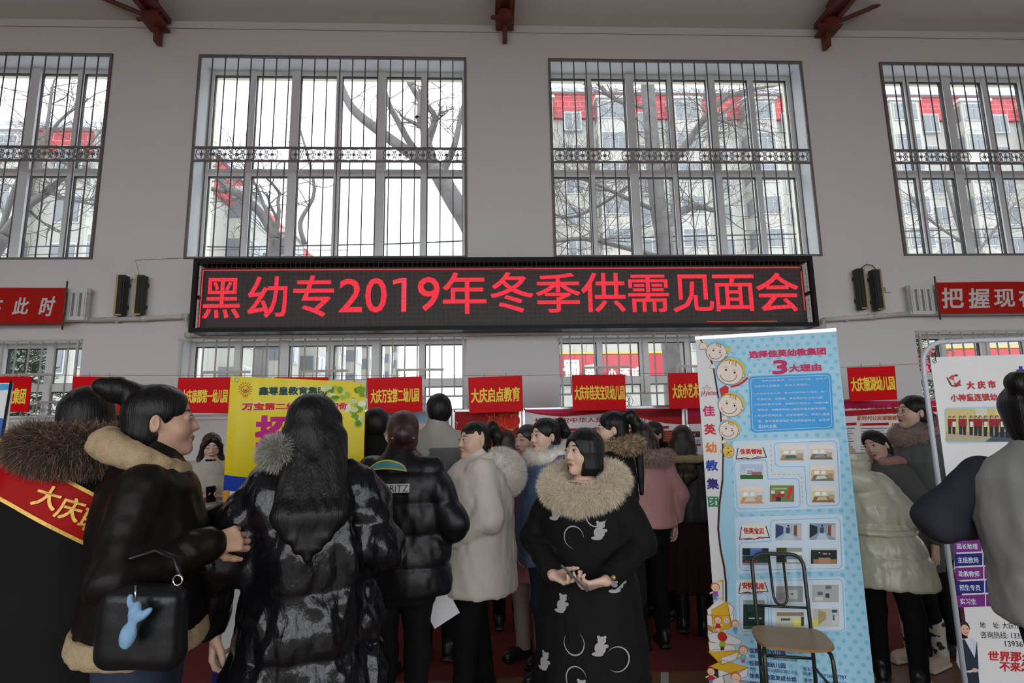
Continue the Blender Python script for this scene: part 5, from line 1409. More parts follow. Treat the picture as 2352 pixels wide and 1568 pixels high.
for t, x0, x1, y in (('佳英幼教集团，成立于2010年，坐落于', 1749, 1899, 872), ('大庆市让胡路区，现有三家园所。', 1732, 1858, 885.5), ('1.大庆连锁幼儿园，是大庆市市级示范园，是一', 1732, 1901, 902), ('所高起点、高规格、高品质的私立幼儿园。', 1739, 1891, 915), ('2.先进的教学设备，新颖的环境设计，优雅的教', 1733, 1903, 927), ('学空间，给教师和幼儿提供丰富的教学氛围。', 1740, 1899, 940), ('3.专业的师资队伍，近百名教职工，师资力量雄', 1734, 1905, 953), ('厚，常年接受各地区专业的技能培训，给老师', 1741, 1905, 966), ('最好的发展。', 1742, 1786, 979.5)):
    p.text(m, t, x0, y+4.2, x1, y-5.2, TW_, .003)
for q in ([(1682, 1013), (1927, 1005), (1933, 1166), (1688, 1175)], [(1687, 1187), (1935, 1180), (1941, 1309), (1692, 1317)], [(1689, 1331), (1939, 1324), (1944, 1449), (1694, 1456)]): p.rrect(m, q, 10, LBP, .002)
for L in ([(1687, 1065), (1690, 1059), (1757, 1056), (1761, 1062), (1764, 1100), (1828, 1098), (1835, 1104), (1838, 1158), (1832, 1164), (1700, 1169), (1693, 1163)], [(1778, 1022), (1784, 1017), (1915, 1012), (1922, 1018), (1929, 1152), (1922, 1160), (1860, 1162), (1853, 1157), (1848, 1071), (1789, 1071), (1781, 1066)],
          [(1770, 1200), (1776, 1194), (1922, 1189), (1929, 1195), (1934, 1298), (1927, 1305), (1706, 1309), (1699, 1303), (1698, 1253), (1704, 1246), (1771, 1242)], [(1698, 1372), (1704, 1365), (1757, 1363), (1763, 1369), (1766, 1443), (1760, 1449), (1706, 1450), (1700, 1444)], [(1770, 1339), (1776, 1332), (1928, 1329), (1935, 1335), (1940, 1442), (1932, 1448), (1778, 1450), (1772, 1444)]): p.line(m, L, 1.5, LINE, .003, close=True)
for i in range(6): p.line(m, [(1770+i*.4, 1021+i*11), (1770.3+i*.4, 1027+i*11)], 1.6, YH, .003); p.line(m, [(1775+i*11, 1089.5), (1782+i*11, 1089)], 1.6, YH, .003); p.line(m, [(1841+i*.4, 1094+i*11), (1841.3+i*.4, 1100+i*11)], 1.6, YH, .003)
for (x0, y0, x1, y1), t, tx in (((1690, 1024, 1760, 1054), '佳英领袖', (1700, 1043, 1749, 1030)), ((1698, 1205, 1767, 1238), '佳英宝贝', (1708, 1225, 1754, 1212)), ((1696, 1333, 1764, 1362), '安特思库', (1705, 1351, 1755, 1338))):
    p.poly(m, [(x0+5, y0+2), (x0+18, y0-3), (x1-18, y0-4), (x1-8, y0), (x1-1, y1-4), (x0+2, y1-1)], flat('book_page_print', srgb(226, 228, 220), .4), .003)
    p.line(m, [(x0+5, y0+5), (x0+1, y1-1)], 2, BRN, .004); p.line(m, [(x1-8, y0+3), (x1, y1-4)], 2.2, BRN, .004); p.line(m, [(x0+1, y1), (x0+22, y1-3), ((x0+x1)/2, y1), (x1-22, y1-5), (x1, y1-4)], 2, BRN, .004); p.line(m, [(x0+12, y1+.6), (x1-12, y1-2)], 1.5, TXR, .0045)
    p.text(m, t, *tx, ink((196, 30, 36)), .004, bold=.035)
def cls(fl, wl, ob): return [(0, 0, 1, 1, wl), (0, .72, 1, 1, (236, 226, 214)), ([(0, 0), (1, 0), (.85, .38), (.12, .38)], fl), (.15, .45, .35, .66, (246, 248, 244)), (.45, .45, .62, .66, (240, 246, 240)), ([(.2, .12), (.7, .16), (.6, .36), (.28, .34)], ob), (.72, .2, .95, .5, tuple(int(v*.8) for v in wl))]
hall = lambda wl, dk: [(0, 0, 1, 1, wl), ([(.25, 0), (.75, 0), (.55, .5), (.4, .5)], (190, 204, 220)), (.4, .4, .55, .75, (70, 80, 110)), ([(0, .1), (.3, .4), (.3, .8), (0, .95)], dk), ([(1, .05), (.66, .4), (.66, .8), (1, .95)], (206, 186, 190)), ([(.7, .3), (.82, .22), (.82, .92), (.7, .85)], (120, 84, 60)), (.45, .8, .52, .9, (40, 40, 50))]
photos = [((1791, 1023, 1847, 1057), cls((170, 140, 110), (216, 212, 196), (70, 110, 90))), ((1859, 1022, 1913, 1055), cls((120, 110, 80), (226, 210, 200), (150, 150, 164))), ((1862, 1069, 1916, 1104), cls((130, 120, 110), (222, 190, 150), (206, 222, 212))),
 ((1700, 1066, 1752, 1100), [(0, 0, 1, 1, (180, 200, 232)), (0, 0, 1, .28, (44, 110, 60)), (.0, .3, .5, .55, (210, 212, 216)), (.25, .3, .6, .7, (226, 226, 230)), (.5, .28, .95, .5, (170, 100, 100)), (.3, .52, .55, .58, (60, 70, 100)), (.3, .38, .5, .44, (50, 60, 80))]), ((1699, 1117, 1753, 1156), cls((206, 160, 116), (224, 216, 206), (206, 214, 206))),
 ((1768, 1114, 1824, 1152), [(0, 0, 1, 1, (110, 140, 90)), (.1, .1, .4, .45, (190, 60, 60)), (.35, .3, .6, .55, (200, 40, 50)), ([(.68, .2), (.82, .2), (.95, .9), (.8, .9)], (214, 60, 40)), (.25, .05, .45, .3, (40, 60, 70)), (.05, .5, .2, .7, (230, 220, 220)), (.45, .5, .58, .65, (240, 226, 226)), (.1, .75, .7, .85, (190, 190, 90))]), ((1864, 1117, 1918, 1153), cls((150, 110, 76), (214, 214, 178), (206, 196, 160))),
 ((1781, 1201, 1841, 1240), hall((170, 186, 210), (60, 70, 110))), ((1859, 1201, 1919, 1239), hall((140, 160, 190), (40, 50, 60))),
 ((1705, 1258, 1765, 1297), [(0, 0, 1, 1, (86, 130, 200)), (0, .12, 1, .55, (48, 70, 60)), (0, 0, 1, .14, (150, 160, 176)), (.0, .6, .3, 1, (30, 44, 46)), (.1, .2, .6, .26, (190, 50, 50)), (.75, .75, 1, 1, (40, 60, 60))]), ((1783, 1257, 1842, 1294), [(0, 0, 1, 1, (150, 166, 150)), (0, .1, .4, .7, (34, 50, 46)), (.4, .55, 1, .75, (230, 236, 240)), (.35, .3, 1, .42, (120, 150, 190)), (.4, .1, .9, .28, (220, 226, 230)), (0, .75, .4, 1, (60, 80, 40))]),
 ((1862, 1259, 1922, 1294), [(0, 0, 1, 1, (34, 50, 44)), (.1, .02, .98, .3, (160, 126, 100)), (.3, .05, .75, .4, (176, 140, 110)), (.45, .6, .62, .72, (190, 110, 170)), (.3, .7, .36, .76, (220, 220, 220)), (.68, .62, .74, .7, (200, 210, 210)), (0, .9, 1, 1, (190, 200, 206))]),
 ((1782, 1345, 1844, 1382), [(0, 0, 1, 1, (150, 158, 162)), (.4, .2, .8, .75, (186, 190, 186)), (.0, .15, .35, .6, (140, 136, 140)), (.55, .45, .65, .55, (110, 116, 120))]), ((1865, 1342, 1926, 1382), [(0, 0, 1, 1, (176, 180, 182)), (.5, .25, .65, .5, (60, 70, 70)), (.5, .75, .72, .95, (110, 116, 110)), (.2, .4, .4, .6, (100, 110, 110)), (.1, .1, .4, .3, (206, 208, 210))]),
 ((1707, 1377, 1756, 1444), [(0, 0, 1, 1, (24, 50, 48)), (0, .85, 1, 1, (150, 170, 170)), (.2, .6, .5, .85, (40, 70, 64)), (.25, .35, .85, .4, (150, 180, 176)), (0, .0, 1, .12, (60, 100, 80))]), ((1784, 1405, 1846, 1440), [(0, 0, 1, 1, (206, 210, 190)), (.0, .75, 1, 1, (150, 130, 110)), (.6, .05, 1, .5, (226, 220, 120)), (.15, .45, .5, .6, (80, 100, 90)), (.9, .1, 1, .7, (60, 80, 60))]), ((1867, 1397, 1927, 1438), [(0, 0, 1, 1, (190, 196, 190)), (0, 0, .2, .4, (222, 214, 90)), ([(.2, .1), (.5, .4), (.5, .8), (.2, .95)], (170, 150, 110)), (.7, .1, .98, .6, (200, 206, 210)), (.75, .35, .82, .65, (80, 96, 90)), (.72, .78, .92, .95, (50, 80, 120))])]
for q, sc in photos: p.photo(m, *q, .004, sc)
for t, x0, x1, y0, y1, bd in (('佳英宝贝幼儿园', 1721, 1803, 1502, 1490, .02), ('地址：大庆市让胡路区阳光佳苑', 1721, 1830, 1514, 1506, 0), ('佳英领袖幼儿园', 1721, 1803, 1531, 1519, .02), ('地址：大庆市让胡路区银亿小区', 1722, 1831, 1543, 1535, 0), ('佳英安特思库成长馆', 1722, 1828, 1561, 1549, .02), ('地址：大庆市东湖社区', 1722, 1800, 1573, 1565, 0), ('联系方式', 1845, 1881, 1541, 1532, 0), ('同老师 13936889797', 1845, 1943, 1555, 1545, 0), ('潘老师 13845950047', 1845, 1943, 1570, 1560, 0)): p.text(m, t, x0, y0, x1, y1, NAVY, .003, bold=bd)
BKY = ink((226, 178, 40)); BKW = ink((226, 226, 230)); BKL = ink((176, 120, 40))
def bookshape(pts, cover, off):
    p.poly(m, pts, cover, off); p.line(m, pts, 1, BKL, off+.0004, close=True)
for pts, cc in (([(1630, 1562), (1690, 1540), (1700, 1568), (1640, 1585)], BKW), ([(1628, 1530), (1690, 1548), (1718, 1532), (1660, 1515)], BKY), ([(1660, 1552), (1718, 1532), (1716, 1552), (1664, 1572)], BKW), ([(1627, 1496), (1656, 1525), (1696, 1512), (1700, 1494), (1640, 1490)], BKY), ([(1656, 1510), (1697, 1496), (1690, 1514), (1657, 1526)], BKW), ([(1627, 1472), (1686, 1482), (1690, 1494), (1630, 1496)], BKW), ([(1625, 1455), (1660, 1449), (1704, 1470), (1700, 1480), (1630, 1474)], BKW), ([(1624, 1400), (1652, 1372), (1686, 1394), (1680, 1412), (1626, 1412)], BKW), ([(1634, 1400), (1670, 1380), (1682, 1440), (1640, 1452)], BKY), ([(1670, 1380), (1686, 1396), (1684, 1440), (1680, 1442)], BKW), ([(1624, 1412), (1634, 1410), (1640, 1452), (1626, 1456)], BKW), ([(1625, 1434), (1636, 1438), (1638, 1452), (1626, 1446)], BKY)): bookshape(pts, cc, .0025+.0003*len(m.f) % .0015)
def wee(cx, cy, s_, hair, top, bottom, back=False):
    p.poly(m, [(cx-s_*.45, cy+s_*2.1), (cx+s_*.45, cy+s_*2.1), (cx+s_*.4, cy+s_*3.0), (cx-s_*.4, cy+s_*3.0)], bottom, .0052)
    p.poly(m, [(cx-s_*.55, cy+s_*.9), (cx+s_*.55, cy+s_*.9), (cx+s_*.7, cy+s_*2.2), (cx-s_*.7, cy+s_*2.2)], top, .0056)
    for q in (-1, 1): p.line(m, [(cx+q*s_*.5, cy+s_*1.1), (cx+q*s_*1.2, cy+s_*1.5)], s_*.32, SKC, .0054)
    p.disc(m, cx, cy, s_*1.05, hair, .0060, n=18)
    if not back: p.disc(m, cx, cy+s_*.15, s_*.85, ink((240, 206, 180)), .0064, n=16); p.disc(m, cx-s_*.3, cy+.5, .8, BRN, .0068, n=6); p.disc(m, cx+s_*.3, cy+.5, .8, BRN, .0068, n=6); p.line(m, [(cx-s_*.3, cy+s_*.45), (cx, cy+s_*.6), (cx+s_*.3, cy+s_*.45)], 1, ink((190, 60, 50)), .0068)
HO = ink((214, 116, 50)); wee(1643, 1347, 10, HO, ink((156, 90, 170)), ink((80, 160, 214))); p.line(m, [(1660, 1330), (1661, 1376)], 1.2, LNE, .005); p.poly(m, [(1659, 1331), (1645, 1334), (1660, 1338)], YH, .005)
wee(1649, 1422, 9, HO, ink((196, 40, 50)), ink((236, 206, 186))); p.disc(m, 1668, 1424, 6, WHITE, .006); p.disc(m, 1666, 1422, 1.3, REDP, .0064); p.disc(m, 1670, 1426, 1.3, BLUEP, .0064)
wee(1659, 1461, 10.5, ink((190, 44, 30)), ink((150, 180, 50)), ink((90, 44, 40)), True); wee(1689, 1430, 8, HO, ink((130, 150, 190)), ink((100, 180, 206))); wee(1707, 1491, 10, HO, ink((120, 190, 180)), ink((206, 80, 110))); wee(1633, 1540, 9.5, ink((130, 50, 30)), ink((196, 50, 46)), ink((80, 150, 200))); wee(1690, 1553, 11, HO, WHITE, WHITE)
done(m, 'printed_sheet')
g = MB(); g.box(p.fn(p.W/2, .04, -.05), (p.W+.02, .10, .075), ALU, Matrix.Rotation(math.atan2(p.e.y, p.e.x), 3, 'Z')); done(g, 'base_cassette')
g = MB(); g.box(p.fn(p.W/2, zt+.006, -.004), (p.W+.004, .016, .022), ALU, Matrix.Rotation(math.atan2(p.e.y, p.e.x), 3, 'Z')); done(g, 'top_rail')
g = MB(); g.tube([p.fn(p.W/2, .05, -.06), p.fn(p.W/2, zt, -.03)], .009, ALU, 8); done(g, 'support_pole')

# ---------------- white banner in a tube frame at the right
Yb = 2.98
a, b = at(2136, 820, Yb+.03), at(2136+352, 822, Yb-.09); p = Panel(a, b); zt = a.z
r, c, done = newstand('framed_banner', p, 'white recruitment banner in a pale tube frame at the right edge')
m = MB(); p.sheet(m, .12, zt, WHITE)
REDT = flat('red_letter_print', srgb(196, 40, 44), .4); VIO = flat('violet_letter_print', srgb(62, 44, 140), .4); SHD = flat('shadow_print', srgb(120, 112, 112), .5)
p.disc(m, 2192, 875, 14, REDT, .001, 15); p.disc(m, 2191, 872, 9, ink((222, 80, 44)), .0014); p.poly(m, [(2176, 868), (2190, 874), (2192, 888), (2184, 884)], WHITE, .002); p.poly(m, [(2190, 866), (2200, 862), (2204, 872), (2196, 880), (2192, 878)], WHITE, .002); p.disc(m, 2196, 862, 4, BLK, .0024, 3); p.line(m, [(2175, 867), (2186, 886), (2207, 884)], 3, BLK, .0022)
for s_, x0, y0, x1, y1 in (('大', 2221, 893, 2236, 875), ('庆', 2246, 892, 2261, 874), ('市', 2270, 891, 2285, 873)): p.text(m, s_, x0+1, y0+1, x1+1, y1+1, SHD, .0012, bold=.03); p.text(m, s_, x0, y0, x1, y1, REDT, .002, bold=.035)
p.text(m, '小神童连锁幼儿园', 2185, 922.5, 2326, 902.5, SHD, .0012, bold=.015); p.text(m, '小神童连锁幼儿园', 2184, 921.5, 2325, 901.5, REDT, .002, bold=.018)
p.text(m, '招聘', 2338, 878, 2440, 838, VIO, .002, bold=.05)
p.rrect(m, [(2168, 936), (2400, 930), (2404, 1013), (2174, 1019)], 8, ink((170, 206, 230)), .001)
p.photo(m, 2172, 938, 2396, 1014, .0016, [(0, 0, 1, 1, (206, 194, 130)), (0, .0, 1, .3, (176, 172, 140)), (.5, .8, 1, 1, (224, 210, 130)), ([(.4, 0), (1, 0), (1, .28), (.55, .3)], (70, 90, 96)), (.3, .75, .42, 1, (214, 210, 190))], False)
for i in range(16):
    x = 2180+i*12+rl.uniform(-2, 2); k = 12+i*.55
    p.poly(m, [(x-k*.28, 978), (x+k*.28, 978), (x+k*.22, 978+k*1.5), (x-k*.22, 978+k*1.5)], ink((40, 36, 44)), .004); p.poly(m, [(x-k*.38, 962), (x+k*.38, 962), (x+k*.3, 979), (x-k*.3, 979)], ink((150, 30, 40)), .0044); p.disc(m, x, 958, k*.24, ink((60, 44, 40)), .0046, k*.3, 8); p.disc(m, x, 959, k*.18, ink((206, 170, 150)), .005, k*.22, 8)
    if i % 3 == 1: p.poly(m, [(x-4, 968), (x+4, 968), (x+4, 980), (x-4, 980)], ink((226, 220, 226)), .0052)
for i, t in enumerate(('小神童幼儿园创建于2003年，', '是一所充满爱与欢乐的幼儿园，', '现因发展需要诚聘英才加入我们', '事业成长的舞台，', '友爱的大家庭，期待您的加入。')): p.text(m, t, 2200, 1096+i*25, 2200+[150, 165, 172, 100, 160][i], 1084+i*25, ink((96, 92, 98)), .002)
NV = ink((40, 36, 120)); PU = ink((124, 40, 132))
for i, (t, n_) in enumerate((('职 务', '数量'), ('园长助理', '2'), ('主班教师', '3'), ('助教教师', '4'), ('招生专员', '2'), ('实习生', '6'))):
    y = 1209+i*31.6; x = 2188+i*2.0; mm = PU if i % 2 else NV
    p.poly(m, [(x, y), (x+64, y-3), (x+64, y+25), (x, y+28)], mm, .0015); p.poly(m, [(x+67, y-3), (x+190, y-8), (x+190, y+20), (x+67, y+25)], mm, .0015)
    w_ = 11.5*len(t) if i else 38
    p.text(m, t, x+8 if i else x+15, y+20, x+8+w_ if i else x+53, y+7, TW_, .002, bold=.012); p.text(m, n_, x+82 if i else x+76, y+17, x+(87 if i else 98), y+5, TW_, .002)
p.text(m, '地    址: 大庆市让胡路区', 2251, 1442, 2400, 1430, DK, .002); p.text(m, '咨询热线: 13352590000', 2253, 1465, 2402, 1452, DK, .002); p.text(m, '13936700000', 2309, 1484, 2402, 1473, DK, .002)
p.text(m, '世界那么大', 2270, 1517, 2395, 1497, REDT, .002, bold=.03, shear=.1); p.text(m, '不来怎么看', 2296, 1541, 2415, 1521, REDT, .002, bold=.03, shear=.1)
# printed figure of a teacher
def P_(pts, cc, off): p.poly(m, pts, ink(cc), off)
P_([(2208, 1540), (2246, 1536), (2252, 1600), (2210, 1604)], (38, 46, 66), .002); P_([(2197, 1476), (2210, 1466), (2232, 1464), (2242, 1474), (2250, 1538), (2240, 1540), (2228, 1544), (2206, 1540), (2196, 1520)], (206, 208, 222), .0024); P_([(2208, 1470), (2214, 1466), (2238, 1510), (2243, 1470), (2247, 1536), (2212, 1540)], (40, 52, 66), .003); P_([(2214, 1466), (2226, 1464), (2239, 1506)], (214, 216, 226), .0034)
p.disc(m, 2214, 1440, 12.5, ink((40, 28, 28)), .0026, 15); p.disc(m, 2216, 1446, 9.5, ink((222, 172, 152)), .0032, 13); p.disc(m, 2212, 1444, 1.2, BRN, .0036, n=6); p.disc(m, 2221, 1443, 1.2, BRN, .0036, n=6); p.line(m, [(2213, 1452), (2217, 1454), (2221, 1451)], 1.4, REDT, .0036); p.disc(m, 2238, 1538, 7, ink((222, 172, 152)), .0036, 5)
done(m, 'banner_sheet')
TUBE = mat('pale_blue_steel_tube', (.52, .56, .62), .35, var=.03)
xa, ya_ = p.uv(2119, 900); zt2 = p.uv(2160, 787)[1]; xb_ = xa+.92; xa0 = p.uv(2183, 1568)[0]
pts = [(xa, .02), (xa, zt2-.16)]+[(xa+.12*(1-math.cos(t*math.pi/12)), zt2-.12+.12*math.sin(t*math.pi/12)-.0) for t in range(1, 7)]
pts += [(2*xa+.92-q[0], q[1]) for q in reversed(pts)]
g = MB(); g.tube([p.fn(*q, .035) for q in pts], .0125, TUBE, 12); done(g, 'tube_frame')
for x in (xa, xa+.92):
    g = MB(); g.tube([p.fn(x, .015, .30), p.fn(x, .015, -.25)], .0125, TUBE, 10); done(g, 'foot_bar')
for x, y in ((2147, 829), (2480, 832)):
    g = MB(); q = p.fn(*p.uv(x, y), .004); g.tube([q+p.e*(.010*math.cos(t*.7))+Vector((0, 0, .010*math.sin(t*.7))) for t in range(9)], .003, ALU, 6, close=True); g.tube([q, p.fn(p.uv(x, y)[0], zt2, .035)], .0018, BLK, 5); done(g, 'grommet')
# ---------------- edge of a banner at the far left
a, b = at(-190, 884, 3.05), at(30, 879, 3.05); p = Panel(a, b); zt = b.z
r, c, done = newstand('banner_stand', p, 'white and light blue banner cut by the left edge, on a black pole')
m = MB(); p.sheet(m, .1, zt, WHITE); p.poly(m, [(-185, 886), (30, 881), (28, 895), (-185, 905)], ink((70, 160, 214)), .001); p.poly(m, [(-185, 960), (6, 960), (14, 975), (4, 1010), (-185, 1030)], ink((60, 100, 180)), .001)
done(m, 'banner_sheet')
g = MB(); g.tube([p.fn(p.W-.005, zt+.01, .006), p.fn(p.W-.075, .02, .02)], .006, BLK, 8); done(g, 'stand_pole')
g = MB(); g.tube([p.fn(p.W-.075, .02, .03), p.fn(p.W-.075, .02, -.3)], .008, BLK, 8); done(g, 'foot_bar')

# ---------------- the school chair
CH = mat('dark_green_enamel_tube', (.022, .028, .022), .32, var=.15, vscale=20)
PLY = mat('worn_plywood_seat', (.40, .29, .17), .38, var=.12, vscale=5, bump=.1, bscale=8, bstretch=(1, 12, 1)); PLYE = mat('plywood_edge', (.36, .17, .06), .5, var=.15)
q1 = at(1812, 1458, 3.22); r = empty('school_chair', (q1.x+.01, q1.y, 0), math.radians(-16)); tag(r, 'school chair with plywood seat and dark green tube frame before the light blue banner', 'chair')
SH_ = .455
m = MB(); n = 40; top = []; 
def se(t, k):
    cx, sx = math.cos(t), math.sin(t); e = 2/4.2
    w = .205-.012*(sx > 0)*sx
    return Vector((w*k*math.copysign(abs(cx)**e, cx), .19*k*-math.copysign(abs(sx)**e, sx)*-1, 0))
rim = [se(2*math.pi*i/n, 1) for i in range(n)]
vs = [v+Vector((0, 0, SH_+.012-.010*math.exp(-((v.x/.15)**2)))) for v in rim]+[se(2*math.pi*i/n, .55)+Vector((0, 0, SH_+.004)) for i in range(n)]+[Vector((0, 0, SH_))]
fs = [(i, (i+1) % n, n+(i+1) % n, n+i) for i in range(n)]+[(n+i, n+(i+1) % n, 2*n) for i in range(n)]
m.add(vs, fs, PLY, True); vs2 = [v-Vector((0, 0, .014)) for v in vs]; m.add(vs2, [tuple(reversed(f)) for f in fs], PLY, True); m.add(vs[:n]+vs2[:n], [(i, n+i, n+(i+1) % n, (i+1) % n) for i in range(n)], PLYE, True)
for x in (-.15, .15):
    for y in (-.12, .13): m.tube([(x, y, SH_+.004), (x, y, SH_+.0085)], .006, ALU, 8)
m.build('seat', r)
bt = .875; bw = .152; rb = .07
arc = [(-bw, .19, .03), (-bw, .185, SH_), (-bw, .215, bt-rb)]+[(-bw+rb*(1-math.cos(t)), .215+.006, bt-rb+rb*math.sin(t)) for t in [math.pi/12*i for i in range(1, 7)]]
arc = arc+[(-x, y, z) for x, y, z in reversed(arc)]
m = MB(); m.tube(arc, .0115, CH, 10); m.build('back_frame', r)
m = MB(); u = [(-.048, .222, bt), (-.040, .212, SH_+.17)]+[(-.036*math.cos(t), .207, SH_+.16-.036*math.sin(t)) for t in [math.pi/8*i for i in range(9)]]+[(.040, .212, SH_+.17), (.0, .222, bt)]
u[-1] = (.036, .222, bt); m.tube(u, .008, CH, 8); m.build('back_loop', r)
m = MB(); m.tube([(-bw, .203, SH_+.115), (bw, .203, SH_+.115)], .008, CH, 8); m.build('back_rail', r)
for s in (-1, 1):
    m = MB(); m.tube([(s*bw, .18, SH_-.022), (s*.165, -.10, SH_-.022), (s*.172, -.135, SH_-.03), (s*.176, -.150, SH_-.06), (s*.182, -.17, .02)], .0115, CH, 10); lo_ = m.build('leg', r)
    m = MB(); m.tube([(s*.182, -.17, .025), (s*.182, -.17, 0)], .014, BLK, 8); m.build('rubber_foot', lo_)
    m = MB(); m.tube([(s*bw, .19, .035), (s*bw, .19, 0)], .014, BLK, 8); m.build('rubber_foot', r)
    m = MB(); m.tube([(s*bw, .188, .24), (s*.178, -.158, .24)], .008, CH, 8); m.build('stretcher', r)
m = MB(); m.tube([(-bw, .186, .29), (bw, .186, .29)], .009, CH, 8); m.build('stretcher', r)
r.scale = (.92, .92, .935)
# ------------------------------------------------------------------ the crowd
def garment(name, c, rough=.7, **k):
    k.setdefault('spec', .18 if max(c) < .05 and rough > .5 else .4)
    return mat(name, c, rough, var=k.pop('var', .08), vscale=k.pop('vscale', 5), bump=k.pop('bump', .12), bscale=k.pop('bscale', 45), **k)
G_BLK = garment('black_wool_cloth', (.006, .006, .007), .8); G_BLK2 = garment('black_padded_nylon', (.006, .006, .008), .38, spec=.3); G_VIN = garment('black_glossy_vinyl', (.005, .005, .007), .20, bump=.5, bscale=22, bstretch=(1.6, 1.6, .8), spec=.38, coat=.06)
G_TRS = garment('black_trousers_cloth', (.005, .005, .006), .85); G_JEAN = garment('dark_blue_denim', (.018, .028, .055), .85, bscale=150); G_SHOE = garment('black_shoe_leather', (.012, .012, .012), .35); G_SOLE = garment('white_rubber_sole', (.55, .53, .5), .6)
def place(px, s, a, ytop, name='person', label='', **k):
    Y = F_PX/s; p = at(px, 995, Y); phi = math.degrees(math.atan2(p.x, p.y)); yh = 784+(CF.z*F_PX+CR.z*(px-1176))/CU.z; h = HC+(yh-ytop)/s-.012
    return Person(name, label, (p.x, p.y), a-phi, h, **k), p
def obj_at(o, P): o.location = P; return o
def wpt(P, v):      # body frame point to world
    v = P.fin([v])[0]; return P.root.matrix_basis @ Vector(v)
def to_world(P, mb, name, label, cat, group=None):
    """a held thing modelled in the body frame of the person and left as a thing of its own"""
    M = P.root.matrix_basis; vs = P.fin(np.array(mb.v)); W = [M @ Vector(v) for v in vs]; c = sum(W, Vector())/len(W)
    mb.v = [tuple(w-c) for w in W]; o = mb.build(name); o.location = c; tag(o, label, cat, group); return o
def phone(P, c, u, w, lab, size=(.072, .150, .009)):
    """u along the length, w the facing normal"""
    u = Vector(u).normalized(); w = Vector(w); w = (w-u*w.dot(u)).normalized(); s = u.cross(w); R = Matrix((s, u, w)).transposed()
    r = empty('mobile_phone', wpt(P, c)); r.rotation_euler = (0, 0, 0); Mr = P.root.matrix_basis.to_3x3(); R2 = Mr @ R
    tag(r, lab, 'phone')
    m = MB(); m.box((0, 0, 0), size, BLK, R2); m.build('phone_body', r)
    m = MB(); m.box(R2 @ Vector((0, 0, size[2]/2+.0006)), (size[0]*.92, size[1]*.94, .001), mat('phone_glass', (.01, .012, .015), .05, var=0), R2); m.build('screen', r)
    m = MB(); m.box(R2 @ Vector((-size[0]/2, 0, 0)), (.002, size[1], size[2]*.8), ALU, R2); m.build('metal_edge', r)
FUR_BR = [mat('brown_fur', (.10, .064, .044), .75, var=.3, vscale=25), mat('brown_fur_tip', (.30, .20, .125), .7, var=.3, vscale=25), mat('dark_fur', (.045, .030, .022), .75, var=.3)]
FUR_CR = [mat('cream_fur', (.78, .68, .52), .75, var=.15, vscale=25), mat('pale_fur', (.88, .81, .68), .75, var=.1), mat('tan_fur', (.62, .48, .32), .75, var=.2)]
FUR_WH = [mat('white_fur', (.80, .76, .70), .75, var=.1, vscale=25), mat('off_white_fur', (.66, .61, .55), .75, var=.1)]  # two tones of white, mixed at random among the strands
FUR_PK = [mat('pinkish_fur', (.42, .30, .27), .75, var=.15, vscale=25), mat('pinkish_fur_tip', (.52, .42, .38), .75, var=.1)]
FUR_GR = [mat('grey_fur', (.30, .28, .26), .75, var=.2, vscale=25), mat('grey_fur_tip', (.42, .40, .37), .75, var=.1)]

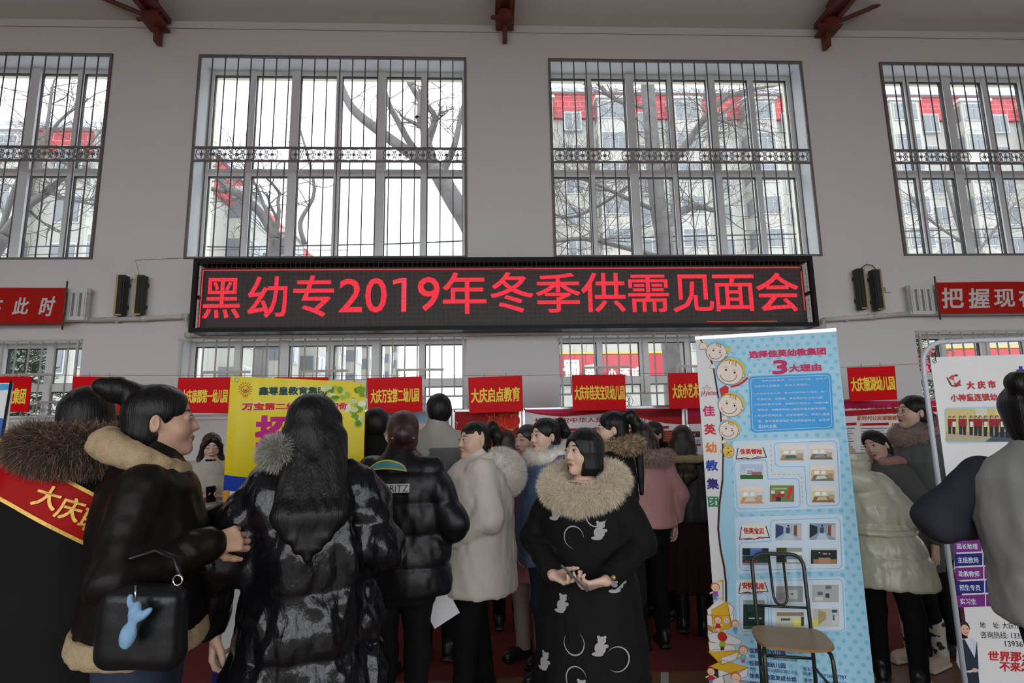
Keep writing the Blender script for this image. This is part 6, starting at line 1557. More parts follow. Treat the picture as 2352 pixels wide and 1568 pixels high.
# -- woman in the red sash, seen from behind
P, _ = place(196, 590, 176, 890, label='person seen from behind in black coat with brown fur hood and red sash', build=1.12)
P.coat(G_BLK, hem=.28, girth=1.08, flare=1.15, fold=.005, seed=3, h=.011); P.body(face=False, hands=()); P.hair('bowl', HAIR_K)
f, lo, hi = P.ring((0, .065, 1.455), .142, .110, .050, tilt=.0, drop=-.02, a0=55, a1=305, thick=lambda a: .75+.40*math.exp(-((a-180)/75)**2))
P.fur('fur_hood_trim', f, lo, hi, FUR_BR[0], 30000, .050, .0009, mats=FUR_BR, droop=.5, jitter=.55)
SASH = mat('red_sash_silk', (.36, .004, .004), .5, spec=.10, var=.05, vscale=8); SGOLD = mat('gold_braid', (.62, .36, .06), .4, metal=.3, var=.25, vscale=120)
def sash(P, y0=.42):
    A0, A1 = np.array([.31, 1.445]), np.array([-.25, 1.075]); t = (A1-A0)/np.linalg.norm(A1-A0); n = np.array([t[1], -t[0]])
    L = np.linalg.norm(A1-A0); hw = .072
    def surf(u, v, off):          # u along the sash, v across
        x, z = A0+t*u+n*v; Q = np.array([[x, y0, z]])
        for _ in range(60): Q[0, 1] -= min(.03, max(-.03, P.coatf(Q)[0]))*.85
        return (Q[0, 0], max(Q[0, 1], -.05)+.016+off, Q[0, 2])
    m = MB(); nu, nv = 26, 9
    G = [[surf(L*i/nu, -hw+2*hw*j/nv, 0) for j in range(nv+1)] for i in range(nu+1)]
    def quad(j0, j1, mm, off):
        vs = []; fs = []
        for i in range(nu+1):
            for j in range(nv+1):
                if j0 <= j <= j1: vs.append((G[i][j][0], G[i][j][1]+off, G[i][j][2]))
        w = j1-j0+1
        for i in range(nu):
            for j in range(w-1): q = i*w+j; fs.append((q, q+1, q+w+1, q+w))
        m.add(vs, fs, mm, True)
    quad(0, nv, SASH, 0); 
    for v0, v1 in ((-hw, -hw+.011), (hw-.011, hw)):
        vs = []; fs = []
        for i in range(nu+1):
            for v in (v0, v1): vs.append(surf(L*i/nu, v, .004))
        for i in range(nu): fs.append((i*2, i*2+1, i*2+3, i*2+2))
        m.add(vs, fs, SGOLD, True)
    for ch, u in (('大', .285), ('庆', .360), ('聘', .435), ('师', .51)):
        S = .068
        def fn(a, b, off, u=u):   # upright glyph turned a little with the sash; seen from behind the body frame x runs to the left
            c_, s_ = math.cos(math.radians(-22)), math.sin(math.radians(-22)); x_, y_ = a*c_-b*s_, a*s_+b*c_
            p0 = A0+t*u; x, z = p0[0]-x_, p0[1]+y_
            d = np.array([x, z])-A0; uu, vv = d@t, d@n
            q = surf(uu, vv, .006); return q
        v, fcs = text_data(ch); ax = min(q[0] for q in v); bx_ = max(q[0] for q in v); ay = min(q[1] for q in v); by_ = max(q[1] for q in v)
        for dx, dy in ((0, 0), (.0025, 0), (0, .0025), (.0025, .0025)):
            m.add([fn((q[0]-ax)/(bx_-ax)*S-S/2+dx, (q[1]-ay)/(by_-ay)*S-S/2+dy, 0) for q in v], fcs, SGOLD)
    m.v = [tuple(q) for q in P.fin(m.v)]
    return m.build('sash', P.root)
sash(P)

# -- woman with the high bun, walking right
P, _ = place(362, 655, 84, 884, label='person with high bun in dark leather jacket with cream shearling collar, walking right', build=1.02, head_yaw=0, head_pitch=4, skin=SKIN_TAN)
SHEAR = mat('cream_shearling', (.46, .34, .20), .95, var=.15, vscale=60, bump=.6, bscale=220); LEA = garment('dark_brown_leather', (.008, .0055, .0045), .45, spec=.2, bump=.2, bscale=30)
P.arm(-1, (-.235, .06, 1.10), (-.15, -.17, 1.16), (.25, -1, .1), (.9, 0, -.3), 1.0); P.arm(1, (.24, .0, 1.11), (.15, -.20, 1.20), (-.25, -1, .15), (-.9, 0, -.3), 1.0)
P.coat(LEA, hem=.91, girth=1.06, depth=1.15, flare=1.05, sleeve=1.05, fold=.008, seed=9, h=.009)
P.sdf('shearling_hem', lambda f: 0, (0, 0, 0), (.1, .1, .1), .05, SHEAR) if False else None
hemf = column([(.86, .222*1.06, .178), (.885, .235*1.06, .188), (.93, .228*1.06, .182)]); P.sdf('shearling_hem', disp(hemf, lambda Q: .005*vnoise(Q, 45, 2)), (-.32, -.28, .82), (.32, .28, .98), .009, SHEAR)
f, lo, hi = P.ring((0, .03, 1.42), .115, .105, .040, tilt=0, drop=.050, a0=15, a1=345, thick=lambda a: .85+.4*math.exp(-((a-180)/80)**2)); P.sdf('shearling_collar', disp(f, lambda Q: .006*vnoise(Q, 40, 5)), lo, hi, .008, SHEAR)
for sd in (-1, 1):
    a = P.arms[sd]; d = (a['W']-a['E'])/np.linalg.norm(a['W']-a['E']); P.sdf('cuff', disp(rcone(a['W']-d*.05, a['W']-d*.002, .056, .054), lambda Q: .004*vnoise(Q, 50, 6)), np.minimum(a['W']-d*.06, a['W'])-.09, np.maximum(a['W']-d*.06, a['W'])+.09, .008, LEA)
P.body(lip=LIP, smile=.004); P.hair('sidebun', HAIR_K); P.trousers(G_JEAN, stance=(.09, .09), step=(.10, -.16)); P.shoes(G_SHOE)
# her black handbag with a light blue charm
BAG = garment('black_bag_leather', (.007, .008, .010), .30, spec=.35, bump=.25, bscale=14); CHARM = mat('light_blue_charm_fur', (.20, .36, .55), .7, var=.2, vscale=40); STEEL = mat('bright_steel', (.6, .6, .6), .2, metal=1, var=0)
def handbag(c, rz, lab):
    r = empty('handbag', c, rz); tag(r, lab, 'handbag')
    f = rbox((0, 0, .115), (.245, .10, .225), .045); f2 = lambda Q: f(Q)+.006*vnoise(Q, (12, 12, 8), 3)+.10*np.maximum(Q[:, 2]-.12, 0)*(np.abs(Q[:, 1])/.06)
    v, q = mesh_sdf(f2, (-.2, -.1, -.02), (.2, .1, .28), .007); np_mesh('bag_body', v, q, [BAG], r)
    m = MB(); m.tube([(-.10, 0, .235), (-.07, .015, .285), (0, .03, .305), (.07, .015, .285), (.10, 0, .235)], .008, BAG, 8); m.build('handle', r)
    for x in (-.10, .10):
        m = MB(); m.tube([(x+.014*math.cos(t*.7), -.012, .235+.014*math.sin(t*.7)) for t in range(9)], .003, STEEL, 6, close=True); m.build('ring', r)
    m = MB(); m.tube([(.02, -.068, .235), (.03, -.075, .20)], .003, STEEL, 6); k = m.build('charm_chain', r)
    v, q = mesh_sdf(union([ell((.035, -.082, .175), (.014, .012, .026), roty(.4)), ell((.022, -.082, .115), (.022, .014, .035), roty(.25)), ell((.06, -.080, .165), (.010, .010, .028), roty(.9)), ell((.018, -.080, .20), (.008, .008, .018))], .012), (-.03, -.11, .05), (.11, -.05, .24), .004); np_mesh('charm', v, q, [CHARM], r)
q = at(322, 1520, F_PX/765); handbag((q.x, q.y, q.z-.02), math.radians(-8), 'black leather handbag with light blue charm at the hip of the woman with the bun')

# -- woman with long black hair in the glossy coat, seen from behind
P, _ = place(726, 600, 176, 903, label='person with long black hair seen from behind in glossy black puffer coat', build=1.0, head_yaw=-38, fat=1.0)
P.arm(1, (.285, .05, 1.09), (.305, -.05, .86), (.05, -.2, -1), (-1, 0, .2), .7); P.arm(-1, (-.235, .06, 1.11), (-.18, -.18, .99), (.4, -1, .0), (.6, 0, -.6), .6)
P.coat(G_VIN, hem=.50, girth=1.10, depth=1.25, flare=1.22, sleeve=1.22, puff=.014, pitch=.20, fold=.017, seed=21, h=.0095, waist=1.02)
P.body(lip=LIP); P.hair('long', HAIR_K, length=.42, fall=.205)
f, lo, hi = P.ring((-.012, .05, 1.435), .135, .08, .036, tilt=.01, a0=55, a1=120); P.fur('fur_hood_trim', f, lo, hi, FUR_GR[0], 9000, .040, .0009, mats=FUR_GR)
P.trousers(G_TRS, stance=(.10, .10)); P.shoes(G_SHOE)

# -- person in the black puffer with a patch, seen from behind
P, _ = place(924, 430, 158, 942, label='person in black puffer jacket with yellow and teal patch and white lettering on the back', build=1.12, head_yaw=22)
P.arm(-1, (-.285, .02, 1.09), (-.20, -.20, 1.02), (.5, -1, 0), (.6, 0, -.6), .6); P.arm(1, (.285, .03, 1.09), (.23, -.16, .98), (-.3, -1, 0), (-.6, 0, -.6), .6)
P.coat(G_BLK2, hem=.76, girth=1.12, depth=1.15, sleeve=1.22, puff=.013, pitch=.15, fold=.006, seed=5, h=.0095, hood=False)
P.body(lip=LIP); P.hair('bun', HAIR_R) if False else P.hair('low_bun', HAIR_R); P.trousers(G_TRS); P.shoes(G_SHOE)
TEAL = mat('teal_patch', (.05, .22, .24), .5, var=.1); YELP = mat('yellow_piping', (.45, .42, .06), .5, var=.1); PNK = mat('pink_hair_tie', (.45, .26, .42), .5, var=.05); LET = mat('white_lettering', (.50, .50, .47), .5, var=.05)
def on_back(P, pts, off, y0=.5):
    Q = np.array([[x, y0, z] for x, z in pts])
    for _ in range(50): Q[:, 1] -= np.clip(P.coatf(Q), -.03, .03)*.85
    Q[:, 1] += .022+off; return Q
def back_patch(P, x0, x1, z0, z1, mm, name, off=0, arch=0.0, border=None):
    m = MB(); n = 14
    def rows(a0, a1, b0, b1, mat_, o):
        pts = []
        for j in range(3):
            for i in range(n+1):
                u = i/n; x = a0+(a1-a0)*u; e = (1-(2*u-1)**2)
                pts.append((x, b0+(b1-b0)*j/2*(1 if not arch else max(.12, e**.5)) + arch*e))
        Q = on_back(P, pts, o); fs = [(j*(n+1)+i, j*(n+1)+i+1, (j+1)*(n+1)+i+1, (j+1)*(n+1)+i) for j in range(2) for i in range(n)]
        m.add(P.fin(Q), fs, mat_, True)
    if border: rows(x0-.008, x1+.008, z0-.008, z1+.008, border, off-.002)
    rows(x0, x1, z0, z1, mm, off); return m
m = back_patch(P, -.075, .125, 1.362, 1.392, TEAL, 'patch', .004, .012, YELP); m.build('yoke_patch', P.root)
m = back_patch(P, -.105, .060, 1.258, 1.298, LET, 'band', .003)
v, fcs = text_data('MORITZ'); ax = min(q[0] for q in v); bx_ = max(q[0] for q in v); by_ = max(q[1] for q in v)
m.add(P.fin(on_back(P, [(.057-(q[0]-ax)/(bx_-ax)*.158, 1.263+q[1]/by_*.030) for q in v], .007)), fcs, BLK); m.build('back_lettering', P.root)
hf = lambda Q: rcone((-.05, .085, -.045), (.05, .085, -.045), .014, .014)((Q-P.hc)@P.HR); c_ = P.Hinv(np.array([[0, .085, -.045]]))[0]
P.sdf('hair_tie', (lambda Q: np.maximum(ell((0, .085, -.02), (.062, .050, .011))((Q-P.hc)@P.HR), -1)), c_-.11, c_+.11, .005, PNK)
def glasses(P, mm, nm='glasses', r=.021):
    m = MB(); H = lambda x, y, z: tuple(P.Hinv(np.array([[x, y, z]]))[0])
    for s in (-1, 1):
        m.tube([H(s*.032+r*1.12*math.cos(t*.524), -.104+.004*abs(math.cos(t*.524)), .004+r*.9*math.sin(t*.524)) for t in range(12)], .0012, mm, 6, close=True)
        m.tube([H(s*.056, -.099, .010), H(s*.074, -.06, .012), H(s*.078, .02, .008)], .0014, mm, 6)
    m.tube([H(-.010, -.106, .008), H(0, -.109, .011), H(.010, -.106, .008)], .0012, mm, 6)
    m.v = [tuple(q) for q in P.fin(m.v)]; m.build(nm, P.root)
WIRE_G = mat('thin_gold_frame', (.30, .22, .18), .3, metal=.7, var=0); glasses(P, WIRE_G)
m = MB(); m.box(tuple(A(-.19, -.36, 1.03)), (.10, .14, .01), mat('orange_leaflet', (.6, .16, .03), .5), Matrix.Rotation(.5, 3, 'X')); to_world(P, m, 'leaflet', 'orange and blue leaflet held beside the black puffer jacket with a patch', 'leaflet')

# -- black haired person behind
P, _ = place(862, 330, 150, 937, label='person with short black hair and black coat close behind the yellow banner edge', build=1.0, head_yaw=15)
P.coat(G_BLK, hem=.6, fold=.004, seed=8, h=.012); P.body(hands=(), hres=.0045); P.hair('short', HAIR_K); P.trousers(G_TRS); P.shoes(G_SHOE)

# -- tall man in the beige grey jacket
P, _ = place(1006, 305, 168, 905, label='tall man seen from behind in pale grey jacket with darker back panel', build=1.08, head_yaw=22)
GRJ = garment('pale_grey_jacket', (.34, .32, .29), .8); GRD = garment('dark_grey_panel', (.10, .10, .10), .7)
P.coat(GRJ, hem=.82, girth=1.08, fold=.006, seed=12, h=.010, mats=[GRJ, GRD], pick=lambda c: ((c[:, 1] > .03) & (c[:, 0] < .03) & (c[:, 0] > -.17) & (c[:, 2] < 1.30) & (c[:, 2] > 1.02)).astype(int))
P.body(hands=()); P.hair('man', HAIR_K); P.trousers(G_TRS); P.shoes(G_SHOE)

# -- woman in the white coat, profile
P, _ = place(1092, 367, -84, 966, label='woman with ponytail in off-white padded coat with white fur hood, in profile', build=1.26, fat=1.16, head_yaw=22)
WC = garment('off_white_padded_cloth', (.64, .59, .52), .75, bump=.22, bscale=14)
P.arm(1, (.30, .05, 1.10), (.235, -.20, .985), (-.2, -1, -.1), (-.9, 0, -.2), .6); P.arm(-1, (-.29, .05, 1.10), (-.22, -.18, .98), (.2, -1, -.1), (.9, 0, -.2), .6)
P.coat(WC, hem=.665, girth=1.20, depth=1.62, flare=1.0, sleeve=1.38, fold=.008, seed=14, h=.0085, waist=1.05)
hf = column([(.655, .262, .238), (.675, .270, .246), (.70, .262, .240)]); P.sdf('shearling_hem', disp(hf, lambda Q: .006*vnoise(Q, 50, 2)), (-.34, -.32, .62), (.34, .32, .74), .008, FUR_WH[0])
P.body(lip=LIP_NUDE); P.hair('pony', HAIR_K, length=.10)
f = union([ell((0, .20, 1.33), (.16, .105, .13)), ell((0, .14, 1.41), (.15, .09, .07))], .05); P.fur('fur_hood', f, (-.24, -.02, 1.12), (.24, .38, 1.54), FUR_WH[0], 20000, .028, .0008, mats=FUR_WH, droop=.6)
f, lo, hi = P.ring((0, .0, 1.405), .115, .12, .028, drop=.05, a0=12, a1=348); P.sdf('collar', f, lo, hi, .007, WC)
P.trousers(G_TRS, stance=(.10, .10), step=(.05, -.10), rad=1.22, cuffz=.05); P.shoes(G_SHOE, G_SOLE)
P.arm  # pose fixed
m = MB(); xf, yf = P.foot[1]; m.v = []
v, fcs = text_data('N'); 
q4 = [(xf+.055, yf-.045, .035), (xf+.055, yf+.045, .035), (xf+.050, yf+.035, .095), (xf+.050, yf-.030, .095)]; m.poly(q4, G_SOLE); m.poly(q4[::-1], G_SOLE)
ax = min(p[0] for p in v); bx_ = max(p[0] for p in v); by_ = max(p[1] for p in v)
m.add([(xf+.0565, yf-.022+(p[0]-ax)/(bx_-ax)*.045, .042+p[1]/by_*.045) for p in v], fcs, G_SHOE); m.v = [tuple(q) for q in P.fin(m.v)]; m.build('shoe_emblem', P.root)
m = MB(); m.box((.20, -.24, .64), (.004, .16, .22), WHITE, Matrix.Rotation(.5, 3, 'X')); to_world(P, m, 'paper', 'white sheet of paper hanging beside the dark trousers of the woman in white', 'paper')

# -- woman with dark hair, pale coat, seen from behind
P, _ = place(1163, 270, 172, 986, label='person with long dark hair and pale coat seen from behind, right of the white coat', build=1.0)
P.coat(garment('pale_beige_coat', (.42, .38, .33), .8), hem=.55, fold=.004, seed=15, h=.012); P.body(face=False, hands=(), hres=.005); P.hair('long', HAIR_D, length=.26, fall=.15); P.trousers(G_TRS); P.shoes(G_SHOE)
# -- rose coat
P, _ = place(1212, 312, -42, 974, label='woman in rose pink coat between the white coat and the blue coat', build=1.0, head_yaw=-5)
ROSE = garment('rose_pink_wool', (.44, .15, .16), .85)
P.coat(ROSE, hem=.55, fold=.005, seed=16, h=.010, girth=1.05); P.body(lip=LIP, eye_open=.25, hres=.004); P.hair('low_bun', HAIR_D)
f, lo, hi = P.ring((0, .01, 1.43), .095, .09, .035, a0=10, a1=350); P.sdf('collar', f, lo, hi, .008, ROSE); P.trousers(garment('beige_trousers', (.25, .19, .16), .8), stance=(.09, .09)); P.shoes(G_SHOE)
# -- blue coat
P, _ = place(1253, 348, -50, 958, label='woman with ponytail in blue padded coat with white fur collar', build=1.05, head_yaw=-4)
BLUE = garment('steel_blue_padded', (.085, .13, .22), .6, bump=.2, bscale=20)
P.coat(BLUE, hem=.74, girth=1.12, depth=1.15, sleeve=1.2, puff=.008, pitch=.16, fold=.006, seed=17, h=.009); P.body(lip=LIP, mouth_open=.003, hres=.0038)
P.hair('pony', HAIR_K, length=.0); f, lo, hi = P.ring((0, .03, 1.42), .13, .115, .045, drop=.03); P.fur('fur_collar', f, lo, hi, FUR_WH[0], 6000, .030, .0009, mats=FUR_WH)
c_ = P.Hinv(np.array([[0, .10, .075]]))[0]; P.sdf('hair_tie', lambda Q: ell((0, .108, .075), (.012, .012, .036))((Q-P.hc)@P.HR), c_-.07, c_+.07, .005, FUR_WH[0])
P.trousers(G_JEAN, stance=(.09, .09), step=(.04, -.10)); P.shoes(G_SHOE, boot=.12)

# -- woman in the long black patterned coat with cream fur collar
P, _ = place(1338, 470, -14, 980, label='woman in long black patterned coat with big cream fur collar, holding a phone', build=1.10, head_yaw=-34, head_pitch=2)
P.arm(-1, (-.275, .01, 1.10), (-.105, -.245, .985), (1, -.25, -.20), (.1, -.2, 1), .65, .4); P.arm(1, (.275, .01, 1.10), (.145, -.235, .975), (-1, -.30, -.30), (-.1, .5, .8), .75, .3)
PAT = mat('white_coat_print', (.36, .34, .34), .8, var=.15); COATB = garment('black_patterned_cloth', (.006, .006, .007), .8)
bears = [(-.115, 1.245), (.10, 1.165), (-.09, .83), (.09, .665), (.10, .40), (-.10, .20), (-.005, .48), (.01, .27), (.17, .93), (-.19, .56), (.19, .30)]
rings = [(-.02, 1.14), (.09, 1.245), (-.03, .68), (-.02, .40), (.155, .345), (-.02, .53), (.02, .20), (-.16, .42), (.16, .62)]
def on_front(P, pts, off):
    Q = np.array([[x, -.5, z] for x, z in pts])
    for _ in range(70): Q[:, 1] += np.clip(P.coatf(Q), -.03, .03)*.85
    Q[:, 1] -= .007+off; return Q
P.coat(COATB, hem=.14, girth=1.08, depth=1.10, flare=1.25, sleeve=1.18, fold=.006, seed=19, h=.0075, collar=False)
def coat_print(pts, fs):
    m = MB(); Q = on_front(P, pts, .001)
    m.add(P.fin(Q), fs, PAT, True); m.build('coat_print', P.root)
def blob(cx, cz, rx, rz, n=14): return [(cx, cz)]+[(cx+rx*math.cos(2*math.pi*i/n), cz+rz*math.sin(2*math.pi*i/n)) for i in range(n)], [(0, (i % n)+1, ((i+1) % n)+1) for i in range(n)]
for bx0, bz0 in bears:
    pts = []; fs = []
    for q in (blob(bx0, bz0, .025, .026), blob(bx0+.008, bz0+.034, .019, .016), blob(bx0-.012, bz0-.024, .026, .009), blob(bx0+.022, bz0+.047, .007, .006), blob(bx0-.006, bz0+.048, .007, .006), blob(bx0+.026, bz0+.010, .011, .008)):
        fs += [tuple(i+len(pts) for i in f) for f in q[1]]; pts += q[0]
    coat_print(pts, fs)
for i, (bx0, bz0) in enumerate(rings):
    pts = []; n = 30; t0 = i*1.3
    for j in range(n+1):
        t = t0+4.6*j/n
        for r_ in (.047, .047+.005*math.sin(math.pi*j/n)+.0008): pts.append((bx0+r_*math.cos(t), bz0+r_*1.05*math.sin(t)))
    coat_print(pts, [(2*j, 2*j+1, 2*j+3, 2*j+2) for j in range(n)])
P.body(lip=LIP, hres=.0034, eye_open=.8); P.hair('bob', HAIR_K)
f, lo, hi = P.ring((0, -.005, 1.365), .165, .135, .052, drop=.060, tilt=.02); P.fur('fur_collar', f, lo, hi, FUR_CR[0], 45000, .042, .0007, mats=FUR_CR, droop=.5, jitter=.6)
for sd, (x, z) in ((1, (.185, 1.0)),):
    m = MB(); m.tube([(x, -.275, z), (x, -.285, z)], .011, GOLD, 12); m.v = [tuple(q) for q in P.fin(m.v)]; m.build('button', P.root)
phone(P, (.015, -.287, .985), (.70, -.10, -.55), (.5, .30, .75), 'silver edged phone held in both hands by the woman in the fur collar')
P.trousers(G_TRS); P.shoes(G_SHOE, boot=.08)

# -- glasses and very long ponytail
P, _ = place(1408, 340, -104, 942, label='woman in glasses with very long ponytail resting her cheek on her hand', build=1.06, head_yaw=20, head_pitch=-2)
P.arm(1, (.27, -.16, 1.15), (.045, -.19, 1.40), (-.15, .25, 1), (-.3, .9, .2), .5, .4)
P.coat(G_BLK, hem=.45, girth=1.08, fold=.005, seed=23, h=.010); P.body(lip=LIP, hres=.0038); P.hair('pony', HAIR_K, length=.42); glasses(P, WIRE_G)
f, lo, hi = P.ring((0, .03, 1.415), .135, .115, .045, drop=.02); P.fur('fur_collar', f, lo, hi, FUR_BR[1], 6000, .035, .0014, mats=[FUR_BR[1], FUR_BR[0], FUR_CR[2]])
P.trousers(G_TRS); P.shoes(G_SHOE)
# -- pink puffer from behind
P, _ = place(1474, 300, -156, 968, label='person in pale pink puffer jacket with fur hood seen from behind', build=1.06, head_yaw=0)
PINKC = garment('pale_pink_padded', (.56, .28, .26), .65, bump=.2, bscale=20)
P.arm(-1, (-.27, .03, 1.10), (-.25, -.03, .89), (0, -.1, -1), (1, 0, 0), .4)
P.coat(PINKC, hem=.86, girth=1.12, depth=1.15, sleeve=1.2, puff=.006, pitch=.14, fold=.006, seed=25, h=.0095); P.body(face=False, hres=.0045); P.hair('long', HAIR_R, length=.10)
f, lo, hi = P.ring((0, .10, 1.385), .15, .11, .042, a0=60, a1=300); P.fur('fur_hood_trim', f, lo, hi, FUR_PK[0], 5000, .035, .0016, mats=FUR_PK+[FUR_BR[1]])
P.trousers(G_TRS); P.shoes(G_SHOE)
# -- dark haired woman facing the camera behind
P, _ = place(1500, 258, -26, 966, label='woman with dark hair and black coat facing the hall, under the 70周年 lettering', build=1.02, head_yaw=-8, head_roll=4)
P.coat(G_BLK, hem=.5, girth=1.05, fold=.005, seed=27, h=.011); P.body(lip=LIP, smile=.003, hres=.0042); P.hair('low_bun', HAIR_D); f, lo, hi = P.ring((0, .01, 1.425), .10, .095, .042); P.sdf('scarf', disp(f, lambda Q: .005*vnoise(Q, 30, 4)), lo, hi, .009, G_BLK); P.trousers(G_TRS); P.shoes(G_SHOE)
# -- long wavy hair from behind, maroon skirt
P, _ = place(1567, 283, 170, 975, label='person with long dark hair, black jacket and maroon skirt seen from behind', build=1.05)
P.coat(garment('black_leather_jacket', (.014, .013, .013), .45), hem=.86, girth=1.08, fold=.006, seed=29, h=.010); P.body(face=False, hands=(-1, 1), hres=.005); P.hair('long', HAIR_D, length=.40, fall=.175)
f, lo, hi = P.ring((0, .11, 1.38), .165, .07, .030, a0=70, a1=290); P.sdf('shearling_collar', disp(f, lambda Q: .006*vnoise(Q, 40, 5)), lo, hi, .009, SHEAR)
P.sdf('skirt', disp(column([(.34, .24, .21), (.6, .215, .18), (.90, .17, .13)]), lambda Q: .010*np.sin(np.arctan2(Q[:, 1], Q[:, 0])*14)*np.clip((.9-Q[:, 2])*2, 0, 1)), (-.3, -.27, .30), (.3, .27, .95), .010, garment('maroon_skirt', (.030, .008, .010), .85)); P.trousers(G_TRS, top=.6); P.shoes(G_SHOE, boot=.2)

# -- olive puffer coat
P, _ = place(2000, 365, 168, 1000, label='person in shiny olive puffer coat bending towards the table, seen from behind', build=1.10, lean=(.28, -.10))
OLV = garment('shiny_olive_padded', (.50, .49, .37), .30, bump=.3, bscale=14, coat=.25)
P.arm(-1, (-.26, -.03, 1.12), (-.16, -.24, 1.02), (.4, -1, 0), (.6, 0, -.6), .6)
P.coat(OLV, hem=.655, girth=1.16, depth=1.3, flare=1.12, sleeve=1.22, puff=.015, pitch=.215, fold=.008, seed=31, h=.0088, waist=.95, hood=True, extra=[ell((-.02, .05, 1.53), (.135, .14, .135))]); P.body(face=False, hands=()); 
f, lo, hi = P.ring((0, 0, 1.02), .232, .19, .022); P.sdf('belt', f, lo, hi, .008, OLV)
P.trousers(G_TRS, stance=(.13, .10), step=(.06, -.02), rad=1.05); P.shoes(G_SHOE, boot=.04)
# -- girl in the grey wool coat
P, _ = place(2052, 335, -34, 982, label='girl in grey wool coat with pink hood leaning left, in cow print socks', build=1.0, lean=(-.09, -.16), head_yaw=8, head_roll=-10, head_pitch=-4)
GW = garment('grey_wool', (.095, .098, .10), .9); PKH = garment('dusty_pink_fleece', (.40, .20, .19), .9)
P.coat(GW, hem=.66, girth=1.08, depth=1.1, fold=.005, seed=33, h=.009); P.body(lip=LIP, hres=.0036, eye_open=.85); P.hair('low_bun', HAIR_K)
f, lo, hi = P.ring((0, .03, 1.42), .105, .095, .036, a0=25, a1=335); P.sdf('pink_collar', disp(f, lambda Q: .004*vnoise(Q, 40, 5)), lo, hi, .008, PKH)
P.trousers(G_TRS, stance=(.07, .10), step=(0, .05), cuffz=.27, rad=.85)
COW = mat('cow_print_sock', (.55, .52, .48), .9, var=0); COWB = mat('cow_print_black', (.02, .02, .02), .9, var=0)
for x, y in P.foot: P.sdf('sock', rcone((x, y+.012, .10), (x, y+.008, .30), .043, .050), (x-.07, y-.07, .06), (x+.07, y+.08, .36), .007, COW, mats=[COW, COWB], pick=lambda c: (vnoise(c, (30, 30, 40), 4) > .22).astype(int))
P.shoes(garment('cream_sneaker', (.50, .42, .32), .7), G_SOLE)
# -- tall woman in glasses
P, _ = place(2106, 318, -52, 905, label='woman in glasses and grey green parka with fur collar behind the pale tube frame', build=1.04, head_yaw=-6, head_pitch=6)
GG = garment('grey_green_parka', (.13, .145, .145), .75); 
P.coat(GG, hem=.60, girth=1.08, depth=1.1, fold=.006, seed=35, h=.009); P.body(lip=LIP_DARK, hres=.0036); P.hair('lowpony', HAIR_K, length=.16); glasses(P, mat('black_wire_frame', (.02, .02, .02), .3, var=0), r=.023)
f, lo, hi = P.ring((0, .02, 1.405), .15, .125, .045, drop=.05); P.fur('fur_collar', f, lo, hi, FUR_PK[1], 7000, .035, .0014, mats=FUR_PK)
P.trousers(G_TRS); P.shoes(G_SHOE, boot=.1)
# -- person cut by the right edge
P, _ = place(2436, 690, 168, 866, label='person in pale grey coat with navy sleeve cut by the right edge', build=1.1, head_yaw=10, lean=(.10, 0))
LG = garment('pale_grey_coat_cloth', (.30, .30, .28), .8); NVY = garment('navy_fleece', (.030, .032, .045), .9)
P.arm(1, (.33, .08, 1.17), (.20, -.20, 1.14), (-.5, -1, 0), (-.6, 0, -.6), .6)
P.coat(LG, hem=.86, girth=1.12, depth=1.2, sleeve=1.15, fold=.007, seed=37, h=.0095, sleeves=(-1,))
a_ = P.arms[1]; P.sdf('sleeve', disp(union([rcone(a_['S'], a_['E'], .066, .072), rcone(a_['E'], a_['W'], .072, .052)], .03), lambda Q: .010*vnoise(Q, 16, 3)), np.minimum(np.minimum(a_['S'], a_['E']), a_['W'])-.12, np.maximum(np.maximum(a_['S'], a_['E']), a_['W'])+.12, .0095, NVY)
P.body(lip=LIP); P.hair('bun', HAIR_K); P.trousers(G_TRS); P.shoes(G_SHOE)
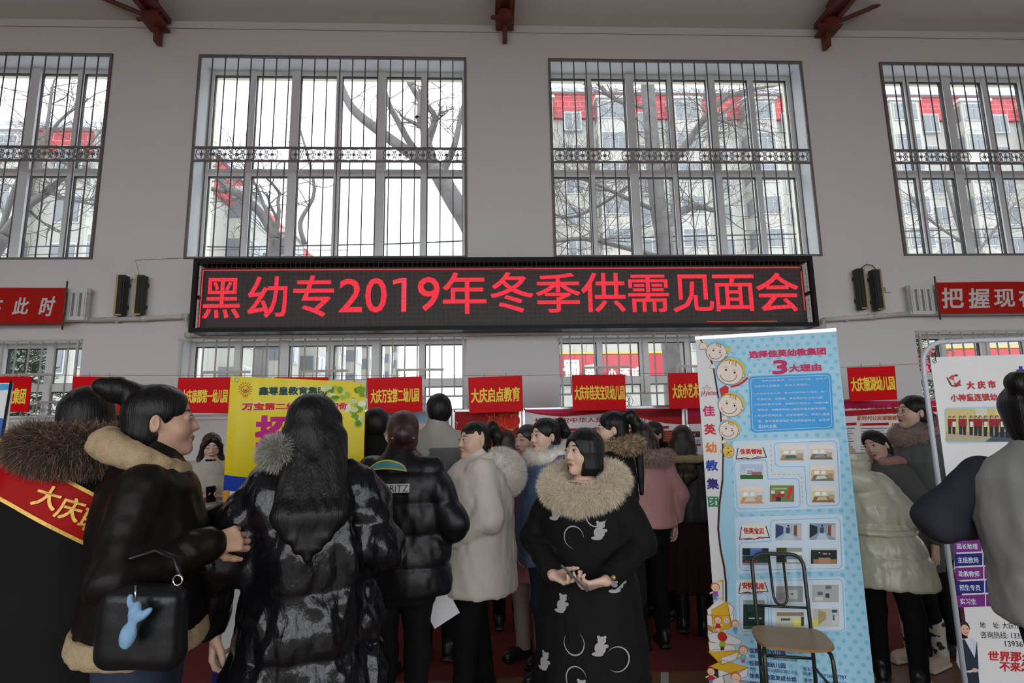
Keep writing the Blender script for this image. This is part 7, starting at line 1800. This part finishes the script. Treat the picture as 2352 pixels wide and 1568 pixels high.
# -- girl with the phone against the wall
P, _ = place(487, 250, 4, 994, label='girl with long hair in cream padded coat looking down at her phone by the wall', build=1.0, head_pitch=-16)
P.arm(-1, (-.24, .0, 1.10), (-.07, -.24, 1.10), (.8, -.5, .3), (.2, -.3, 1), .6); P.arm(1, (.24, .0, 1.10), (.09, -.24, 1.09), (-.8, -.5, .3), (-.2, -.3, 1), .6)
CRM = garment('cream_padded_cloth', (.58, .54, .46), .75); P.coat(CRM, hem=.35, girth=1.02, sleeve=1.1, puff=.008, pitch=.16, fold=.005, seed=39, h=.010); P.body(lip=LIP, eye_open=.35, hres=.0042); P.hair('curtain', HAIR_D, length=.34)
f, lo, hi = P.ring((0, .0, 1.405), .066, .062, .018); P.sdf('scarf', f, lo, hi, .009, G_BLK); phone(P, (.0, -.315, 1.13), (-.1, -.35, .9), (0, -1, -.3), 'dark phone held by the girl in the cream coat', (.07, .14, .009))
P.trousers(G_TRS); P.shoes(G_SHOE)
# -- woman in black at the left edge
P, _ = place(24, 285, 22, 998, label='woman in black top with tied hair behind the banner at the left edge', build=.98)
P.arm(1, (.23, -.05, 1.10), (.10, -.26, 1.03), (-.6, -1, 0), (-.5, 0, .6), .5)
P.coat(G_BLK, hem=.55, fold=.004, seed=41, h=.011, collar=False); P.body(lip=LIP, hres=.0044); P.hair('low_bun', HAIR_K); P.trousers(G_TRS); P.shoes(G_SHOE)
m = MB(); m.box((.02, -.40, 1.16), (.20, .28, .006), WHITE, Matrix.Rotation(.25, 3, 'X')); to_world(P, m, 'paper', 'white papers held by the woman in black at the left edge', 'paper')
# -- two heads behind the brown fur hood
P, _ = place(268, 330, -150, 952, label='person with dark hair in dark coat between the red sash and the high bun', build=1.0)
P.coat(G_BLK, hem=.6, fold=.004, seed=43, h=.013); P.body(hands=(), hres=.005); P.hair('short', HAIR_K); P.trousers(G_TRS); P.shoes(G_SHOE)
P, _ = place(84, 245, 172, 984, label='person with small round hair bun in maroon jacket below the white poster', build=1.0)
P.coat(garment('maroon_jacket', (.10, .012, .014), .8), hem=.8, fold=.004, seed=45, h=.013); P.body(hands=(), face=False, hres=.005); P.hair('bun', HAIR_K); P.trousers(G_TRS); P.shoes(G_SHOE)
